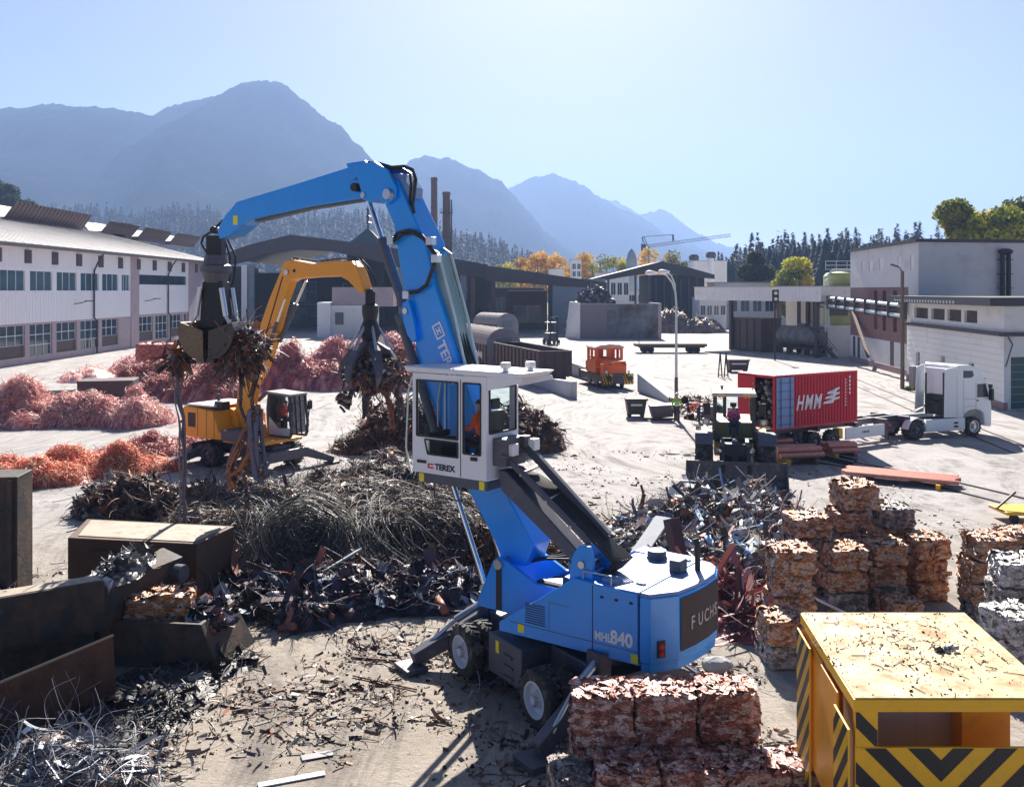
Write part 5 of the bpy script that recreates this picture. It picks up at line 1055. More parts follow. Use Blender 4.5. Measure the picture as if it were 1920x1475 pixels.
for r, z in ((-.3,2.6),(-1.55,2.6)): MB(EC).beam((1.95,r,2.2),(2.05,r,3.0),.04,.04).box(2.0,2.08,r-.12,r+.12,2.55,2.95).build('mirror', black, cb2)
MB(E).prism([(-.3,1.3),(.7,1.3),(.55,1.9),(.1,2.3),(-.2,1.9)],-.32,.32).build('boom_foot', orange, ex, .02)
bo2 = [(452,800),(456,765),(461,735),(472,690),(494,650),(504,606),(519,563),(540,512),(548,500),(560,510),(558,528),(545,563),(531,614),(522,650),(507,690),(489,722),(482,765),(480,800)]
b2 = MB(E).prism(E.outline(bo2, -.25), -.25, .25).build('boom', orange, ex, .03)
sk2 = [(541,505),(548,492),(562,488),(600,495),(640,490),(672,490),(682,500),(690,522),(697,545),(688,549),(668,527),(652,518),(600,520),(565,523),(553,530),(546,520)]
s2 = MB(E).prism(E.outline(sk2, -.2), -.30, .30).build('stick', orange, ex, .03)
f, z = E.pl(556,511,-.3); MB(E).cyl((f,-.36,z),(f,.36,z),.13,n=14).build('elbow_pin', steel, b2)
f, z = E.pl(570,508,-.3); MB(E).cyl((f,-.32,z),(f,.32,z),.08,n=10).build('pin', black, s2)
for k in range(3):
    f, z = E.pl(634+k*7,508,-.3); MB(E).add([(f-.03,-.305,z-.12),(f+.07,-.305,z-.12),(f+.15,-.305,z+.12),(f+.05,-.305,z+.12)],[(0,1,2,3)]).build('warning_stripe', decal_r if k % 2 == 0 else decal_w, s2, recalc=False)
def cyl2(a, b, split, r, par, rr=0):
    a = np.array(E.pl(*a, rr)); b = np.array(E.pl(*b, rr)); k = a+(b-a)*split
    c = MB(E).cyl((a[0],rr,a[1]),(k[0],rr,k[1]),r,n=14).build('cylinder', dark, par, smooth=True); MB(E).cyl((k[0],rr,k[1]),(b[0],rr,b[1]),r*.55,n=12).build('rod', chrome, c, smooth=True)
cyl2((524,640),(574,526),.62,.11,ex,-.12); cyl2((512,650),(548,540),.55,.09,ex,-.36); cyl2((497,668),(535,560),.6,.09,ex,.36); cyl2((500,735),(470,765),.5,.1,ex,-.36)
m = MB(E)
for dz in (-.3, .3):
    m.tube([(f, dz*.8, z) for f, z in E.outline([(476,740),(470,712),(497,655),(517,590),(536,525),(545,500),(555,486)],0)], .04, 6).tube([(f, dz*.4, z+.05) for f, z in E.outline([(545,500),(555,485),(600,492),(640,487),(676,489),(690,505),(703,535)],0)], .03, 6)
m.build('hose', black, ex, smooth=True)
f, z = E.pl(694,546,0); ggt = E(f,0,z); K = Fr((ggt[0],ggt[1]),(1,.2)); kz = lambda y: H-(y-HY)*ggt[1]/F
gr2 = thing('orange_peel_grab', 'black orange peel grab with open tines hanging from the orange stick', 'grab', tuple(ggt))
MB(K).cyl((0,-.3,kz(546)),(0,.3,kz(546)),.12,n=12).box(-.2,.2,-.2,.2,kz(575),kz(546)).build('link', black, gr2, .02)
MB(K).lathe((0,0,kz(640)),(0,0,1),[(0,.30),(.3,.45),(.6,.40),(.9,.28),(1.2,.34),(1.5,.34),(1.6,.2)],16).build('rotator', black, gr2)
for k in range(6):
    a = k*math.pi/3+.3; d0 = np.array([math.cos(a),math.sin(a)]); m = MB(K)
    pr = [(.3,kz(640)),(.85,kz(655)),(1.25,kz(680)),(1.35,kz(703)),(1.1,kz(722))]
    wd = [.16,.22,.2,.13,.03]
    pts = []
    for (q, zz), w_ in zip(pr, wd):
        for sx, sr in ((-1,0),(1,0),(1,1),(-1,1)): pts.append((d0[0]*(q-sr*.12)-d0[1]*sx*w_, d0[1]*(q-sr*.12)+d0[0]*sx*w_, zz-sr*.06))
    m.add(pts, [(i*4+j, i*4+(j+1) % 4, i*4+4+(j+1) % 4, i*4+4+j) for i in range(4) for j in range(4)]+[(3,2,1,0),(16,17,18,19)]); tn = m.build('tine', dark, gr2)
    MB(K).cyl((d0[0]*.3,d0[1]*.3,kz(610)),(d0[0]*.95,d0[1]*.95,kz(655)),.06,n=8).build('cylinder', steel, tn)

# ------------------------------------------------------------------ wheel loader
Lf = Fr((9.75, 42.2), (-.2, -1)); wlz = thing('wheel_loader', 'black wheel loader with cream cab roof pushing the mixed scrap heap', 'wheel loader', tuple(Lf(0,0,0)))
loy = M('loader_tan',(.42,.29,.09),.5,0,.15,3,(DUST,.4,4))
for f in (1.65,-1.65):
    for sg in (-1,1): wheel(wlz, Lf, f, sg*1.28, .90, .90, .74, sg, rimm=loy, lugs=20)
MB(Lf).box(-3.2,-.2,-.85,.85,.7,2.2).build('rear_frame', loy, wlz, .06); MB(Lf).prism([(.1,.6),(2.4,.6),(2.45,1.15),(1.6,1.5),(.4,1.45)],-.62,.62).build('front_frame', black, wlz, .05)
for sg in (-1,1):
    a0, a1 = sorted((sg*.92, sg*1.66)); MB(Lf).prism([(.85,1.85),(2.1,1.95),(2.62,1.62),(2.66,1.68),(2.15,2.05),(.85,1.95)],a0,a1).build('fender', darkblue, wlz, .03)
    MB(Lf).hexa([(-.7,sg*1.0,1.55),(.6,sg*1.05,1.55),(.6,sg*1.45,1.6),(-.7,sg*1.45,1.6),(-.7,sg*.92,1.95),(.5,sg*.92,1.9),(.5,sg*1.35,1.85),(-.7,sg*1.42,1.9)]).build('side_step', loy, wlz, .03)
    MB(Lf).tube([(.9,sg*.85,2.0),(1.0,sg*1.15,2.15),(1.05,sg*1.2,2.3)],.03,6).box(.98,1.12,sg*1.2-.16,sg*1.2+.16,2.25,2.5).build('headlamp', loy, wlz, .02)
    MB(Lf).cyl((1.12,sg*1.2,2.38),(1.15,sg*1.2,2.38),.10,n=12).build('lamp_lens', white_l, wlz)
    MB(Lf).prism([(.5,1.35),(.8,1.65),(2.2,1.50),(3.3,.85),(3.25,.45),(2.9,.5),(2.1,1.05)],sg*.52-.09,sg*.52+.09).build('lift_arm', black, wlz, .03)
    MB(Lf).cyl((.6,sg*.78,1.1),(1.6,sg*.7,1.25),.10,n=12).cyl((1.6,sg*.7,1.25),(2.5,sg*.62,1.35),.055,n=10).build('lift_cylinder', steel, wlz)
MB(Lf).prism([(1.9,1.25),(2.1,1.72),(2.4,1.62),(2.7,.9),(2.5,.85)],-.14,.14).build('bell_crank', black, wlz, .02); MB(Lf).cyl((.6,0,1.5),(1.6,0,1.62),.11,n=12).cyl((1.6,0,1.62),(2.1,0,1.62),.06,n=10).build('tilt_cylinder', steel, wlz)
m = MB(Lf)
for sg in (-1,1):
    m.beam((.62,sg*.84,1.5),(.42,sg*.80,3.42),.14,.14).beam((-1.0,sg*.84,1.5),(-1.0,sg*.80,3.42),.2,.16); m.beam((.60,sg*.83,1.85),(-1.0,sg*.83,1.85),.08,.7)
m.beam((.60,-.84,1.56),(.60,.84,1.56),.08,.12).box(-1.05,.5,-.82,.82,1.40,1.50); cl_ = m.build('cab_frame', M('loader_dark',(.06,.06,.065),.5), wlz, .02)
MB(Lf).hexa([(-1.2,-.98,3.42),(.78,-.98,3.42),(.78,.98,3.42),(-1.2,.98,3.42),(-1.15,-.92,3.62),(.64,-.92,3.58),(.64,.92,3.58),(-1.15,.92,3.62)]).build('cab_roof', M('cream_roof',(.70,.62,.46),.5,0,.08,3,(DUST,.2,4)), cl_, .04)
MB(Lf).add([(.62,-.79,1.6),(.62,.79,1.6),(.44,.76,3.4),(.44,-.76,3.4)],[(0,1,2,3)]).build('windscreen', glass_cab, cl_, recalc=False)
for sg in (-1,1): MB(Lf).add([(.5,sg*.84,2.0),(-.95,sg*.84,2.0),(-.95,sg*.80,3.4),(.4,sg*.80,3.4)],[(0,1,2,3)]).build('side_pane', glass_cab, cl_, recalc=False)
for r in (-.62,-.46,.46,.62): MB(Lf).box(.70,.80,r-.06,r+.06,3.38,3.50).build('work_lamp', amber, cl_, .01)
for sg in (-1,1): MB(Lf).tube([(.5,sg*.84,3.2),(.75,sg*1.05,3.2),(.78,sg*1.14,3.15)],.025,6).box(.72,.80,sg*1.16-.15,sg*1.16+.15,2.62,3.15).build('mirror', black, cl_, .02)
MB(Lf).cyl((-.6,.5,3.6),(-.6,.5,3.78),.06,n=8).cyl((-.2,-.82,3.5),(-.2,-.82,3.95),.03,n=6).build('beacon', dark, cl_); MB(Lf).cyl((-2.2,.35,2.1),(-2.2,.35,3.2),.08,n=10).build('exhaust', black, wlz); MB(Lf).box(-3.3,-1.2,-.8,.8,1.5,2.15).build('bonnet', loy, wlz, .1)
seat(cl_, Lf, -.45, 0, 2.15); person('loader driver in pink shirt seated behind the windscreen', tuple(Lf(-.40,0,2.16)), tuple(Lf.u[:2]), SIT, pinkshirt, M('jeans_blue',(.03,.05,.14),.85))
MB(Lf).tube([(.25,-.18,2.48),(.3,0,2.60),(.25,.18,2.48),(.2,0,2.36),(.25,-.18,2.48)],.02,6).cyl((.24,0,2.48),(.45,0,1.6),.03,n=6).build('steering_wheel', black, cl_)
bp_ = [(3.05,1.02),(3.22,1.06),(3.20,.9),(3.30,.42),(3.7,.16),(4.25,.10),(4.25,.05),(3.6,.10),(3.15,.32),(3.0,.7)]
bk2 = MB(Lf).prism(bp_, -1.98, 1.98).build('bucket', M('bucket_grey',(.09,.09,.095),.45,.5,.3,3,(DUST,.4,3)), wlz, .015)
for sg in (-1,1): MB(Lf).prism([(3.0,1.02),(3.25,1.06),(4.2,.18),(4.25,.05),(3.6,.1),(3.15,.32),(3.0,.7)], sg*1.98-.03, sg*1.98+.03).build('side_plate', dark, bk2)
# ------------------------------------------------------------------ truck: container chassis and tractor
A = Fr((12.6, 46.0), (.845, .535)); tl_ = thing('container_trailer', 'grey skeletal trailer carrying the red container', 'trailer', tuple(A(5,-1,0)))
m = MB(A).box(.1,10.6,-1.75,-1.55,.95,1.25).box(.1,10.6,-.95,-.75,.95,1.25)
for f in (.2,3.1,6.0,8.4,10.3): m.box(f,f+.2,-2.45,-.05,1.0,1.24)
m.build('frame', dark, tl_, .01)
for f in (1.6,2.95,4.3):
    for r, o_ in ((-.25,1),(-2.2,-1)): wheel(tl_, A, f, r, .5, .5, .38, o_, rimm=dark, lugs=16)
MB(A).box(5.2,8.3,-.10,-.04,.42,1.02).build('side_guard', white, tl_, .01); m = MB(A)
for f in (6.5,6.62,6.74,6.86,6.98): m.box(f,f+.07,-.04,-.034,.66,.78)
m.build('guard_lettering', decal_b, tl_); MB(A).box(4.75,5.05,-.5,-.1,.5,1.0).build('yellow_tool_box', yellow, tl_, .01); MB(A).box(8.9,9.0,-.5,-.3,.1,1.0).build('landing_leg', dark, tl_); MB(A).box(8.9,9.0,-2.2,-2.0,.1,1.0).build('landing_leg', dark, tl_)
ct = thing('shipping_container', 'red shipping container with white lettering and one pale blue open door', 'container', tuple(A(3,-1.2,1.3)))
zb, zt = 1.28, 3.92; m = MB(A); n = 26; stp = (6.06-.3)/n
for side, r0 in ((1,0.0),(-1,-2.44)):
    pts = []
    for i in range(n):
        f = .15+i*stp
        for q, dd in ((0,0),(.28,0),(.4,-.045),(.88,-.045)): pts.append((f+q*stp, r0+side*dd))
    pts.append((5.91, r0)); b = len(m.v)
    m.add([(f, r, z) for f, r in pts for z in (zb+.14, zt-.1)], [(2*i,2*i+2,2*i+3,2*i+1) for i in range(len(pts)-1)])
m.add([(6.0,-2.3,zb+.1),(6.0,-.1,zb+.1),(6.0,-.1,zt-.1),(6.0,-2.3,zt-.1)],[(0,1,2,3)]); side_ = m.build('side_walls', red_c, ct, recalc=False)
m = MB(A)
for f in (0.0,5.91):
    for r in (-2.44,-.15): m.box(f,f+.15,r,r+.15,zb,zt)
for r in (-2.44,-.1): m.box(.15,5.91,r,r+.1,zb,zb+.14).box(.15,5.91,r,r+.1,zt-.1,zt)
for z0, z1 in ((zb,zb+.14),(zt-.14,zt)): m.box(0,.1,-2.29,-.15,z0,z1).box(5.96,6.06,-2.29,-.15,z0,z1)
m.build('frame', red_c, ct, .01); m = MB(A).box(.02,6.04,-2.42,-.02,zt-.03,zt+.01)
for k in range(18): m.box(.2+k*.325,.36+k*.325,-2.3,-.14,zt+.01,zt+.03)
m.build('roof', M('container_roof',(.62,.40,.40),.55,0,.1,2,((.3,.1,.1),.3,3)), ct); MB(A).box(.1,6,-2.34,-.1,zb+.05,zb+.15).build('floor', wood, ct)
dr = MB(A).box(.05,1.22,.03,.09,zb+.1,zt-.1).build('open_door', M('door_blue',(.22,.34,.60),.5,0,.12,2,(DUST,.2,3)), ct, .01); m = MB(A)
for k in range(6): m.box(.12,1.16,.09,.105,zb+.25+k*.4,zb+.31+k*.4)
for f in (.3,.95): m.cyl((f,.13,zb+.15),(f,.13,zt-.15),.025,n=6)
m.build('lock_rods', M('door_blue_dark',(.12,.2,.4),.5), dr); MB(A).box(-.04,.02,-2.3,-1.25,zb+.1,zt-.1).build('closed_door', red_c, ct, .01)
text('HMM', A(1.45,.012,2.18), A.u, (0,0,1), 1.0, decal_w, ct, off=.022, shear=.32, xs=.70, sp=1.25, ext=.006)
for k in range(3):
    z = 2.36+k*.24; MB(A).add([(3.42+k*.14,.016,z),(4.15+k*.1,.016,z+.02),(4.28+k*.1,.016,z+.16),(4.62,.016,z+.20),(4.70,.016,z+.31),(4.2+k*.1,.016,z+.27),(4.05+k*.1,.016,z+.12),(3.50+k*.14,.016,z+.10)],[(0,1,2,7),(2,3,4,5),(2,5,6,7)]).build('logo_stripe', decal_w, ct, recalc=False)
m = MB(A)
for k in range(9): m.box(5.10,5.17,.004,.010,3.45-k*.16,3.54-k*.16)
for k in range(5): m.box(5.40,5.50,.004,.010,3.55-k*.2,3.68-k*.2)
m.build('code_marks', decal_w, ct)
N_ = NP(); n = 260; p = np.stack([A(*q) for q in np.stack([rng.uniform(.1,1.4,n), rng.uniform(-2.25,-.15,n), zb+.2+rng.uniform(0,2.1,n)],-1)]); chunks(N_, p, rng.uniform(.08,.3,(n,3)), [(1,(.07,.07,.08)),(1,(.3,.3,.32)),(.5,(.12,.08,.06))])
tag(N_.build('container_load', scrap), 'loose grey scrap filling the open end of the red container', 'scrap', kind='stuff')
tdir = (.935,.355); p0 = A(10.0,-1.25,0); T = Fr((p0[0]+.2,p0[1]-.1), tdir); trk = thing('truck_tractor', 'white truck tractor with tall sleeper cab coupled to the trailer', 'truck', tuple(T(2,0,0)))
tw = M('truck_white',(.78,.84,.86),.35,0,.05,2,(DUST,.1,3),coat=.3)
for f, rr_ in ((.75,0),(4.75,1)):
    for sg in (-1,1):
        wheel(trk, T, f, sg*1.05, .53, .53, .34, sg, lugs=16, rimm=steel if rr_ else dark)
        if not rr_: wheel(trk, T, f, sg*.7, .53, .53, .32, sg, lugs=16)
MB(T).box(-.7,5.6,-.48,-.36,.6,.95).box(-.7,5.6,.36,.48,.6,.95).box(-.7,-.5,-.48,.48,.6,.95).build('frame', dark, trk); MB(T).cyl((.75,0,1.0),(.75,0,1.14),.48,n=20).build('fifth_wheel', black, trk)
MB(T).prism([(1.35,.38),(4.1,.38),(4.1,1.05),(1.35,1.05)],1.05,1.22).prism([(1.35,.38),(4.1,.38),(4.1,1.05),(1.35,1.05)],-1.22,-1.05).build('side_skirt', tw, trk, .03); MB(T).box(3.3,3.6,1.221,1.226,.55,.66).box(3.3,3.6,1.221,1.226,.74,.85).build('step', decal_b, trk)
for sg in (-1,1):
    pr = [(.75+.66*math.cos(t), .53+.66*math.sin(t)) for t in np.linspace(.35,math.pi-.1,10)]+[(.75+.60*math.cos(t), .53+.60*math.sin(t)) for t in np.linspace(math.pi-.1,.35,10)]
    MB(T).prism(pr, sg*1.0-.22, sg*1.0+.22).build('mudguard', clad, trk)
MB(T).cyl((2.2,.75,.7),(3.2,.75,.7),.27,n=16).build('fuel_tank', steel, trk); MB(T).box(-.75,-.68,-1.1,1.1,.5,.62).build('rear_bar', dark, trk); MB(T).box(-.78,-.74,.5,.95,.75,.9).build('tail_lamp', red_l, trk)
cabp = [(3.55,1.05),(4.02,1.05),(4.08,1.25),(4.35,1.42),(4.75,1.48),(5.15,1.42),(5.42,1.25),(5.5,.55),(5.95,.45),(6.02,.9),(6.02,1.6),(5.90,2.2),(5.62,2.95),(5.45,3.2),(5.1,3.75),(4.5,3.90),(3.62,3.92),(3.55,3.8)]
tc_ = MB(T).prism(cabp, -1.22, 1.22).build('cab', tw, trk, .07, segs=3)
MB(T).add([(5.915,-1.1,2.18),(5.915,1.1,2.18),(5.635,1.05,2.98),(5.635,-1.05,2.98)],[(0,1,2,3)]).build('windscreen', glass, tc_, recalc=False)
MB(T).add([(f,1.226,z) for f, z in ((5.80,2.12),(4.95,2.12),(4.95,2.86),(5.55,2.86))],[(0,1,2,3)]).build('side_pane', glass, tc_, recalc=False); MB(T).add([(f,1.226,z) for f, z in ((3.95,3.22),(4.55,3.22),(4.72,3.34),(4.62,3.60),(3.95,3.62))],[(0,1,2,3,4)]).build('sleeper_pane', glass, tc_, recalc=False)
m = MB(T).box(4.86,4.872,1.222,1.228,1.45,2.95).box(3.98,3.99,1.222,1.228,1.1,3.1).box(4.9,5.06,1.224,1.235,1.92,1.98)
for z in (1.65,2.05): m.box(4.0,4.86,1.222,1.226,z,z+.012)
m.build('door_gap', decal_b, tc_)
MB(T).hexa([(5.25,-1.05,3.12),(5.78,-1.0,3.10),(5.78,1.0,3.10),(5.25,1.05,3.12),(5.25,-1.05,3.17),(5.80,-1.0,3.14),(5.80,1.0,3.14),(5.25,1.05,3.17)]).build('sun_visor', dark, tc_)
m = MB(T).box(5.70,5.86,1.30,1.52,1.95,2.6).box(5.66,5.8,1.30,1.48,2.62,2.85).tube([(5.6,1.2,2.85),(5.75,1.35,2.8),(5.78,1.4,2.0)],.02,6); m.build('mirror', black, tc_, .03)
MB(T).box(5.98,6.06,-1.15,1.15,.5,.85).build('bumper', clad, tc_, .03); MB(T).cyl((6.0,.85,.75),(6.08,.85,.75),.13,n=12).build('headlamp', white_l, tc_)
for sg in (-1,1): MB(T).hexa([(2.75,sg*1.05,1.1),(3.5,sg*1.16,1.1),(3.5,sg*1.22,1.1),(2.75,sg*1.11,1.1),(2.85,sg*1.0,3.7),(3.5,sg*1.14,3.85),(3.5,sg*1.2,3.85),(2.85,sg*1.06,3.7)]).build('side_fairing', tw, tc_, .01)
MB(T).box(3.3,3.54,-.85,.85,1.1,2.2).build('rear_wall_gear', black, tc_, .03); MB(T).box(3.38,3.54,-.9,.9,2.25,3.7).build('rear_panel', clad, tc_, .02); MB(T).cyl((3.2,.6,1.1),(3.2,.6,3.5),.06,n=8).cyl((3.1,-.6,1.1),(3.1,-.6,3.4),.05,n=8).build('air_pipe', black, tc_)
m = MB(T)
for k in range(5): m.tube([(3.3,-.3+.12*k,1.9),(2.4,-.25+.1*k,1.5+.04*k),(1.6,-.15+.08*k,1.35)],.025,6)
m.build('coupling_hose', black, trk)
# ------------------------------------------------------------------ locomotive, wagons and rails
lc = gp(1158, 731); Q = Fr((lc[0]+.05, lc[1]+.3), (.22, -1)); lo_ = thing('shunting_locomotive', 'small orange shunting locomotive with yellow black striped buffers', 'locomotive', tuple(Q(-3,0,0)))
m = MB(Q).box(-6.6,0,-1.3,1.3,.62,1.15); m.build('underframe', black, lo_, .03); MB(Q).box(-.06,.02,-1.35,1.35,.45,1.3).build('buffer_beam', dark, lo_, .02); MB(Q).box(-6.66,-6.6,-1.35,1.35,.45,1.3).build('buffer_beam', dark, lo_, .02)
hood = [(-.15,1.15),(-.12,2.05),(-.35,2.30),(-2.2,2.36),(-2.2,1.15)]
MB(Q).prism(hood, -.82, .82).build('bonnet', locor, lo_, .12, segs=3); MB(Q).prism([(-6.4,1.15),(-6.4,2.0),(-4.6,2.1),(-4.6,1.15)], -.82, .82).build('bonnet', locor, lo_, .12, segs=3)
Pq = lambda s, z, d: (-2.2-d, s, z)
m = MB(Q).sheet(Pq, (-1.2,1.2), (1.15,3.25), [(-.98,-.22,2.42,3.1),(.22,.98,2.42,3.1)], .12).sheet(lambda s,z,d:(s,1.2-d,z), (-4.6,-2.2), (1.15,3.25), [(-4.3,-3.6,2.3,3.05),(-3.2,-2.5,2.3,3.05)], .12).sheet(lambda s,z,d:(s,-1.2+d,z), (-4.6,-2.2), (1.15,3.25), [(-4.3,-3.6,2.3,3.05),(-3.2,-2.5,2.3,3.05)], .12).sheet(lambda s,z,d:(-4.6+d,s,z), (-1.2,1.2), (1.15,3.25), [(-.98,-.22,2.42,3.1),(.22,.98,2.42,3.1)], .12)
cbl = m.build('cab', locor, lo_, recalc=False); rp = [(1.3,3.22),(1.22,3.34),(.8,3.5),(0,3.58),(-.8,3.5),(-1.22,3.34),(-1.3,3.22)]
m = MB(Q).add([(f, r, z) for f in (-4.75,-2.05) for r, z in rp], [(i,i+1,i+8,i+7) for i in range(6)]+[tuple(range(7)),tuple(range(13,6,-1)),(0,7,13,6)]); m.build('cab_roof', M('loco_roof',(.62,.40,.33),.5,0,.1,2), cbl)
for r0, r1 in ((-.98,-.22),(.22,.98)):
    MB(Q).add([(-2.3,r0,2.42),(-2.3,r1,2.42),(-2.3,r1,3.1),(-2.3,r0,3.1)],[(0,1,2,3)]).build('cab_pane', glass_cab, cbl, recalc=False); MB(Q).box(-2.22,-2.17,r0-.06,r0,2.38,3.14).box(-2.22,-2.17,r1,r1+.06,2.38,3.14).box(-2.22,-2.17,r0,r1,2.36,2.42).box(-2.22,-2.17,r0,r1,3.1,3.15).build('pane_frame', locor, cbl)
m = MB(Q)
for k in range(9):
    t0, t1 = math.pi*k/9, math.pi*(k+1)/9
    m.hexa([(-.10,.62*math.cos(t0),1.95+.22*math.sin(t0)),(-.06,.62*math.cos(t0),1.95+.22*math.sin(t0)),(-.06,.62*math.cos(t1),1.95+.22*math.sin(t1)),(-.10,.62*math.cos(t1),1.95+.22*math.sin(t1)),(-.10,.70*math.cos(t0),1.98+.26*math.sin(t0)),(-.06,.70*math.cos(t0),1.98+.26*math.sin(t0)),(-.06,.70*math.cos(t1),1.98+.26*math.sin(t1)),(-.10,.70*math.cos(t1),1.98+.26*math.sin(t1))])
m.build('grille_arch', M('dark_orange',(.35,.06,.02),.6), lo_)
for r in (-.95,.95): MB(Q).cyl((-.1,r,1.42),(-.02,r,1.42),.12,n=12).build('headlamp', white_l, lo_)
MB(Q).cyl((-2.12,0,3.3),(-2.02,0,3.3),.13,n=12).build('roof_lamp', amber, cbl)
for r in (-.88,.88):
    bfo = MB(Q).cyl((0,r,.95),(.45,r,.95),.12,n=12).cyl((.45,r,.95),(.52,r,.95),.24,n=16).build('buffer', black, lo_); pl_ = MB(Q).box(.021,.04,r-.42,r+.42,.42,1.28).build('striped_plate', yellow, lo_); m = MB(Q)
    for k in range(4): q = -.42+k*.24; m.add([(.044,r+q,.42),(.044,r+min(q+.12,.42),.42),(.044,r+min(q+.42,.42),1.28 if q<.1 else 1.0),(.044,r+min(q+.30,.42),1.28 if q<.2 else 1.0)],[(0,1,2,3)])
    m.build('black_stripe', decal_b, pl_, recalc=False)
for f in (-1.3,-3.2,-5.2):
    for r in (-.78,.78): MB(Q).cyl((f,r-.07,.45),(f,r+.07,.45),.45,n=18).build('wheel', dark, lo_)
MB(Q).box(-.05,.0,1.2,1.45,1.15,2.1).box(-2.1,-.2,1.32,1.36,1.75,1.8).build('handrail', locor, lo_)
gw = gp(1020, 706, .9); ge = gp(926, 675); gw2 = np.array([2.3, 79.0, 0]); gdir = np.array([4.6, -15.6]); Wg = Fr((gw2[0]+1.3, gw2[1]), tuple(gdir))
gd = thing('gondola_wagon', 'dark brown open gondola wagon with ribbed sides behind the white cab', 'wagon', tuple(Wg(-7,0,0))); Lw = 14.2; m = MB(Wg)
m.box(-Lw,0,-1.35,-1.28,.95,3.05).box(-Lw,0,1.28,1.35,.95,3.05).box(-.07,0,-1.28,1.28,.95,3.05).box(-Lw,-Lw+.07,-1.28,1.28,.95,3.05).box(-Lw,0,-1.28,1.28,.9,1.05).box(-Lw,0.0,-1.42,-1.35,2.92,3.08).box(-Lw,0,1.35,1.42,2.92,3.08)
for k in range(13):
    f = -.15-k*1.15; m.box(f-.07,f+.07,1.35,1.45,.95,2.92).box(f-.07,f+.07,-1.45,-1.35,.95,2.92)
for r in (-.85,0,.85): m.box(0,.1,r-.07,r+.07,.95,3.0)
m.build('body', wagon, gd); MB(Wg).box(-Lw,0,-.9,.9,.6,.9).build('underframe', black, gd)
MB(Wg).box(-3.6,-3.2,1.455,1.46,1.6,2.1).build('chalk_mark', clad, gd)
for f in (-1.5,-3.3,-11,-12.8):
    for r in (-.75,.75): MB(Wg).cyl((f,r-.07,.46),(f,r+.07,.46),.46,n=16).build('wheel', black, gd)
def dome_wagon(o, d, L_, label, r_=1.65):
    D = Fr(o, d); t = thing('domed_wagon', label, 'wagon', tuple(D(-L_/2,0,0))); ang = np.linspace(0, math.pi, 15)
    pr = [(r_*math.cos(a), 2.7+r_*.92*math.sin(a)) for a in ang]; m = MB(D); n = 15
    m.add([(f, r, z) for f in (-L_, 0) for r, z in pr], [(i,i+1,i+n+1,i+n) for i in range(n-1)]); k = 0
    ro = m.build('roof', M('wagon_roof',(.34,.30,.29),.6,.2,.15,1,(DUST,.4,2)), t); m = MB(D); f = -.2
    while f > -L_: m.add([(f+j*.12, r*1.02, 2.7+(z-2.7)*1.02) for j in (0,1) for r, z in pr]+[(f+j*.12, r*.99, 2.7+(z-2.7)*.99) for j in (0,1) for r, z in pr], [(i,i+1,i+n+1,i+n) for i in range(n-1)]+[(2*n+i,i,i+1,2*n+i+1) for i in range(n-1)]+[(n+i,3*n+i,3*n+i+1,n+i+1) for i in range(n-1)]); f -= .55
    m.build('roof_ribs', M('wagon_roof',(.34,.30,.29)), ro)
    m = MB(D).add([(0,r_,.9),(0,r_,2.7)]+[(0,r,z) for r, z in pr]+[(0,-r_,2.7),(0,-r_,.9)], [tuple(range(n+4))]); wend = M('wagon_end',(.20,.22,.25),.6,0,.2,1,((.1,.09,.09),.4,1.5)); m.build('end_wall', wend, t); m = MB(D).add([(-L_,r_,.9),(-L_,r_,2.7)]+[(-L_,r,z) for r, z in pr]+[(-L_,-r_,2.7),(-L_,-r_,.9)], [tuple(range(n+4))]); m.build('end_wall', wend, t)
    m = MB(D).box(-L_,0,r_-.05,r_,.9,2.75).box(-L_,0,-r_,-r_+.05,.9,2.75)
    for q in range(int(L_/1.1)): m.box(-q*1.1-.15,-q*1.1-.03,r_,r_+.08,.9,2.7).box(-q*1.1-.15,-q*1.1-.03,-r_-.08,-r_,.9,2.7)
    m.build('body', wagon, t); MB(D).box(.0,.05,-.8,.8,2.2,3.3).build('end_hatch', M('hatch_grey',(.14,.16,.19),.6), t); MB(D).box(-L_,0,-.9,.9,.5,.9).build('underframe', black, t)
    for f in (-1.5,-3.2,-L_+3.2,-L_+1.5):
        for r in (-.75,.75): MB(D).cyl((f,r-.07,.46),(f,r+.07,.46),.46,n=14).build('wheel', black, t)
    return t, D
o1 = Wg(-Lw-1.4,0,0); dw, Dd = dome_wagon(tuple(o1[:2]), tuple(gdir), 17, 'brown wagon with ribbed round roof coupled behind the gondola', 1.75)
m = MB(Dd)
for k in range(8): m.box(-1.6-k*.42,-1.36-k*.42,1.835,1.84,1.3+.1*(k%3),1.9+.12*(k%2))
m.build('graffiti', clad, dw)
dome_wagon(tuple(at(952,0,150)[:2]), (.5,-1), 9, 'second round roofed wagon standing farther off under the lean-to', 1.9)
tp = gp(908, 612); t = thing('round_tank', 'black round tank lying beside the far domed wagon', 'tank', tuple(tp)); MB().cyl((tp[0],tp[1],1.9),(tp[0]-2,tp[1]+7,1.9),1.8,n=20).build('shell', black, t, .1); MB().box(tp[0]-1.6,tp[0]+.6,tp[1]+.3,tp[1]+.7,0,.6).build('cradle', dark, t)
fk = gp(1038, 646); Kf = Fr(tuple(fk), (.3,-1)); fo = thing('forklift', 'dark forklift parked beyond the gondola wagon', 'forklift', tuple(fk))
MB(Kf).box(-2.4,0,-.8,.8,.5,1.7).build('body', dark, fo, .1); m = MB(Kf)
for f in (-.4,-1.9):
    for r in (-.7,.7): m.beam((f,r,1.6),(f-.1,r,3.2),.09,.09)
m.box(-2.1,-.3,-.75,.75,3.2,3.3); m.build('roll_cage', black, fo)
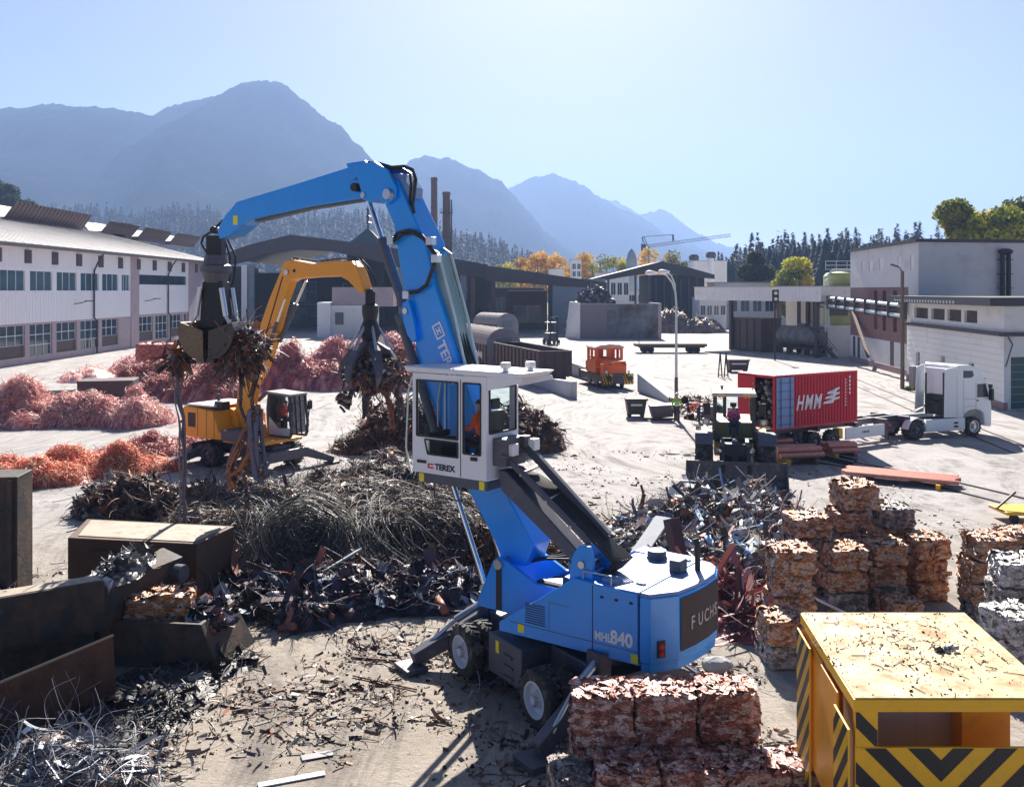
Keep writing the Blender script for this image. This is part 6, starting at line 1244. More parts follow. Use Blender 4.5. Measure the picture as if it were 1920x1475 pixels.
MB(Kf).box(.05,.2,-.65,-.45,.1,4.2).box(.05,.2,.45,.65,.1,4.2).box(.06,.18,-.45,.45,3.9,4.05).box(.06,.18,-.45,.45,1.6,1.75).build('mast', black, fo); MB(Kf).box(.2,1.5,-.5,-.35,.1,.16).build('fork', black, fo); MB(Kf).box(.2,1.5,.35,.5,.1,.16).build('fork', black, fo)
for f, r in ((-.2,-.8),(-.2,.8),(-2,-.8),(-2,.8)): MB(Kf).cyl((f,r-.15,.4),(f,r+.15,.4),.4,n=14).build('wheel', black, fo)
f0 = gp(1190, 661); f1 = gp(1322, 661); fw_ = thing('flat_wagon', 'low empty flat wagon standing across the yard behind the orange locomotive', 'wagon', tuple((f0+f1)/2)); Ff = Fr(tuple(f0), tuple((f1-f0)[:2])); Lf_ = np.linalg.norm(f1-f0)
MB(Ff).box(0,Lf_,-1.3,1.3,.85,1.2).build('deck', wood, fw_); MB(Ff).box(.3,Lf_-.3,-1.32,-1.25,.7,.86).box(.3,Lf_-.3,1.25,1.32,.7,.86).build('side_sill', black, fw_); MB(Ff).cyl((.4,1.2,1.2),(.4,1.2,2.6),.05,n=6).build('stanchion', rust, fw_)
for f in (1.2,2.0,Lf_-2,Lf_-1.2):
    for r in (-.8,.8): MB(Ff).cyl((f,r-.07,.42),(f,r+.07,.42),.42,n=14).build('wheel', black, fw_)
# rails let into the yard
def track(pts, label):
    t = thing('rail_track', label, 'rails', tuple(pts[0])+(0,))
    for off in (-.72,.72):
        P = np.array(pts, float); d = np.gradient(P, axis=0); d = unit(d); nn = np.stack([d[:,1], -d[:,0]], -1); Q_ = P+nn*off; m = MB()
        for a, b in zip(Q_, Q_[1:]): m.beam((a[0],a[1],.02),(b[0],b[1],.02),.09,.06)
        m.build('rail', M('rail_steel',(.12,.09,.085),.4,.6,.2,2), t)
def curve(a, b, c, n=14): t = np.linspace(0,1,n)[:,None]; return (1-t)**2*np.array(a)+2*t*(1-t)*np.array(b)+t**2*np.array(c)
track(curve(gp(1545,690)[:2], gp(1640,735)[:2], gp(1930,850)[:2]), 'rails curving from the canopy past the truck'); track(curve(gp(1480,855)[:2], gp(1660,875)[:2], gp(1960,955)[:2]), 'rails crossing the yard in front of the copper bars')
qd = np.array([.22,-1])/np.linalg.norm([.22,-1]); track([tuple(np.array(lc[:2])-qd*k*4+qd*6) for k in range(12)], 'rails under the orange locomotive'); track([tuple(np.array(Wg(6-k*5,0,0))[:2]) for k in range(12)], 'rails under the gondola wagon')
# ramps and loading walls
def slab(name, label, pts, h, cat, mat=concrete, th=.4):   # vertical wall along ground points with heights
    t = thing(name, label, cat, tuple(pts[0])+(0,)); m = MB()
    for (a, b), (h0, h1) in zip(zip(pts, pts[1:]), zip(h, h[1:])):
        a = np.array(a); b = np.array(b); n = unit(np.array([b[1]-a[1], a[0]-b[0]]))*th
        m.hexa([(*a,0),(*b,0),(*(b+n),0),(*(a+n),0),(*a,h0),(*b,h1),(*(b+n),h1),(*(a+n),h0)])
    m.build('wall', mat, t, .02); return t
rampm = M('ramp_concrete',(.40,.43,.47),.8,0,.1,.5,((.25,.24,.24),.3,.7),.1,6)
slab('loading_ramp', 'pale concrete ramp wall sloping down beside the orange locomotive', [tuple(gp(1195,734)[:2]), tuple(gp(1262,759)[:2])], [1.45,.25], 'ramp', rampm, -.8)
slab('loading_ramp', 'concrete ramp wall between the gondola wagon and the locomotive', [tuple(gp(1066,702)[:2]), tuple(gp(1104,714)[:2])], [1.2,1.1], 'ramp', rampm, -.6)
slab('loading_ramp', 'concrete ramp wall ending below the gondola wagon', [tuple(gp(975,712)[:2]), tuple(gp(1070,747)[:2])], [.5,1.25], 'ramp', rampm, -.5)
# ------------------------------------------------------------------ bales
def bale_mat(name, pal, rough=.42, metal=.55, sc=3.0):
    m = bpy.data.materials.new(name); m.use_nodes = True; nt = m.node_tree; nd = nt.nodes; L = nt.links.new; b = nd['Principled BSDF']
    tc = nd.new('ShaderNodeTexCoord'); oi = nd.new('ShaderNodeObjectInfo'); ad = nd.new('ShaderNodeVectorMath'); ad.operation = 'ADD'; sc_ = nd.new('ShaderNodeVectorMath'); sc_.operation = 'SCALE'
    cx = nd.new('ShaderNodeCombineXYZ'); mu = nd.new('ShaderNodeMath'); mu.operation = 'MULTIPLY'; mu.inputs[1].default_value = 37; L(oi.outputs['Random'], mu.inputs[0]); L(mu.outputs[0], cx.inputs[0]); L(mu.outputs[0], cx.inputs[2])
    L(tc.outputs['Object'], ad.inputs[0]); L(cx.outputs[0], ad.inputs[1])
    mpz = nd.new('ShaderNodeMapping'); mpz.inputs['Scale'].default_value = (1,1,1.9); L(ad.outputs[0], mpz.inputs[0]); ad = mpz; n = nd.new('ShaderNodeTexNoise'); n.inputs['Scale'].default_value = 9; n.inputs['Detail'].default_value = 6; L(ad.outputs[0], n.inputs['Vector'])
    sc_.inputs['Scale'].default_value = .28; L(n.outputs['Color'], sc_.inputs[0]); a2 = nd.new('ShaderNodeVectorMath'); a2.operation = 'ADD'; L(ad.outputs[0], a2.inputs[0]); L(sc_.outputs[0], a2.inputs[1])
    v = nd.new('ShaderNodeTexVoronoi'); v.inputs['Scale'].default_value = sc*2.4; L(a2.outputs[0], v.inputs['Vector']); sp_ = nd.new('ShaderNodeSeparateColor'); L(v.outputs['Color'], sp_.inputs[0])
    n2 = nd.new('ShaderNodeTexNoise'); n2.inputs['Scale'].default_value = sc*1.3; n2.inputs['Detail'].default_value = 9; n2.inputs['Roughness'].default_value = .75; L(ad.outputs[0], n2.inputs['Vector'])
    mm = nd.new('ShaderNodeMath'); mm.operation = 'MULTIPLY_ADD'; mm.inputs[1].default_value = .45; L(sp_.outputs[0], mm.inputs[0]); 
    m4 = nd.new('ShaderNodeMath'); m4.operation = 'MULTIPLY'; m4.inputs[1].default_value = .6; L(n2.outputs['Fac'], m4.inputs[0]); L(m4.outputs[0], mm.inputs[2])
    cr = nd.new('ShaderNodeValToRGB'); cr.color_ramp.interpolation = 'LINEAR'; L(mm.outputs[0], cr.inputs[0])
    for i, (p, c) in enumerate(pal):
        e = cr.color_ramp.elements[i] if i < 2 else cr.color_ramp.elements.new(p)
        e.position = p; e.color = (*c, 1)
    vd = nd.new('ShaderNodeMapRange'); vd.inputs[1].default_value = .0; vd.inputs[2].default_value = .10; vd.inputs[3].default_value = .35
    v3 = nd.new('ShaderNodeTexVoronoi'); v3.feature = 'DISTANCE_TO_EDGE'; v3.inputs['Scale'].default_value = sc*2.3; L(a2.outputs[0], v3.inputs['Vector']); L(v3.outputs['Distance'], vd.inputs[0]); mg = nd.new('ShaderNodeMix'); mg.data_type = 'RGBA'; mg.inputs[6].default_value = (.03,.018,.015,1); L(vd.outputs[0], mg.inputs[0]); L(cr.outputs[0], mg.inputs[7]); L(mg.outputs[2], b.inputs['Base Color']); b.inputs['Roughness'].default_value = rough; b.inputs['Metallic'].default_value = metal
    v2 = nd.new('ShaderNodeTexVoronoi'); v2.feature = 'DISTANCE_TO_EDGE'; v2.inputs['Scale'].default_value = sc*6; L(a2.outputs[0], v2.inputs['Vector'])
    bp = nd.new('ShaderNodeBump'); bp.inputs['Strength'].default_value = .8; bp.inputs['Distance'].default_value = .03
    s2 = nd.new('ShaderNodeMath'); s2.operation = 'ADD'; L(v2.outputs['Distance'], s2.inputs[0]); L(n.outputs['Fac'], s2.inputs[1]); L(s2.outputs[0], bp.inputs['Height']); L(bp.outputs[0], b.inputs['Normal'])
    return m
bm_cu = bale_mat('bale_copper', [(.20,(.03,.018,.016)),(.29,(.32,.09,.06)),(.38,(.66,.26,.18)),(.47,(.20,.09,.08)),(.55,(.74,.36,.28)),(.68,(.90,.70,.64))], .36, .3)
bm_mix = bale_mat('bale_mixed', [(.20,(.03,.022,.02)),(.28,(.50,.17,.05)),(.38,(.66,.33,.17)),(.46,(.12,.08,.07)),(.53,(.82,.28,.05)),(.64,(.66,.58,.54)),(.80,(.80,.42,.13))], .4, .25)
bm_grey = bale_mat('bale_grey', [(.20,(.025,.022,.022)),(.32,(.28,.22,.19)),(.45,(.46,.41,.39)),(.53,(.11,.085,.08)),(.70,(.66,.60,.58))], .38, .3)
bm_silver = bale_mat('bale_silver', [(.2,(.10,.09,.09)),(.4,(.45,.42,.42)),(.6,(.72,.69,.69)),(.8,(.85,.82,.82))], .35, .5)
bm_red = bale_mat('bale_red', [(.2,(.05,.01,.01)),(.4,(.42,.07,.05)),(.6,(.62,.16,.11)),(.8,(.75,.40,.33))], .5, .3)
def bale_mesh(w, d, h, seed, n=18, amp=.05, flakes=180, plates=120):
    N_ = NP(); g = np.linspace(-.5, .5, n); A_, B_ = np.meshgrid(g, g, indexing='ij'); fl = A_.ravel(), B_.ravel(); i = np.arange(n*n).reshape(n, n); q = np.stack([i[:-1,:-1], i[1:,:-1], i[1:,1:], i[:-1,1:]], -1).reshape(-1, 4)
    for ax in range(3):
        for sg in (-.5, .5):
            p = np.zeros((n*n, 3)); o = [k for k in range(3) if k != ax]; p[:, o[0]] = fl[0]; p[:, o[1]] = fl[1]; p[:, ax] = sg
            c = p.copy(); rr = np.linalg.norm(np.maximum(np.abs(c)-.42, 0), axis=1); p = np.where(rr[:, None] > .08, np.sign(c)*.42*(np.abs(c) > .42)+c*(np.abs(c) <= .42)+np.sign(c)*np.maximum(np.abs(c)-.42, 0)*(.10/np.maximum(rr, 1e-6))[:, None], c)
            v = p*np.array([w, d, h]); nz = fbm(v*3.2+seed*7.3, 4, seed)-.5; fold = np.abs(fbm(v*5+seed*3.1, 3, seed+5)-.5)*2; dr = unit(p)
            v = v+dr*((nz*1.5-(fold < .12)*.35)*amp)[:, None]; N_.add(v+np.array([0,0,h/2]), q if sg > 0 else q[:, ::-1])
    if flakes:                               # torn bits standing off the faces
        k = flakes; ax = rng.integers(0, 3, k); sg = np.where(rng.random(k) < .5, -.5, .5); ax = np.where(rng.random(k) < .3, 2, ax); sg = np.where(ax == 2, .5, sg)
        p = rng.uniform(-.47, .47, (k, 3)); p[np.arange(k), ax] = sg*1.0; nn = np.zeros((k, 3)); nn[np.arange(k), ax] = np.sign(sg)
        P = p*np.array([w, d, h])+np.array([0,0,h/2]); t = unit(rng.normal(0, 1, (k, 3))); s = rng.uniform(.02, .08, k)[:, None]; t2 = unit(nn*rng.uniform(.2, 1, (k, 1))+rng.normal(0, .5, (k, 3)))
        V = np.stack([P-t*s*.5-nn*.02, P+t*s*.5-nn*.02, P+t*s*.3+t2*s, P-t*s*.3+t2*s*.8], 1); N_.add(V.reshape(-1, 3), np.arange(k*4).reshape(k, 4))
    k = plates                               # folded plates pressed into the faces
    ax = rng.integers(0, 3, k); sg = np.where(rng.random(k) < .5, -.5, .5); sg = np.where(ax == 2, .5, sg); p = rng.uniform(-.46, .46, (k, 3)); p[np.arange(k), ax] = sg; nn = np.zeros((k, 3)); nn[np.arange(k), ax] = np.sign(sg); nt_ = unit(nn+rng.normal(0, .22, (k, 3)))
    P = p*np.array([w, d, h])+np.array([0,0,h/2])+nn*rng.uniform(.0, .035, (k, 1)); x = unit(np.cross(nt_, rng.normal(0, 1, (k, 3)))); y = np.cross(nt_, x); a = rng.uniform(.03, .16, (k, 1))*w; b_ = rng.uniform(.03, .12, (k, 1))*w
    j = lambda: rng.uniform(.6, 1.2, (k, 1)); fo = nt_*rng.normal(0, .02, (k, 1))
    V = np.stack([P-x*a*j()-y*b_*j(), P+fo-y*b_*j(), P+x*a*j()-y*b_*j(), P+x*a*j()+y*b_*j(), P+fo+y*b_*j(), P-x*a*j()+y*b_*j()], 1); i0 = np.arange(k)[:, None]*6
    N_.add(V.reshape(-1, 3), np.concatenate([i0+[0,1,4,5], i0+[1,2,3,4]], 0))
    return N_
def bale_proto(name, mat, w, d, h, seed, **kw):
    N_ = bale_mesh(w, d, h, seed, **kw); o = N_.build(name, mat, loc=(0,0,0)); return o
def place(proto, loc, rz, label, cat, group, first, mat=None, s=(1,1,1)):
    o = proto if first else proto.copy()
    if not first: COL.objects.link(o)
    o.location = loc; o.rotation_euler = (0,0,rz); o.scale = s; tag(o, label, cat, group)
    if mat: o.material_slots[0].link = 'OBJECT'; o.material_slots[0].material = mat
    return o
# foreground copper bales
BW, BD, BH = .94, .80, .80
pr = [bale_proto('copper_bale', bm_cu, BW, BD, BH, 11+k, n=26, amp=.055, flakes=420, plates=260) for k in range(3)]; nb = 0; usedp = set()
def bale(protos, k, loc, rz, label, group, mat=None, s=(1,1,1)):
    f = protos[k].name not in usedp; usedp.add(protos[k].name); return place(protos[k], loc, rz, label, 'scrap bale', group, f, mat, s)
fl = [gp(1133, 1312, 1.6), gp(1228, 1302, 1.6), gp(1327, 1305, 1.6)]
labs = ['dark red copper bale on the nearest stack beside the rear wheel of the blue machine','middle copper bale of three in the top row of the nearest stack','last copper bale of the nearest top row, towards the yellow cabin']
for k in range(3):
    x = 1.46+.98*k+(.03 if k == 2 else 0); y = 15.47+(.16 if k == 2 else .04*k); bale(pr, k, (x, y, .80), .05*(k-1)-.03, labs[k], 'copper bales of the nearest stack', None, (1.0,1.0,1.0 if k<2 else .98))
    bale(pr, (k+1) % 3, (x-.02, y-.02, .0), .04*(1-k), ['buried bale below the dark red one in the nearest stack','buried bale below the middle one in the nearest stack','buried bale below the end one in the nearest stack'][k], 'copper bales of the nearest stack')
low = [(1.75,14.6,0),(2.72,14.62,1),(3.68,14.66,2),(4.66,14.75,0)]
for i, (x, y, k) in enumerate(low): bale(pr, k, (x, y, .02), .03*(i-1.5), ['front low copper bale under the frayed end of the nearest stack','second low copper bale in front of the nearest stack','third low copper bale in front of the nearest stack','loose shredded copper bale beside the striped yellow panel'][i], 'copper bales of the nearest stack', None, (1,1,1.02))
bale(pr, 1, (.90,14.85,-.1), .1, 'grey edged low bale nearest the rear outrigger', 'copper bales of the nearest stack', bm_grey, (.6,1,.9))
# right-hand stacks
pm = [bale_proto('scrap_bale', bm_mix, .96, 1.05, .57, 31+k, n=20, amp=.075, flakes=220, plates=170) for k in range(3)]
ords = ['lowest','second','third','fourth','fifth']
def stack(x, y, n, desc, mats, rz=0, w=1.0, z0=0):
    for j in range(n):
        mt = mats[j % len(mats)]; lab = '%s bale %s in the %s' % (('copper' if mt is bm_mix else 'grey metal' if mt is bm_grey else 'silvery'), 'lowest' if j == 0 else 'topmost' if j == n-1 else ords[j]+' up', desc)
        bale(pm, (j+int(x*3)) % 3, (x+random.uniform(-.05,.05), y+random.uniform(-.06,.06), z0+j*.53), rz+random.uniform(-.12,.12), lab, 'scrap bales stacked behind the yellow cabin', mt, (w*random.uniform(.84,1.0), random.uniform(.9,1.05), random.uniform(.86,.93)))
g0 = lambda px, Y: (px-960)*Y/F
stack(g0(1462,20.7), 20.7, 2, 'low column in front', [bm_grey, bm_mix], 0, .9)
stack(g0(1478,22.2), 22.2, 4, 'tall column by the yellow cabin', [bm_grey, bm_mix, bm_mix, bm_mix], 0)
stack(g0(1580,24.2), 24.2, 3, 'second front row column', [bm_grey, bm_mix, bm_mix])
stack(g0(1658,24.6), 24.6, 3, 'third front row column', [bm_grey, bm_mix, bm_mix])
stack(g0(1732,25.2), 25.2, 3, 'last front row column', [bm_mix, bm_mix, bm_mix], .1)
stack(g0(1512,25.4), 25.4, 4, 'back row column by the loader heap', [bm_grey, bm_mix, bm_grey, bm_mix], .05)
stack(g0(1588,26.0), 26.0, 4, 'back row column under the single top bale', [bm_grey, bm_mix, bm_grey, bm_mix, bm_grey], -.06)
stack(g0(1668,26.4), 26.4, 4, 'back row column of grey faced bales', [bm_grey, bm_mix, bm_mix, bm_grey, bm_grey], .06)
bale(pm, 0, (g0(1602,26.2), 26.2, 2.12), .1, 'single copper faced bale crowning the back row', 'scrap bales stacked behind the yellow cabin', bm_mix, (.98,1,1.1))
stack(g0(1852,23.2), 23.2, 4, 'edge stack behind the silvery heap', [bm_grey, bm_mix, bm_mix, bm_mix], .06, 1.05)
stack(g0(1915,23.6), 23.6, 4, 'edge column', [bm_mix, bm_mix, bm_grey, bm_mix], 0)
stack(g0(1910,21.2), 21.2, 4, 'pale silvery pile at picture edge', [bm_silver, bm_silver, bm_grey, bm_silver], -.15, 1.1)
stack(g0(1900,19.4), 19.4, 3, 'white crumpled pile behind the yellow roof', [bm_silver, bm_silver, bm_silver], .3, 1.1)
bale(pm, 1, (g0(1686,23.3), 23.3, .02), .2, 'small fallen bale with a white lid at the foot of the front row', 'scrap bales stacked behind the yellow cabin', bm_mix, (.8,.8,.9))
pc = [bale_proto('red_copper_bale', bm_red, 2.3, 2.0, 1.1, 51, n=14, amp=.12, flakes=160)]
for c in range(2):
    for j in range(3):
        bale(pc, 0, (-32.2+2.4*c, 86+.5*c, j*1.08), .1*c, 'bright red copper bale, %s of %s column by the wire heaps' % (['lowest','middle','topmost'][j], ['first','second'][c]), 'red copper bales by the factory hall')

# ------------------------------------------------------------------ heaps
DARK = [(1.8,(.035,.028,.027)),(2,(.10,.075,.065)),(1.7,(.18,.105,.075)),(1.1,(.25,.205,.18)),(.4,(.40,.37,.35)),(1.0,(.30,.12,.06)),(.5,(.17,.12,.18))]
BROWN = [(2,(.05,.03,.022)),(2,(.13,.06,.035)),(1,(.24,.10,.05)),(.6,(.30,.16,.09)),(.6,(.03,.03,.035)),(.25,(.32,.30,.30))]
MIXED = [(2,(.06,.05,.045)),(1.4,(.24,.20,.18)),(1,(.48,.45,.44)),(1.0,(.72,.72,.74)),(.9,(.25,.42,.68)),(.7,(.22,.10,.06)),(.4,(.35,.12,.07)),(.5,(.08,.09,.10))]
PURP = [(3.2,(.025,.022,.030)),(2,(.065,.052,.08)),(1,(.12,.07,.085)),(.45,(.32,.31,.36)),(.7,(.30,.11,.08)),(.5,(.08,.12,.2)),(.2,(.62,.62,.66))]
CUR = [(2,(.82,.17,.09)),(1.6,(.90,.33,.18)),(1.2,(.94,.54,.34)),(.5,(.42,.07,.05)),(.6,(.95,.70,.48))]
CUP = [(2,(.80,.32,.28)),(1.6,(.90,.54,.47)),(1.3,(.95,.76,.70)),(.6,(.46,.13,.14)),(.3,(.28,.10,.15))]
CUD = [(2,(.42,.11,.12)),(1.5,(.62,.21,.19)),(1,(.20,.06,.09)),(1.1,(.80,.42,.37)),(.5,(.18,.12,.18))]
CUPK = [(2,(.66,.24,.24)),(1.5,(.78,.42,.40)),(1,(.84,.60,.55)),(.6,(.40,.12,.14))]
def lumpy(blobs, n, k=.55):
    out = [(x, y, a, b, h*.72) for x, y, a, b, h in blobs]
    for _ in range(n):
        x, y, a, b, h = random.choice(blobs); t = random.uniform(0, 6.283); q = math.sqrt(random.uniform(.02, .75)); s_ = random.uniform(.32, .58)
        out.append((x+a*q*math.cos(t), y+b*q*math.sin(t), a*s_, b*s_*1.1, h*(1-q*q)**.6*random.uniform(.85, 1.25)+.12*h))
    return out
def heap(name, label, blobs, pal, wires=0, wl_=(.5,1.6), wr=.012, curl=.35, strips=0, sl=(.3,1.0), sw=.05, lumps=0, ls=(.08,.35), mat=None, rough=.25, seed=1, up=.35, K=7, cell=.16, wpal=None, basepal=None, curls=0, cr_=(.12,.45)):
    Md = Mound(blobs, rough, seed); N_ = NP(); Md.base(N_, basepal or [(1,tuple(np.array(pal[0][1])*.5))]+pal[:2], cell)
    if lumps:
        p = Md.points(lumps, .98, 0); chunks(N_, p, rng.uniform(*ls, (len(p), 3))*rng.uniform(.2, 1, (len(p), 3))*(.35+1.3*rng.uniform(0, 1, (len(p), 1))**3), pal)
    def dirs(p):
        e = .15; gx_ = (Md.h(p[:,0]+e, p[:,1])-Md.h(p[:,0]-e, p[:,1]))/(2*e); gy_ = (Md.h(p[:,0], p[:,1]+e)-Md.h(p[:,0], p[:,1]-e))/(2*e)
        nn = unit(np.stack([-gx_.clip(-1.5,1.5), -gy_.clip(-1.5,1.5), gx_*0+1], -1)); d = rng.normal(0, 1, (len(p), 3)); d = unit(d-nn*(d*nn).sum(1, keepdims=True)); return d+nn*(np.abs(rng.normal(0, up*.45, (len(p), 1))))
    if strips:
        p = Md.points(strips, 1.0, .03); strands(N_, p, dirs(p), rng.uniform(*sl, len(p)), .16, sw*(.2+1.8*rng.uniform(0, 1, len(p))**3), pal, 5, flat=1, floor=lambda x, y: Md.h(x, y)*.9)
    if wires:
        p = Md.points(wires, .95, .0); strands(N_, p, dirs(p), rng.uniform(*wl_, len(p)), curl, wr*rng.uniform(.5, 1.2, len(p)), wpal or pal, K, 3, grav=.16, floor=lambda x, y: Md.h(x, y)*.95)
    if curls:
        p = Md.points(curls, .97, .0); e = .15; nn = unit(np.stack([-(Md.h(p[:,0]+e,p[:,1])-Md.h(p[:,0]-e,p[:,1]))/(2*e), -(Md.h(p[:,0],p[:,1]+e)-Md.h(p[:,0],p[:,1]-e))/(2*e), np.ones(len(p))], -1).clip(-2, 2)); loops(N_, p, nn, *cr_, (1.6, 4.6), wr, wpal or pal)
    o = N_.build(name, mat or scrap); tag(o, label, 'scrap heap', kind='stuff'); return o
heap('dark_scrap_heap', 'great dark heap of tangled wire and scrap before the blue machine', [(-5.4,29.8,4.0,3.6,1.9),(-2.7,30.2,2.3,3.2,1.55),(-8.6,31.4,2.8,3.2,1.45),(-4.2,34,5,3.4,1.7),(-1.2,29.0,2.0,2.8,1.35),(-9.8,33,2.2,2.2,.7)], DARK, wires=6500, wl_=(.3,1.1), wr=.009, curls=6500, cr_=(.12,.6), curl=.35, strips=1500, sl=(.15,.6), sw=.04, lumps=1500, ls=(.04,.22), up=.15, cell=.14, wpal=DARK+[(2,(.20,.185,.165)),(1,(.32,.30,.27))])
# coils thrown on its front slope
def coil(label, c, axis, r0, r1, n, pal, spread, arc=(3.5,6.3), wr=.010, squash=1.0):
    N_ = NP(); a = unit(np.array(axis, float)); x = unit(np.cross(a, [0,0,1.])); y = np.cross(x, a); y = y if y[2] > 0 else -y; K = 22
    r = rng.uniform(r0, r1, n)**1; t0 = rng.uniform(0, 6.3, n); L_ = rng.uniform(*arc, n); off = rng.normal(0, spread, n); cx = rng.normal(0, .16, (n, 2)); tl = rng.normal(0, .28, (n, 2))
    t = t0[:, None]+L_[:, None]*np.linspace(0, 1, K)[None]; rr = r[:, None]*(1+.05*np.sin(t*2+t0[:, None])+.03*np.sin(t*5))
    P = np.array(c)+((rr*np.cos(t)+cx[:, :1])[..., None]*x+(rr*np.sin(t)*squash+cx[:, 1:])[..., None]*y+(off[:, None]+tl[:, :1]*rr*np.cos(t)+tl[:, 1:]*rr*np.sin(t))[..., None]*a)
    P[..., 2] = np.maximum(P[..., 2], .03); D = unit(np.gradient(P, axis=1)); u = unit(rng.normal(0, 1, (n, 1, 3))); X = unit(np.cross(D, u)); Y = np.cross(D, X); w = wr*rng.uniform(.6, 1.3, (n, 1, 1))
    V = np.stack([P+w*(math.cos(2.094*k)*X+math.sin(2.094*k)*Y) for k in range(3)], 2); idx = np.arange(n*K*3).reshape(n, K, 3); j = [1,2,0]
    N_.add(V.reshape(-1, 3), np.stack([idx[:, :-1], idx[:, :-1][:, :, j], idx[:, 1:][:, :, j], idx[:, 1:]], -1).reshape(-1, 4), c=np.repeat(pick(pal, n), K*3, 0)); o = N_.build('wire_coil', scrap); tag(o, label, 'wire coil', 'wire coils on the dark heap'); return o
WIRE = [(2,(.13,.12,.105)),(1.5,(.22,.20,.17)),(1,(.06,.06,.06)),(.6,(.34,.31,.27)),(.5,(.07,.09,.10))]
coil('large round coil of grey wire facing out of the dark heap', (-5.75,26.9,1.05), (.1,-1,.45), .2, 1.32, 380, WIRE, .3, (2.2,5.5), squash=.82)
coil('fanned coil of wire falling over to the side of the round one', (-3.3,27.6,.55), (.9,-.35,.7), .6, 1.9, 330, WIRE, .35, (1.0,2.2))
coil('dark loose coil at the end of the heap near the cylinders', (-1.9,27.8,.7), (-.5,-1,.3), .4, 1.25, 170, [(2,(.06,.055,.055)),(1,(.15,.14,.13)),(.5,(.25,.22,.2))], .35, (1.5,3.5))
coil('blue grey coil hanging down the dark heap beside the steel beam', (-7.4,27.6,.6), (-.8,-.5,.3), .5, 1.5, 200, [(2,(.07,.08,.09)),(1,(.15,.16,.17)),(.5,(.06,.05,.05))], .4, (1.0,2.4))
heap('burnt_scrap_heap', 'jagged black scrap heap beside the orange machine, before the steel box', [(-13.8,34.6,1.9,1.5,1.25),(-12.0,34.2,1.3,1.0,.7),(-10.8,34,1.2,1,1.0)], DARK, wires=500, strips=1100, sl=(.15,.6), sw=.06, lumps=700, ls=(.05,.25), up=.8, seed=4)
heap('shredded_scrap_heap', 'low spread of purple and silver sheet scraps in front of the wire heap', [(-4.6,24.8,2.6,1.7,.75),(-2.3,24.9,1.6,1.3,.6),(-6.8,24.6,1.8,1.4,.5),(-5.0,23.2,.9,.7,.55),(-1.0,25.4,1.0,1.0,.4)], PURP, wires=1500, wl_=(.3,1.3), wr=.010, strips=620, sl=(.15,.9), sw=.085, lumps=1300, ls=(.05,.42), seed=6, up=.15)
heap('brown_scrap_heap', 'rust brown wire heap behind the white cab', [(-5.4,49.5,3.0,2.6,2.2),(-2.6,49.8,3,2.6,2.1),(.2,49,2.6,2.4,1.75),(-7.4,48,1.8,1.4,.8)], BROWN, wires=2200, wl_=(.3,1.0), wr=.016, curls=3200, cr_=(.15,.6), lumps=700, ls=(.1,.4), strips=500, sw=.09, seed=9)
heap('red_scrap_heap', 'reddish brown tangled scrap between the boom cylinders and the wire heap', [(-.3,27.4,1.3,1.9,1.7),(.8,27.8,1.2,1.7,1.1),(-1.4,26.5,1,1.2,.7)], BROWN, wires=1500, wl_=(.2,.8), wr=.009, curls=2600, cr_=(.08,.3), lumps=400, ls=(.06,.25), strips=300, seed=12)
heap('mixed_scrap_heap', 'mixed heap of pale sheet, blue plastic and tubes in front of the loader', [(7.1,31.8,2.8,3.0,1.35),(4.9,31.2,2.2,2.4,.6),(6.3,28.6,2.2,2.2,.85),(8.4,30.2,1.5,2.2,.8),(4.0,29.6,1.2,1.4,.4)], MIXED, wires=3200, wl_=(.3,1.2), wr=.010, strips=900, sl=(.2,1.3), sw=.085, lumps=2400, ls=(.05,.5), seed=15, up=.15)
heap('copper_strip_heap', 'flat scatter of pink copper strips between the counterweight and the bales', [(5.3,24.6,1.3,1.7,.38),(5.6,22.8,.9,1.2,.22)], [(2,(.20,.05,.05)),(1.5,(.34,.12,.11)),(1,(.10,.035,.04)),(1,(.55,.27,.25)),(.6,(.09,.08,.09))], strips=520, sl=(.5,1.8), sw=.06, lumps=150, seed=17, up=.15, wires=150)
# copper wire heaps
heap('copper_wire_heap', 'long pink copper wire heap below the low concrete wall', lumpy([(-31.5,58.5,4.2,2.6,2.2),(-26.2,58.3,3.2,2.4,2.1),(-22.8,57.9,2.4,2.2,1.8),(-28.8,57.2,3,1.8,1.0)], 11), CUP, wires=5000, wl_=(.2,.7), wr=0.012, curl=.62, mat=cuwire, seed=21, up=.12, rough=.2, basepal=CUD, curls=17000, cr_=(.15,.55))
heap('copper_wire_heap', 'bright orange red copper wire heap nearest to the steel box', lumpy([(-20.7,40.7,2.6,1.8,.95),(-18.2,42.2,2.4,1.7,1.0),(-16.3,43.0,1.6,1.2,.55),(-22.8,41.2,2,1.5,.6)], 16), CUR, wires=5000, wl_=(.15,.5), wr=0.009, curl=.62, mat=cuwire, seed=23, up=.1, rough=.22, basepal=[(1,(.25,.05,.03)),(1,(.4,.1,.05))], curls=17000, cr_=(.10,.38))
heap('copper_wire_heap', 'dull purple copper heap running out behind the orange one', lumpy([(-17.6,47.6,2.0,1.5,.85),(-15.4,48.6,1.7,1.3,.8),(-19.2,46.6,1.4,1.1,.5)], 8), CUD+[(2,(.60,.22,.2))], wires=2000, wl_=(.15,.5), wr=0.011, curl=.62, mat=cuwire, seed=25, up=.1, basepal=CUD, curls=4500, cr_=(.10,.35))
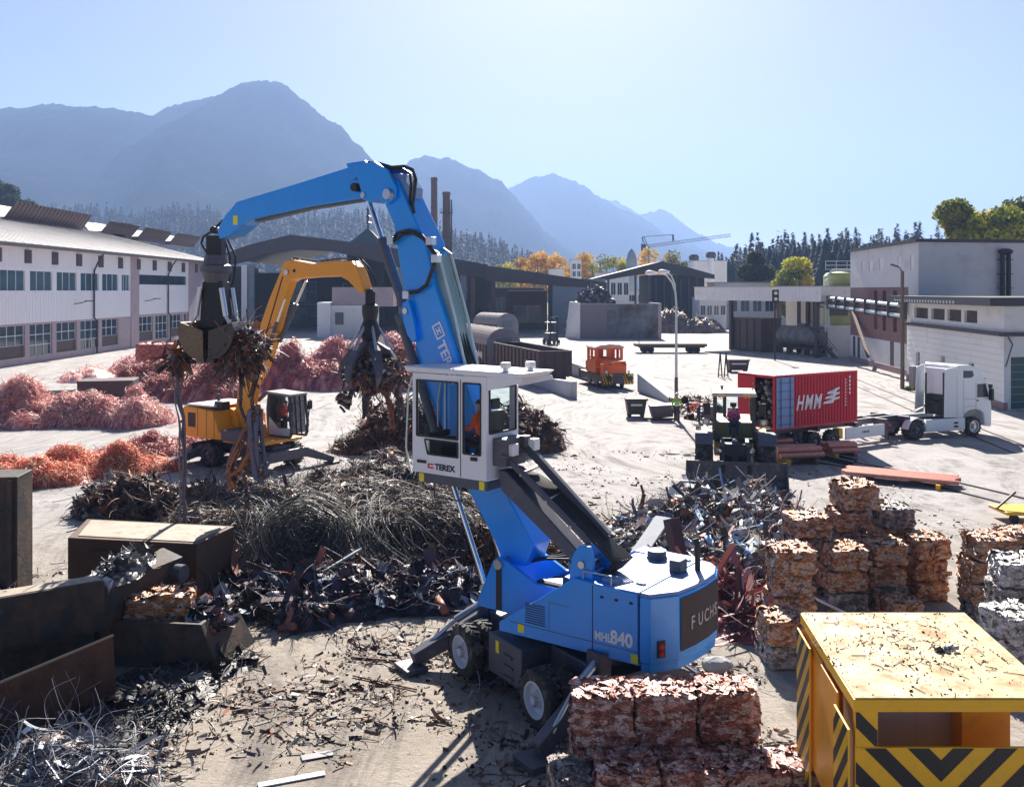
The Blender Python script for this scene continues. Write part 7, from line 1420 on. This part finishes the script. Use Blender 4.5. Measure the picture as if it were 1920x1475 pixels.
heap('copper_wire_heap', 'tall pale pink copper wire heap under the hanging grab', lumpy([(-13.6,86,4.4,4.2,3.9),(-10.8,84.5,3.2,3.4,2.9),(-17.2,84.6,3.6,3.2,2.6)], 12), CUPK, wires=4000, wl_=(.4,1.1), wr=0.017, curl=.62, mat=cuwire, seed=27, up=.12, rough=.2, basepal=CUP, cell=.3, curls=13000, cr_=(.25,.8))
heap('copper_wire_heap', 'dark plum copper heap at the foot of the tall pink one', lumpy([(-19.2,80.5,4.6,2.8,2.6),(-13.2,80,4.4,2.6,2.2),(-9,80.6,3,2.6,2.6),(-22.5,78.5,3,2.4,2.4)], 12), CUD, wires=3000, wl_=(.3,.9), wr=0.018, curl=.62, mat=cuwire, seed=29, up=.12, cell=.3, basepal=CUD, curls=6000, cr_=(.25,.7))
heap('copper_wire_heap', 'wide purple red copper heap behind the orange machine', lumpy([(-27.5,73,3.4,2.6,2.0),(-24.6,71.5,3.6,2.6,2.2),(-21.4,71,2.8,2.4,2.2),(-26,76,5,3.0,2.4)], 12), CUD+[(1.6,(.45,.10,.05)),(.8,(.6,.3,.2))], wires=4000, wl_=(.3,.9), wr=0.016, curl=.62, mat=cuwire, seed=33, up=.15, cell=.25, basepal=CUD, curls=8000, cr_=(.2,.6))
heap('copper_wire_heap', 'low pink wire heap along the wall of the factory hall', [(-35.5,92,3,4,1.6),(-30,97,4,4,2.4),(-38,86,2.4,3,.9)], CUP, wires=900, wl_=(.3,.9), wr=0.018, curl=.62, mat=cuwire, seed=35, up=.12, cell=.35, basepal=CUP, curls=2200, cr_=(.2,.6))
heap('grey_scrap_heap', 'grey shredded heap rising above the bulk bunker', [(14.2,166,5.0,4.2,8.2)], [(2,(.10,.10,.115)),(1,(.22,.22,.24)),(.6,(.05,.05,.06))], strips=500, sl=(.5,1.6), sw=.2, lumps=1200, ls=(.2,.8), seed=37, cell=.4, rough=.1)
heap('rubble_heap', 'dusty brown rubble heap beside the black open shed', [(31,186,4.5,5,4.2),(36,184,5,4,2.6)], [(2,(.22,.16,.12)),(1,(.14,.11,.10)),(1,(.30,.24,.2))], lumps=900, ls=(.2,.7), seed=39, cell=.4)
heap('rubble_heap', 'small dark rubble heap at the end of the loading ramp', [(12.2,64.5,1.8,4,.7),(11.8,61,1.2,2,.5)], DARK, lumps=400, ls=(.1,.5), strips=150, seed=41)
# scrap in the shade of the steel boxes and over the near ground
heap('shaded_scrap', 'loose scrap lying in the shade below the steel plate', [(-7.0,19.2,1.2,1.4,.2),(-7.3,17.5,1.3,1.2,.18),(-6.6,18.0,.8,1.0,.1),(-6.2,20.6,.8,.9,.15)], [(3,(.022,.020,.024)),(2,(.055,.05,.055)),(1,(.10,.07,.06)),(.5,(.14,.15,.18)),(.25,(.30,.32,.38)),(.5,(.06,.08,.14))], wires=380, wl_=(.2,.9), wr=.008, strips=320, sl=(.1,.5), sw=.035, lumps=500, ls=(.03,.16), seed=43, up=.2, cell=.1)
STW = [(2,(.18,.20,.25)),(1.2,(.40,.43,.50)),(1.4,(.08,.09,.11)),(.4,(.72,.74,.80)),(1,(.04,.04,.05))]
heap('steel_strip_tangle', 'tangle of bluish steel wire and strips in the bottom corner', [(-7.9,15.9,1.5,1.0,.55),(-6.7,15.6,1.0,.8,.4),(-8.9,15.2,1.4,1.0,.5)], STW, wires=620, wl_=(.6,2.0), wr=.006, curl=.3, strips=240, sl=(.2,.9), sw=.03, lumps=160, ls=(.04,.16), seed=45, up=.12, K=12, cell=.1, basepal=DARK)
def litter(name, label, n, zone, pal, sz, wires=0, wl_=(.15,.6)):
    N_ = NP(); x0, x1, y0, y1 = zone; m = rng.uniform(0, 1, n*4); X = rng.uniform(x0, x1, n*4); Y = y0+(y1-y0)*rng.uniform(0, 1, n*4)**1.3; k = fbm(np.stack([X*.6, Y*.6, X*0], -1), 3, 77); o = np.argsort(-(k+rng.uniform(0, .6, n*4)))[:n]; X, Y = X[o], Y[o]
    s = rng.uniform(*sz, (n, 3))*rng.uniform(.3, 1, (n, 1))**2; s[:, 2] *= .45; chunks(N_, np.stack([X, Y, s[:, 2]*.3], -1), s, pal)
    if wires:
        i = rng.integers(0, n, wires); d = rng.normal(0, 1, (wires, 3)); d[:, 2] *= .12; strands(N_, np.stack([X[i], Y[i], 0*X[i]+.02], -1), d, rng.uniform(*wl_, wires), .22, .009*rng.uniform(.5,1.3,wires), pal, 6, 3, floor=lambda x, y: x*0)
        i = rng.integers(0, n, wires); strands(N_, np.stack([X[i], Y[i], 0*X[i]+.02], -1), rng.normal(0, 1, (wires, 3))*[1,1,.15], rng.uniform(.1,.4,wires), .15, .03*rng.uniform(.5,1.3,wires), pal, 4, flat=1, floor=lambda x, y: x*0+.01)
    t = N_.build(name, scrap); tag(t, label, 'litter', kind='stuff')
LIT = DARK+[(1,(.34,.30,.26)),(.5,(.55,.53,.5)),(.6,(.2,.1,.06))]
litter('ground_litter', 'dark metal crumbs littering the sandy ground near the machine', 9000, (-6.5,5.2,14.6,27), LIT, (.012,.12), 1100)
litter('ground_litter', 'small stones and scrap scattered over the yard', 4200, (-14,16,26,48), LIT, (.03,.15), 300)
# ------------------------------------------------------------------ scrap hanging in the two grabs
def hanging(name, label, c, rx, rz, n, pal, tails, mat=None):
    N_ = NP(); c = np.array(c); p = c+unit(rng.normal(0, 1, (n, 3)))*(rng.uniform(0, 1, (n, 1))**.5)*np.array([rx, rx*.8, rz]); strands(N_, p, rng.normal(0, 1, (n, 3))*[1,1,.8], rng.uniform(.3,1.0,n), .4, .014*rng.uniform(.5,1.4,n), pal, 6, 3, grav=.3)
    k = n//3; strands(N_, p[:k], rng.normal(0,1,(k,3))+[0,0,-.6], rng.uniform(.3,.8,k), .2, .07*rng.uniform(.3,1.2,k), pal, 4, flat=1, grav=.2); chunks(N_, p[:k], rng.uniform(.06,.3,(k,3)), pal)
    for pts, w, cl in tails:
        pts = np.array(pts); seg = np.linspace(0, len(pts)-1, 40); P = np.stack([np.interp(seg, range(len(pts)), pts[:, i]) for i in range(3)], -1)
        for r in range(7): Q_ = P+rng.normal(0, w*.45, (1,3))+(vnoise(P*2.0+r*9.1, 5)[:, None]-.5)*w*1.5*unit(rng.normal(0,1,(1,3))); m = MB(); m.tube(Q_, [max(.012, w*.32*(.5+vnoise(q*3+r, 3))) for q in Q_], 5); N_.add(np.array(m.v), [f for f in m.f if len(f) == 4], c=np.array(cl)*random.uniform(.6,1.4))
        i = rng.integers(0, 40, 60); chunks(N_, P[i]+rng.normal(0, w*.3, (60,3)), rng.uniform(.03,.16,(60,3))*(w/.2)**.5, pal)
    o = N_.build(name, mat or scrap); tag(o, label, 'scrap'); return o
Yg = gt[1]; hp = lambda x, y, dy=0: at(x, y, Yg+dy)
HANG = DARK+[(2,(.22,.09,.05)),(1,(.38,.15,.08)),(.6,(.42,.40,.42))]
hanging('hanging_scrap', 'bundle of tangled scrap spilling from the blue machine grab', hp(452,652), .62, .58, 700, HANG, [
    ([hp(480,640),hp(486,690),hp(470,740),hp(478,800)], .08, (.12,.06,.05)), ([hp(455,690),hp(450,760),hp(468,810)], .05, (.09,.08,.10)),
    ([hp(478,770),hp(455,820),hp(440,850),hp(430,880),hp(440,905)], .13, (.30,.13,.09)), ([hp(478,770),hp(480,830),hp(488,880),hp(492,890)], .22, (.14,.13,.18)), ([hp(470,800),hp(468,850),hp(450,880),hp(428,895),hp(440,915)], .09, (.45,.18,.07)), ([hp(470,850),hp(455,885),hp(464,925),hp(463,950)], .09, (.2,.12,.1))])
hanging('hanging_strand', 'long grey twisted strand dangling from the open side of the grab', hp(338,668), .25, .25, 90, HANG, [([hp(334,640),hp(331,690),hp(333,750),hp(341,780),hp(343,830),hp(345,880),hp(342,925),hp(344,985)], .085, (.15,.13,.145))])
hg = lambda x, y: at(x, y, ggt[1])
hanging('hanging_scrap', 'scrap clump held in the tines of the orange peel grab', hg(706,698), 1.35, .85, 900, HANG, [([hg(668,700),hg(660,730),hg(652,765)], .1, (.06,.06,.07)), ([hg(640,745),hg(650,755)], .3, (.04,.04,.05)), ([hg(720,730),hg(732,770),hg(735,800)], .13, (.3,.10,.06)), ([hg(690,730),hg(688,775)], .2, (.05,.05,.06)), ([hg(745,720),hg(752,780)], .15, (.12,.08,.09))])
# ------------------------------------------------------------------ steel boxes at the left
def steelbox(name, label, pts, z0, z1, mat, cat='steel box', top=1.0, bevel=.02, lip=False):
    """pts: four ground corners (x,y)"""
    t = thing(name, label, cat, (np.mean([p[0] for p in pts]), np.mean([p[1] for p in pts]), 0)); m = MB().plan(pts, z0, z1, top); o = m.build('body', mat, t, bevel)
    return t
t = steelbox('steel_cabinet', 'tall dark steel box standing at the picture edge', [(-16,22.0),(-11.65,22.6),(-11.78,23.6),(-16,23.4)], 0, 3.62, rust_d); m = MB()
for x in (-11.78,-12.5,-13.4): m.beam((x,22.56+(x+11.65)*.138,0.4),(x,22.56+(x+11.65)*.138,3.55),.10,.12)
m.beam((-12.4,22.42,2.6),(-11.8,22.52,2.85),.1,.1).beam((-12.6,22.40,1.6),(-11.85,22.50,.9),.1,.1); m.build('stiffener', rust_d, t)
t = steelbox('steel_beam_box', 'long hollow steel box with bright dusty top behind the scrap bale', [(-11.2,24.2),(-7.75,23.6),(-7.35,25.4),(-11.6,26.2)], 0, 1.78, rust); MB().plan([(-11.0,24.35),(-7.85,23.75),(-7.5,25.25),(-11.4,26.0)], 1.781, 1.80).build('top_plate', M('dusty_plate',(.34,.29,.23),.7,.2,.3,2,((.14,.09,.06),.4,3)), t)
MB().box(-10.6,-8.2,23.9,24.1,1.3,1.5).build('flange', rust, t)
t = steelbox('press_arm', 'heavy steel arm with peeling white paint patch on its side', [(-11.0,18.0),(-8.45,19.9),(-8.75,20.3),(-11.3,18.5)], .95, 2.0, rust_d); 
MB().plan([(-10.98,18.08),(-8.52,19.92),(-8.77,20.24),(-11.25,18.5)], 2.0, 2.012).build('top_plate', M('dusty_plate',(.34,.29,.23)), t); MB().plan([(-11.0,18.6),(-8.75,20.1),(-9.4,21.0),(-11.4,19.4)], 0, 1.6).build('base', rust_d, t)
e0, e1 = np.array([-11.0,18.0]), np.array([-8.45,19.9]); ed = unit(e1-e0); en = np.array([ed[1],-ed[0]]); N_ = NP(); pts = []
rs = np.random.default_rng(5)
for k in range(150):
    u, z = .62+rs.normal(0,.17), 1.55+rs.normal(0,.18); u2, w, h = u, rs.uniform(.02,.07), rs.uniform(.02,.11)
    q = lambda a, b: (*(e0+ed*a+en*(.006+.0002*k)), b)
    if .15 < u < 1.1 and z+h < 1.97: N_.add([q(u,z-h),q(u+w,z-h*.8),q(u+w*.9,z+h),q(u-.01,z+h*.7)], [[0,1,2,3]])
N_.build('paint_patch', M('flaking_paint',(.62,.68,.74),.7), t)
t = steelbox('press_arm', 'second steel arm reaching from the painted one to the hollow box', [(-8.6,20.1),(-7.75,22.6),(-8.5,23.4),(-9.4,20.9)], .7, 1.75, rust_d); MB().cyl((-7.9,22.35,1.45),(-7.6,22.25,1.45),.2,n=16).build('pivot', dark, t)
heap('arm_scrap', 'scrap left lying on top of the steel arms', [(-8.7,21.6,.55,1.3,.28),(-10.3,19.2,.5,.6,.12)], [(1,(.3,.28,.27)),(1,(.08,.07,.07)),(.6,(.5,.5,.52))], lumps=260, ls=(.04,.2), strips=220, sl=(.1,.4), sw=.05, seed=47, cell=.08).location.z += 1.74
t = thing('steel_plate', 'broad rust brown steel plate standing on edge in front of the press arm', 'steel plate', (-8.4,17.7,0)); MB().hexa([(-9.6,15.35,0),(-7.72,18.72,0),(-7.80,18.79,0),(-9.68,15.42,0),(-9.6,15.45,1.12),(-7.78,18.74,1.27),(-7.86,18.8,1.27),(-9.68,15.5,1.12)]).build('plate', M('brown_plate',(.12,.055,.032),.65,.3,.3,1.5,((.05,.03,.022),.5,2),.2,10), t, .008)
MB().beam((-9.6,15.47,1.13),(-7.79,18.75,1.28),.05,.03).build('top_edge', M('worn_edge',(.36,.26,.18),.5,.5), t)
t = thing('hopper_skip', 'dark tapered steel skip carrying a square scrap bale', 'skip', (-7.4,21.2,0)); cc = [(-9.4,20.6),(-6.15,20.15),(-5.85,21.9),(-9.2,22.4)]; m = MB()
tpz = [(-9.5,20.55),(-6.55,20.2),(-6.3,21.75),(-9.3,22.3)]; b = [(*p,0) for p in cc]; u_ = [(*p,.98) for p in tpz]; ins = [(-9.4,20.65),(-6.62,20.3),(-6.4,21.68),(-9.22,22.2)]; i1 = [(*p,.98) for p in ins]; i0 = [(*p,.6) for p in ins]
m.add(b+u_+i1+i0, [(0,3,2,1)]+[(k,(k+1)%4,(k+1)%4+4,k+4) for k in range(4)]+[(k+4,(k+1)%4+4,(k+1)%4+8,k+8) for k in range(4)]+[(k+8,(k+1)%4+8,(k+1)%4+12,k+12) for k in range(4)]+[(12,13,14,15)]); m.build('body', rust_d, t, .01)
bale(pm, 2, (-7.75,21.3,.62), .15, 'square brown bale lying on the dark tapered skip', 'loose bale on the skip', bm_mix, (1.35,1.0,1.25))
heap('skip_scrap', 'bright scraps heaped over the end of the tapered skip', [(-6.7,21.2,.5,.8,.35),(-8.6,21.2,.6,.6,.25)], PURP+[(1.5,(.55,.55,.58))], lumps=220, ls=(.04,.22), strips=260, sl=(.1,.5), sw=.06, seed=49, cell=.08).location.z += .72
# low walls and skips along the copper heaps
slab('concrete_barrier', 'low pale concrete wall ahead of the pink copper heap', [(-40,63.5),(-30.2,66.5)], [1.2,1.2], 'barrier', concrete, .5)
t = steelbox('steel_bin', 'flat brown steel bin at the end of the low concrete wall', [(-30.0,66.2),(-26.4,67.0),(-27,69.5),(-30.6,68.8)], 0, 1.75, wagon)
t = steelbox('steel_bin', 'long dark open bin standing on the bright ground behind the orange machine', [tuple(gp(569,728)[:2]),tuple(gp(664,729)[:2]),tuple(gp(655,720)[:2]),tuple(gp(575,719)[:2])], .1, 1.45, green_s); a = gp(569,728); b = gp(664,729); m = MB()
for k in range(9): q = a+(b-a)*(k+.2)/9; m.box(q[0],q[0]+.12,q[1]-.12,q[1]-.0,.1,1.4)
m.build('ribs', dark, t)
t = steelbox('timber_stack', 'stack of dark timbers and plates among the copper heaps', [(-25.5,61),(-22.8,61.5),(-23,62.6),(-25.8,62.2)], 0, .9, wood)
def skip(name, label, px0, px1, py, hh, dd, mat):
    a, b = gp(px0, py), gp(px1, py); t = thing(name, label, 'skip', tuple((a+b)/2)); m = MB(); w = .06
    m.hexa([(a[0]+.15,a[1],.2),(b[0]-.15,b[1],.2),(b[0]-.15,b[1]+dd,.2),(a[0]+.15,a[1]+dd,.2),(a[0],a[1]-.1,hh),(b[0],b[1]-.1,hh),(b[0],b[1]+dd+.1,hh),(a[0],a[1]+dd+.1,hh)]); m.build('body', mat, t, .02)
    MB().box(a[0]-.05,b[0]+.05,a[1]-.18,a[1]-.08,hh-.12,hh+.02).build('rim', mat, t); MB().box(a[0]+.3,b[0]-.3,a[1]-.07,a[1]-.01,hh*.62,hh*.72).build('label_plate', clad, t); m = MB()
    for x in (a[0]+.25,b[0]-.25): m.cyl((x,a[1]+.2,.12),(x,a[1]+.35,.12),.12,n=10).cyl((x,a[1]+dd-.3,.12),(x,a[1]+dd-.15,.12),.12,n=10)
    m.build('castors', black, t); return t
skip('waste_skip', 'dark green wheeled skip with a pale label near the street lamp', 1174, 1213, 783, 1.2, 1.0, green_s)
t = thing('tilted_skip', 'grey tipping skip leaning over behind the worker in green', 'skip', tuple(gp(1246,788))); q = gp(1246,788); MB().hexa([(q[0]-.7,q[1],.1),(q[0]+.5,q[1]-.2,.25),(q[0]+.5,q[1]+.8,.25),(q[0]-.7,q[1]+.8,.1),(q[0]-.9,q[1]-.1,.9),(q[0]+.55,q[1]-.3,1.0),(q[0]+.55,q[1]+.9,1.0),(q[0]-.9,q[1]+.9,.9)]).build('body', dark, t, .02); MB().beam((q[0]-1.3,q[1],.1),(q[0]+.8,q[1]-.1,.1),.1,.12).build('skid', rust, t)
skip('waste_skip', 'small dark skip standing behind the red container', 1366, 1405, 698, 1.25, 1.4, wagon)
t = thing('steel_trestle', 'pair of narrow black trestles standing behind the red container', 'trestle', tuple(gp(1357,707))); q = gp(1357,707)
m = MB()
for dx in (-.33,.22): m.beam((q[0]+dx-.18,q[1],0),(q[0]+dx,q[1],2.3),.1,.1).beam((q[0]+dx+.18,q[1],0),(q[0]+dx,q[1],2.3),.1,.1).beam((q[0]+dx-.15,q[1],.2),(q[0]+dx+.15,q[1],.2),.08,.08)
m.build('legs', black, t)
# bars and billets
def bars(label, px0, py0, px1, py1, n, L_, r, z, ang, rows=1, bear=True):
    c = gp(px0, py0); t = thing('copper_billets', label, 'copper bars', tuple(c), 'copper billets laid out in the yard'); d = np.array([math.cos(ang), math.sin(ang)]); nn = np.array([-d[1], d[0]]); m = MB()
    for j in range(rows):
        for k in range(n):
            o = np.array(c[:2])+nn*(k+.5*(j % 2))*r*2.03+d*random.uniform(-.1,.1); zz = z+j*r*1.8; m.cyl((*o, zz), (*(o+d*L_), zz), r, n=10)
    m.build('bars', copper, t)
    if bear:
        for q in (.15,.8): o = np.array(c[:2])+d*L_*q; MB().beam((*(o-nn*.3), (z-r)*.5),(*(o+nn*(n*2.03*r+.2)), (z-r)*.5),.16,max(.06,z-r)).build('bearer', yellow if q < .5 else wood, t)
    return t
bars('square stack of copper billets with pale top beside the loader wheel', 1462, 872, 0, 0, 4, 2.2, .13, .42, .22, 2)
bars('shorter stack of copper billets, just right of the square stack', 1556, 862, 0, 0, 3, 1.5, .13, .42, .22, 2)
bars('copper billets behind the loader wheel, before the trailer wheels', 1425, 858, 0, 0, 4, 1.8, .13, .5, .22, 2)
bars('flat bundle of long thin copper billets on yellow bearers', 1800, 908, 0, 0, 9, 4.4, .085, .30, 2.62, 1)
for k, (x0,y0,x1,y1) in enumerate(((1455,842,1600,874),(1470,840,1606,868))):
    a, b = gp(x0,y0), gp(x1,y1); t = thing('steel_beam', 'dark steel beam lying %s beside the copper billets' % ('nearer' if k == 0 else 'behind the other'), 'steel beam', tuple((a+b)/2)); MB().beam((a[0],a[1],.03),(b[0],b[1],.03),.22,.05).beam((a[0],a[1],.12),(b[0],b[1],.12),.05,.16).beam((a[0],a[1],.21),(b[0],b[1],.21),.22,.04).build('beam', dark, t)
q = gp(1885, 978); t = thing('pallet_truck', 'yellow and black pallet barrow at the picture edge', 'barrow', tuple(q)); MB().box(q[0]-.1,q[0]+2.4,q[1]-.3,q[1]+1.0,.28,.40).build('deck', yellow, t, .02); MB().tube([(q[0]+.1,q[1]-.1,.3),(q[0]-.25,q[1]+.1,.45),(q[0]+.55,q[1]+.4,.95)],.05,6).build('handle', black, t)
for dx in (.2,2.0): MB().cyl((q[0]+dx,q[1]-.28,.15),(q[0]+dx,q[1]-.12,.15),.15,n=12).build('wheel', black, t)
q = gp(1345,1262); N_ = NP(); v = unit(rng.normal(0,1,(60,3))); 
t = thing('grey_boulder', 'small grey lump of rubble behind the nearest copper bales', 'boulder', tuple(q)); b_ = bmesh.new(); bmesh.ops.create_icosphere(b_, subdivisions=3, radius=1); vv = np.array([p.co[:] for p in b_.verts]); ff = [[x.index for x in f.verts] for f in b_.faces]; b_.free()
m = MB(); m.add([(q[0]+p[0]*.32*(.8+.5*n_), q[1]+.1+p[1]*.22*(.8+.5*n_), .13+p[2]*.17*(.8+.5*n_)) for p, n_ in zip(vv, fbm(vv*1.6,3,8))], ff); m.build('stone', concrete, t)
# long loose pieces
def pieces():
    for lab, a, b, w, h, mt in (('white sheet strip leaning in the mixed heap', (3.55,27.0,.6),(4.45,28.2,1.35),.5,.05,plaster_w),('brown box section standing in the mixed heap',(4.75,27.0,.2),(4.55,27.4,1.5),.35,.35,wagon),('pale plank leaning on the low bale column beside the counterweight',(5.58,22.0,.03),(6.0,22.6,.82),.07,.04,white),('pale rod leaning against the bale row',(8.6,22.3,.1),(7.1,24.0,.55),.05,.05,plaster_w),('thin rusty rod lying on the sandy ground',(-3.3,19.9,.03),(-1.9,19.2,.03),.03,.03,rust),('bent iron bar on the sandy ground',(-3.5,20.9,.03),(-2.5,20.7,.03),.04,.04,rust),('white board lying flat near the bottom edge',(-4.1,15.5,.02),(-3.1,15.9,.02),.14,.02,clad),('grey sheet strip on the sand near the bottom edge',(-3.6,16.4,.02),(-3.1,16.6,.02),.2,.02,dark),('long pole across the sheet scraps',(-5.6,24.0,.45),(-4.0,25.5,1.15),.06,.06,galv),('angled rod over the sheet scraps',(-4.3,25.6,1.1),(-2.5,23.9,.35),.05,.05,rust)):
        t = thing('loose_piece', lab, 'scrap piece', tuple((np.array(a)+np.array(b))/2)); MB().beam(a,b,w,h).build('piece', mt, t, .005)
pieces()
# ------------------------------------------------------------------ yellow cabin with hazard stripes
ZT_ = 3.0; fy, by = 11.76, 14.92; xl, xr = 4.21, 6.75; YT = lambda x, y, z: np.array([x+.092*(y-11.76), y, z]); yc = thing('hazard_cabin', 'yellow steel cabin with dusty roof and black chevron panels', 'cabin', ((xl+xr)/2, (fy+by)/2, 0))
MB(YT).box(xl-.02,xr,fy,by,ZT_-.16,ZT_-.004).build('roof_frame', yellow, yc, .012)
rt = M('roof_plate_yellow',(.66,.55,.27),.5,0,.12,1.5,((.36,.21,.10),.85,2.3)); MB(YT).box(xl+.0,xr-.02,fy+.02,by-.02,ZT_-.004,ZT_+.01).build('roof_plate', rt, yc)
N_ = NP(); n = 650; p = np.stack([rng.normal(xl+1.4,.75,n).clip(xl+.1,xr-.1), rng.normal(fy+1.7,.75,n).clip(fy+.1,by-.1), np.full(n,ZT_+.015)],-1); s_ = rng.uniform(.006,.05,(n,3))*rng.uniform(.3,1,(n,1)); s_[:,2] = .006; chunks(N_, p, s_, [(2,(.10,.06,.04)),(1,(.25,.14,.07)),(.6,(.05,.05,.05)),(.4,(.4,.38,.36))]); k = 70
strands(N_, p[:k], rng.normal(0,1,(k,3))*[1,1,.1], rng.uniform(.05,.25,k), .15, .006, [(1,(.07,.05,.04))], 5, 3, floor=lambda x,y: x*0+ZT_+.01); i = p[:14]*0+np.array([xl+1.75,fy+1.55,ZT_+.03])+rng.normal(0,.04,(14,3))*[2.2,1,.4]; chunks(N_, i, rng.uniform(.03,.1,(14,3)), [(1,(.12,.12,.13)),(.5,(.45,.45,.48))])
tag(N_.build('roof_litter', scrap), 'rusty chips and dirt lying on the yellow roof plate', 'litter', kind='stuff')
yo = M('yellow_orange',(.85,.33,.012),.45,0,.1,1.5,((.3,.15,.06),.25,4)); zp = 2.42
for x, y in ((xl+.03,fy+.05),(xl+.03,by-.25),(xr-.25,fy+.05),(xr-.25,by-.25),(xl+.03,fy+1.5)): MB(YT).box(x,x+.2,y,y+.2,0,ZT_-.16).build('post', yo, yc, .01)
def chevrons(P, s0, s1, z0, z1, par, w=.17, vee=True, slope=1.0):
    """black diagonal bars clipped to a panel"""
    m = MB(P); mid = (s0+s1)/2; sides = ((s0, mid, 1), (mid, s1, -1)) if vee else ((s0, s1, 1),)
    for a, b, sg in sides:
        k = -6.0
        while k < 8:
            poly = [(a, (a-mid)*sg*-slope+k), (b, (b-mid)*sg*-slope+k), (b, (b-mid)*sg*-slope+k+w*1.4), (a, (a-mid)*sg*-slope+k+w*1.4)]
            for lim, up in ((z0, True), (z1, False)):
                out = []
                for (x0, y0), (x1, y1) in zip(poly, poly[1:]+poly[:1]):
                    in0 = y0 >= lim if up else y0 <= lim; in1 = y1 >= lim if up else y1 <= lim
                    if in0: out.append((x0, y0))
                    if in0 != in1: t = (lim-y0)/(y1-y0); out.append((x0+(x1-x0)*t, lim))
                poly = out
                if not poly: break
            if len(poly) > 2: m.add([(x, y, -.004) for x, y in poly], [tuple(range(len(poly)))])
            k += w*2.8
    return m.build('black_stripe', decal_b, par, recalc=False)
Pf = lambda s, z, d: YT(s, fy+.02+d, z); fp = MB(YT).box(xl,xr,fy+.02,fy+.06,.6,2.40).build('front_panel', yellow, yc, .006); chevrons(Pf, xl+.005+.0, xl+2*1.05, .61, 2.39, fp, .19)
MB(YT).box(xl,xr,fy+.02,fy+.05,0,.6).build('front_skirt', yo, yc)
fq = MB(YT).box(xl+.005,xl+.28,fy+.03,fy+.055,2.40,ZT_-.162).build('corner_panel', yellow, yc); chevrons(lambda s,z,d: YT(s,fy+.03+d,z), xl+.01, xl+.275, 2.41, ZT_-.17, fq, .16, False)
for a, b, z0, z1, off, st in ((fy+.02,fy+.75,.3,2.62,-.06,True),(fy+.8,fy+1.75,.9,ZT_-.25,.0,False),(fy+2.25,by-.02,.4,2.78,-.05,True),(fy+1.8,by-.1,1.0,ZT_-.22,.02,False)):
    sp_ = MB(YT).box(xl-.03+off,xl+off,a,b,z0,z1).build('side_panel', yellow if st else yo, yc, .006)
    if st: chevrons(lambda s,z,d,o_=off: YT(xl-.03+o_+d, s, z), a+.004, b-.004, z0+.01, z1-.01, sp_, .14, False, 1.1)
MB(YT).box(xl+.4,xr-.3,fy+1.2,by-.4,0,2.8).build('inner_cabinet', M('cabinet_white',(.60,.58,.60),.45,0,.06,1), yc, .02); MB(YT).box(xl+.55,xl+1.05,fy+1.0,fy+1.19,.5,2.72).build('control_panel', M('panel_grey',(.42,.36,.34),.5), yc, .01); MB(YT).box(xl+1.6,xr-.3,fy+.8,fy+1.19,0,2.75).build('orange_locker', yo, yc, .01); MB(YT).box(xl+.36,xl+.44,fy+.7,fy+1.0,0,2.8).build('door_edge', white, yc)
MB(YT).tube([(xl+1.05,fy-.35,1.2),(xl+1.15,fy-.3,1.75),(xl+1.35,fy-.25,1.82),(xl+1.5,fy-.2,1.3)],.06,8).build('cable_loop', dark, yc, smooth=True)
# ------------------------------------------------------------------ people on the ground
person('worker in green jacket standing by the foot of the street lamp', tuple(gp(1269,792)), (-.3,-1), STAND, hivis_g, trousers, hat=M('helmet_white',(.7,.7,.7),.4), vest=decal_w)
person('worker in orange jacket bending over behind the loader', tuple(gp(1310,790)), (-.9,-.4), BEND, hivis_o, M('navy_trousers',(.03,.05,.13),.85), vest=decal_w)
q = gp(1298,792); t = thing('gas_cylinder_cart', 'small dark cart beside the bending worker', 'cart', tuple(q)); MB().box(q[0]+.75,q[0]+1.3,q[1]-.2,q[1]+.3,.2,1.0).build('box', dark, t, .02); MB().cyl((q[0]+.8,q[1]-.25,.15),(q[0]+.8,q[1]-.15,.15),.15,n=10).build('wheel', black, t); MB().cyl((q[0]+1.25,q[1]-.25,.15),(q[0]+1.25,q[1]-.15,.15),.15,n=10).build('wheel', black, t)
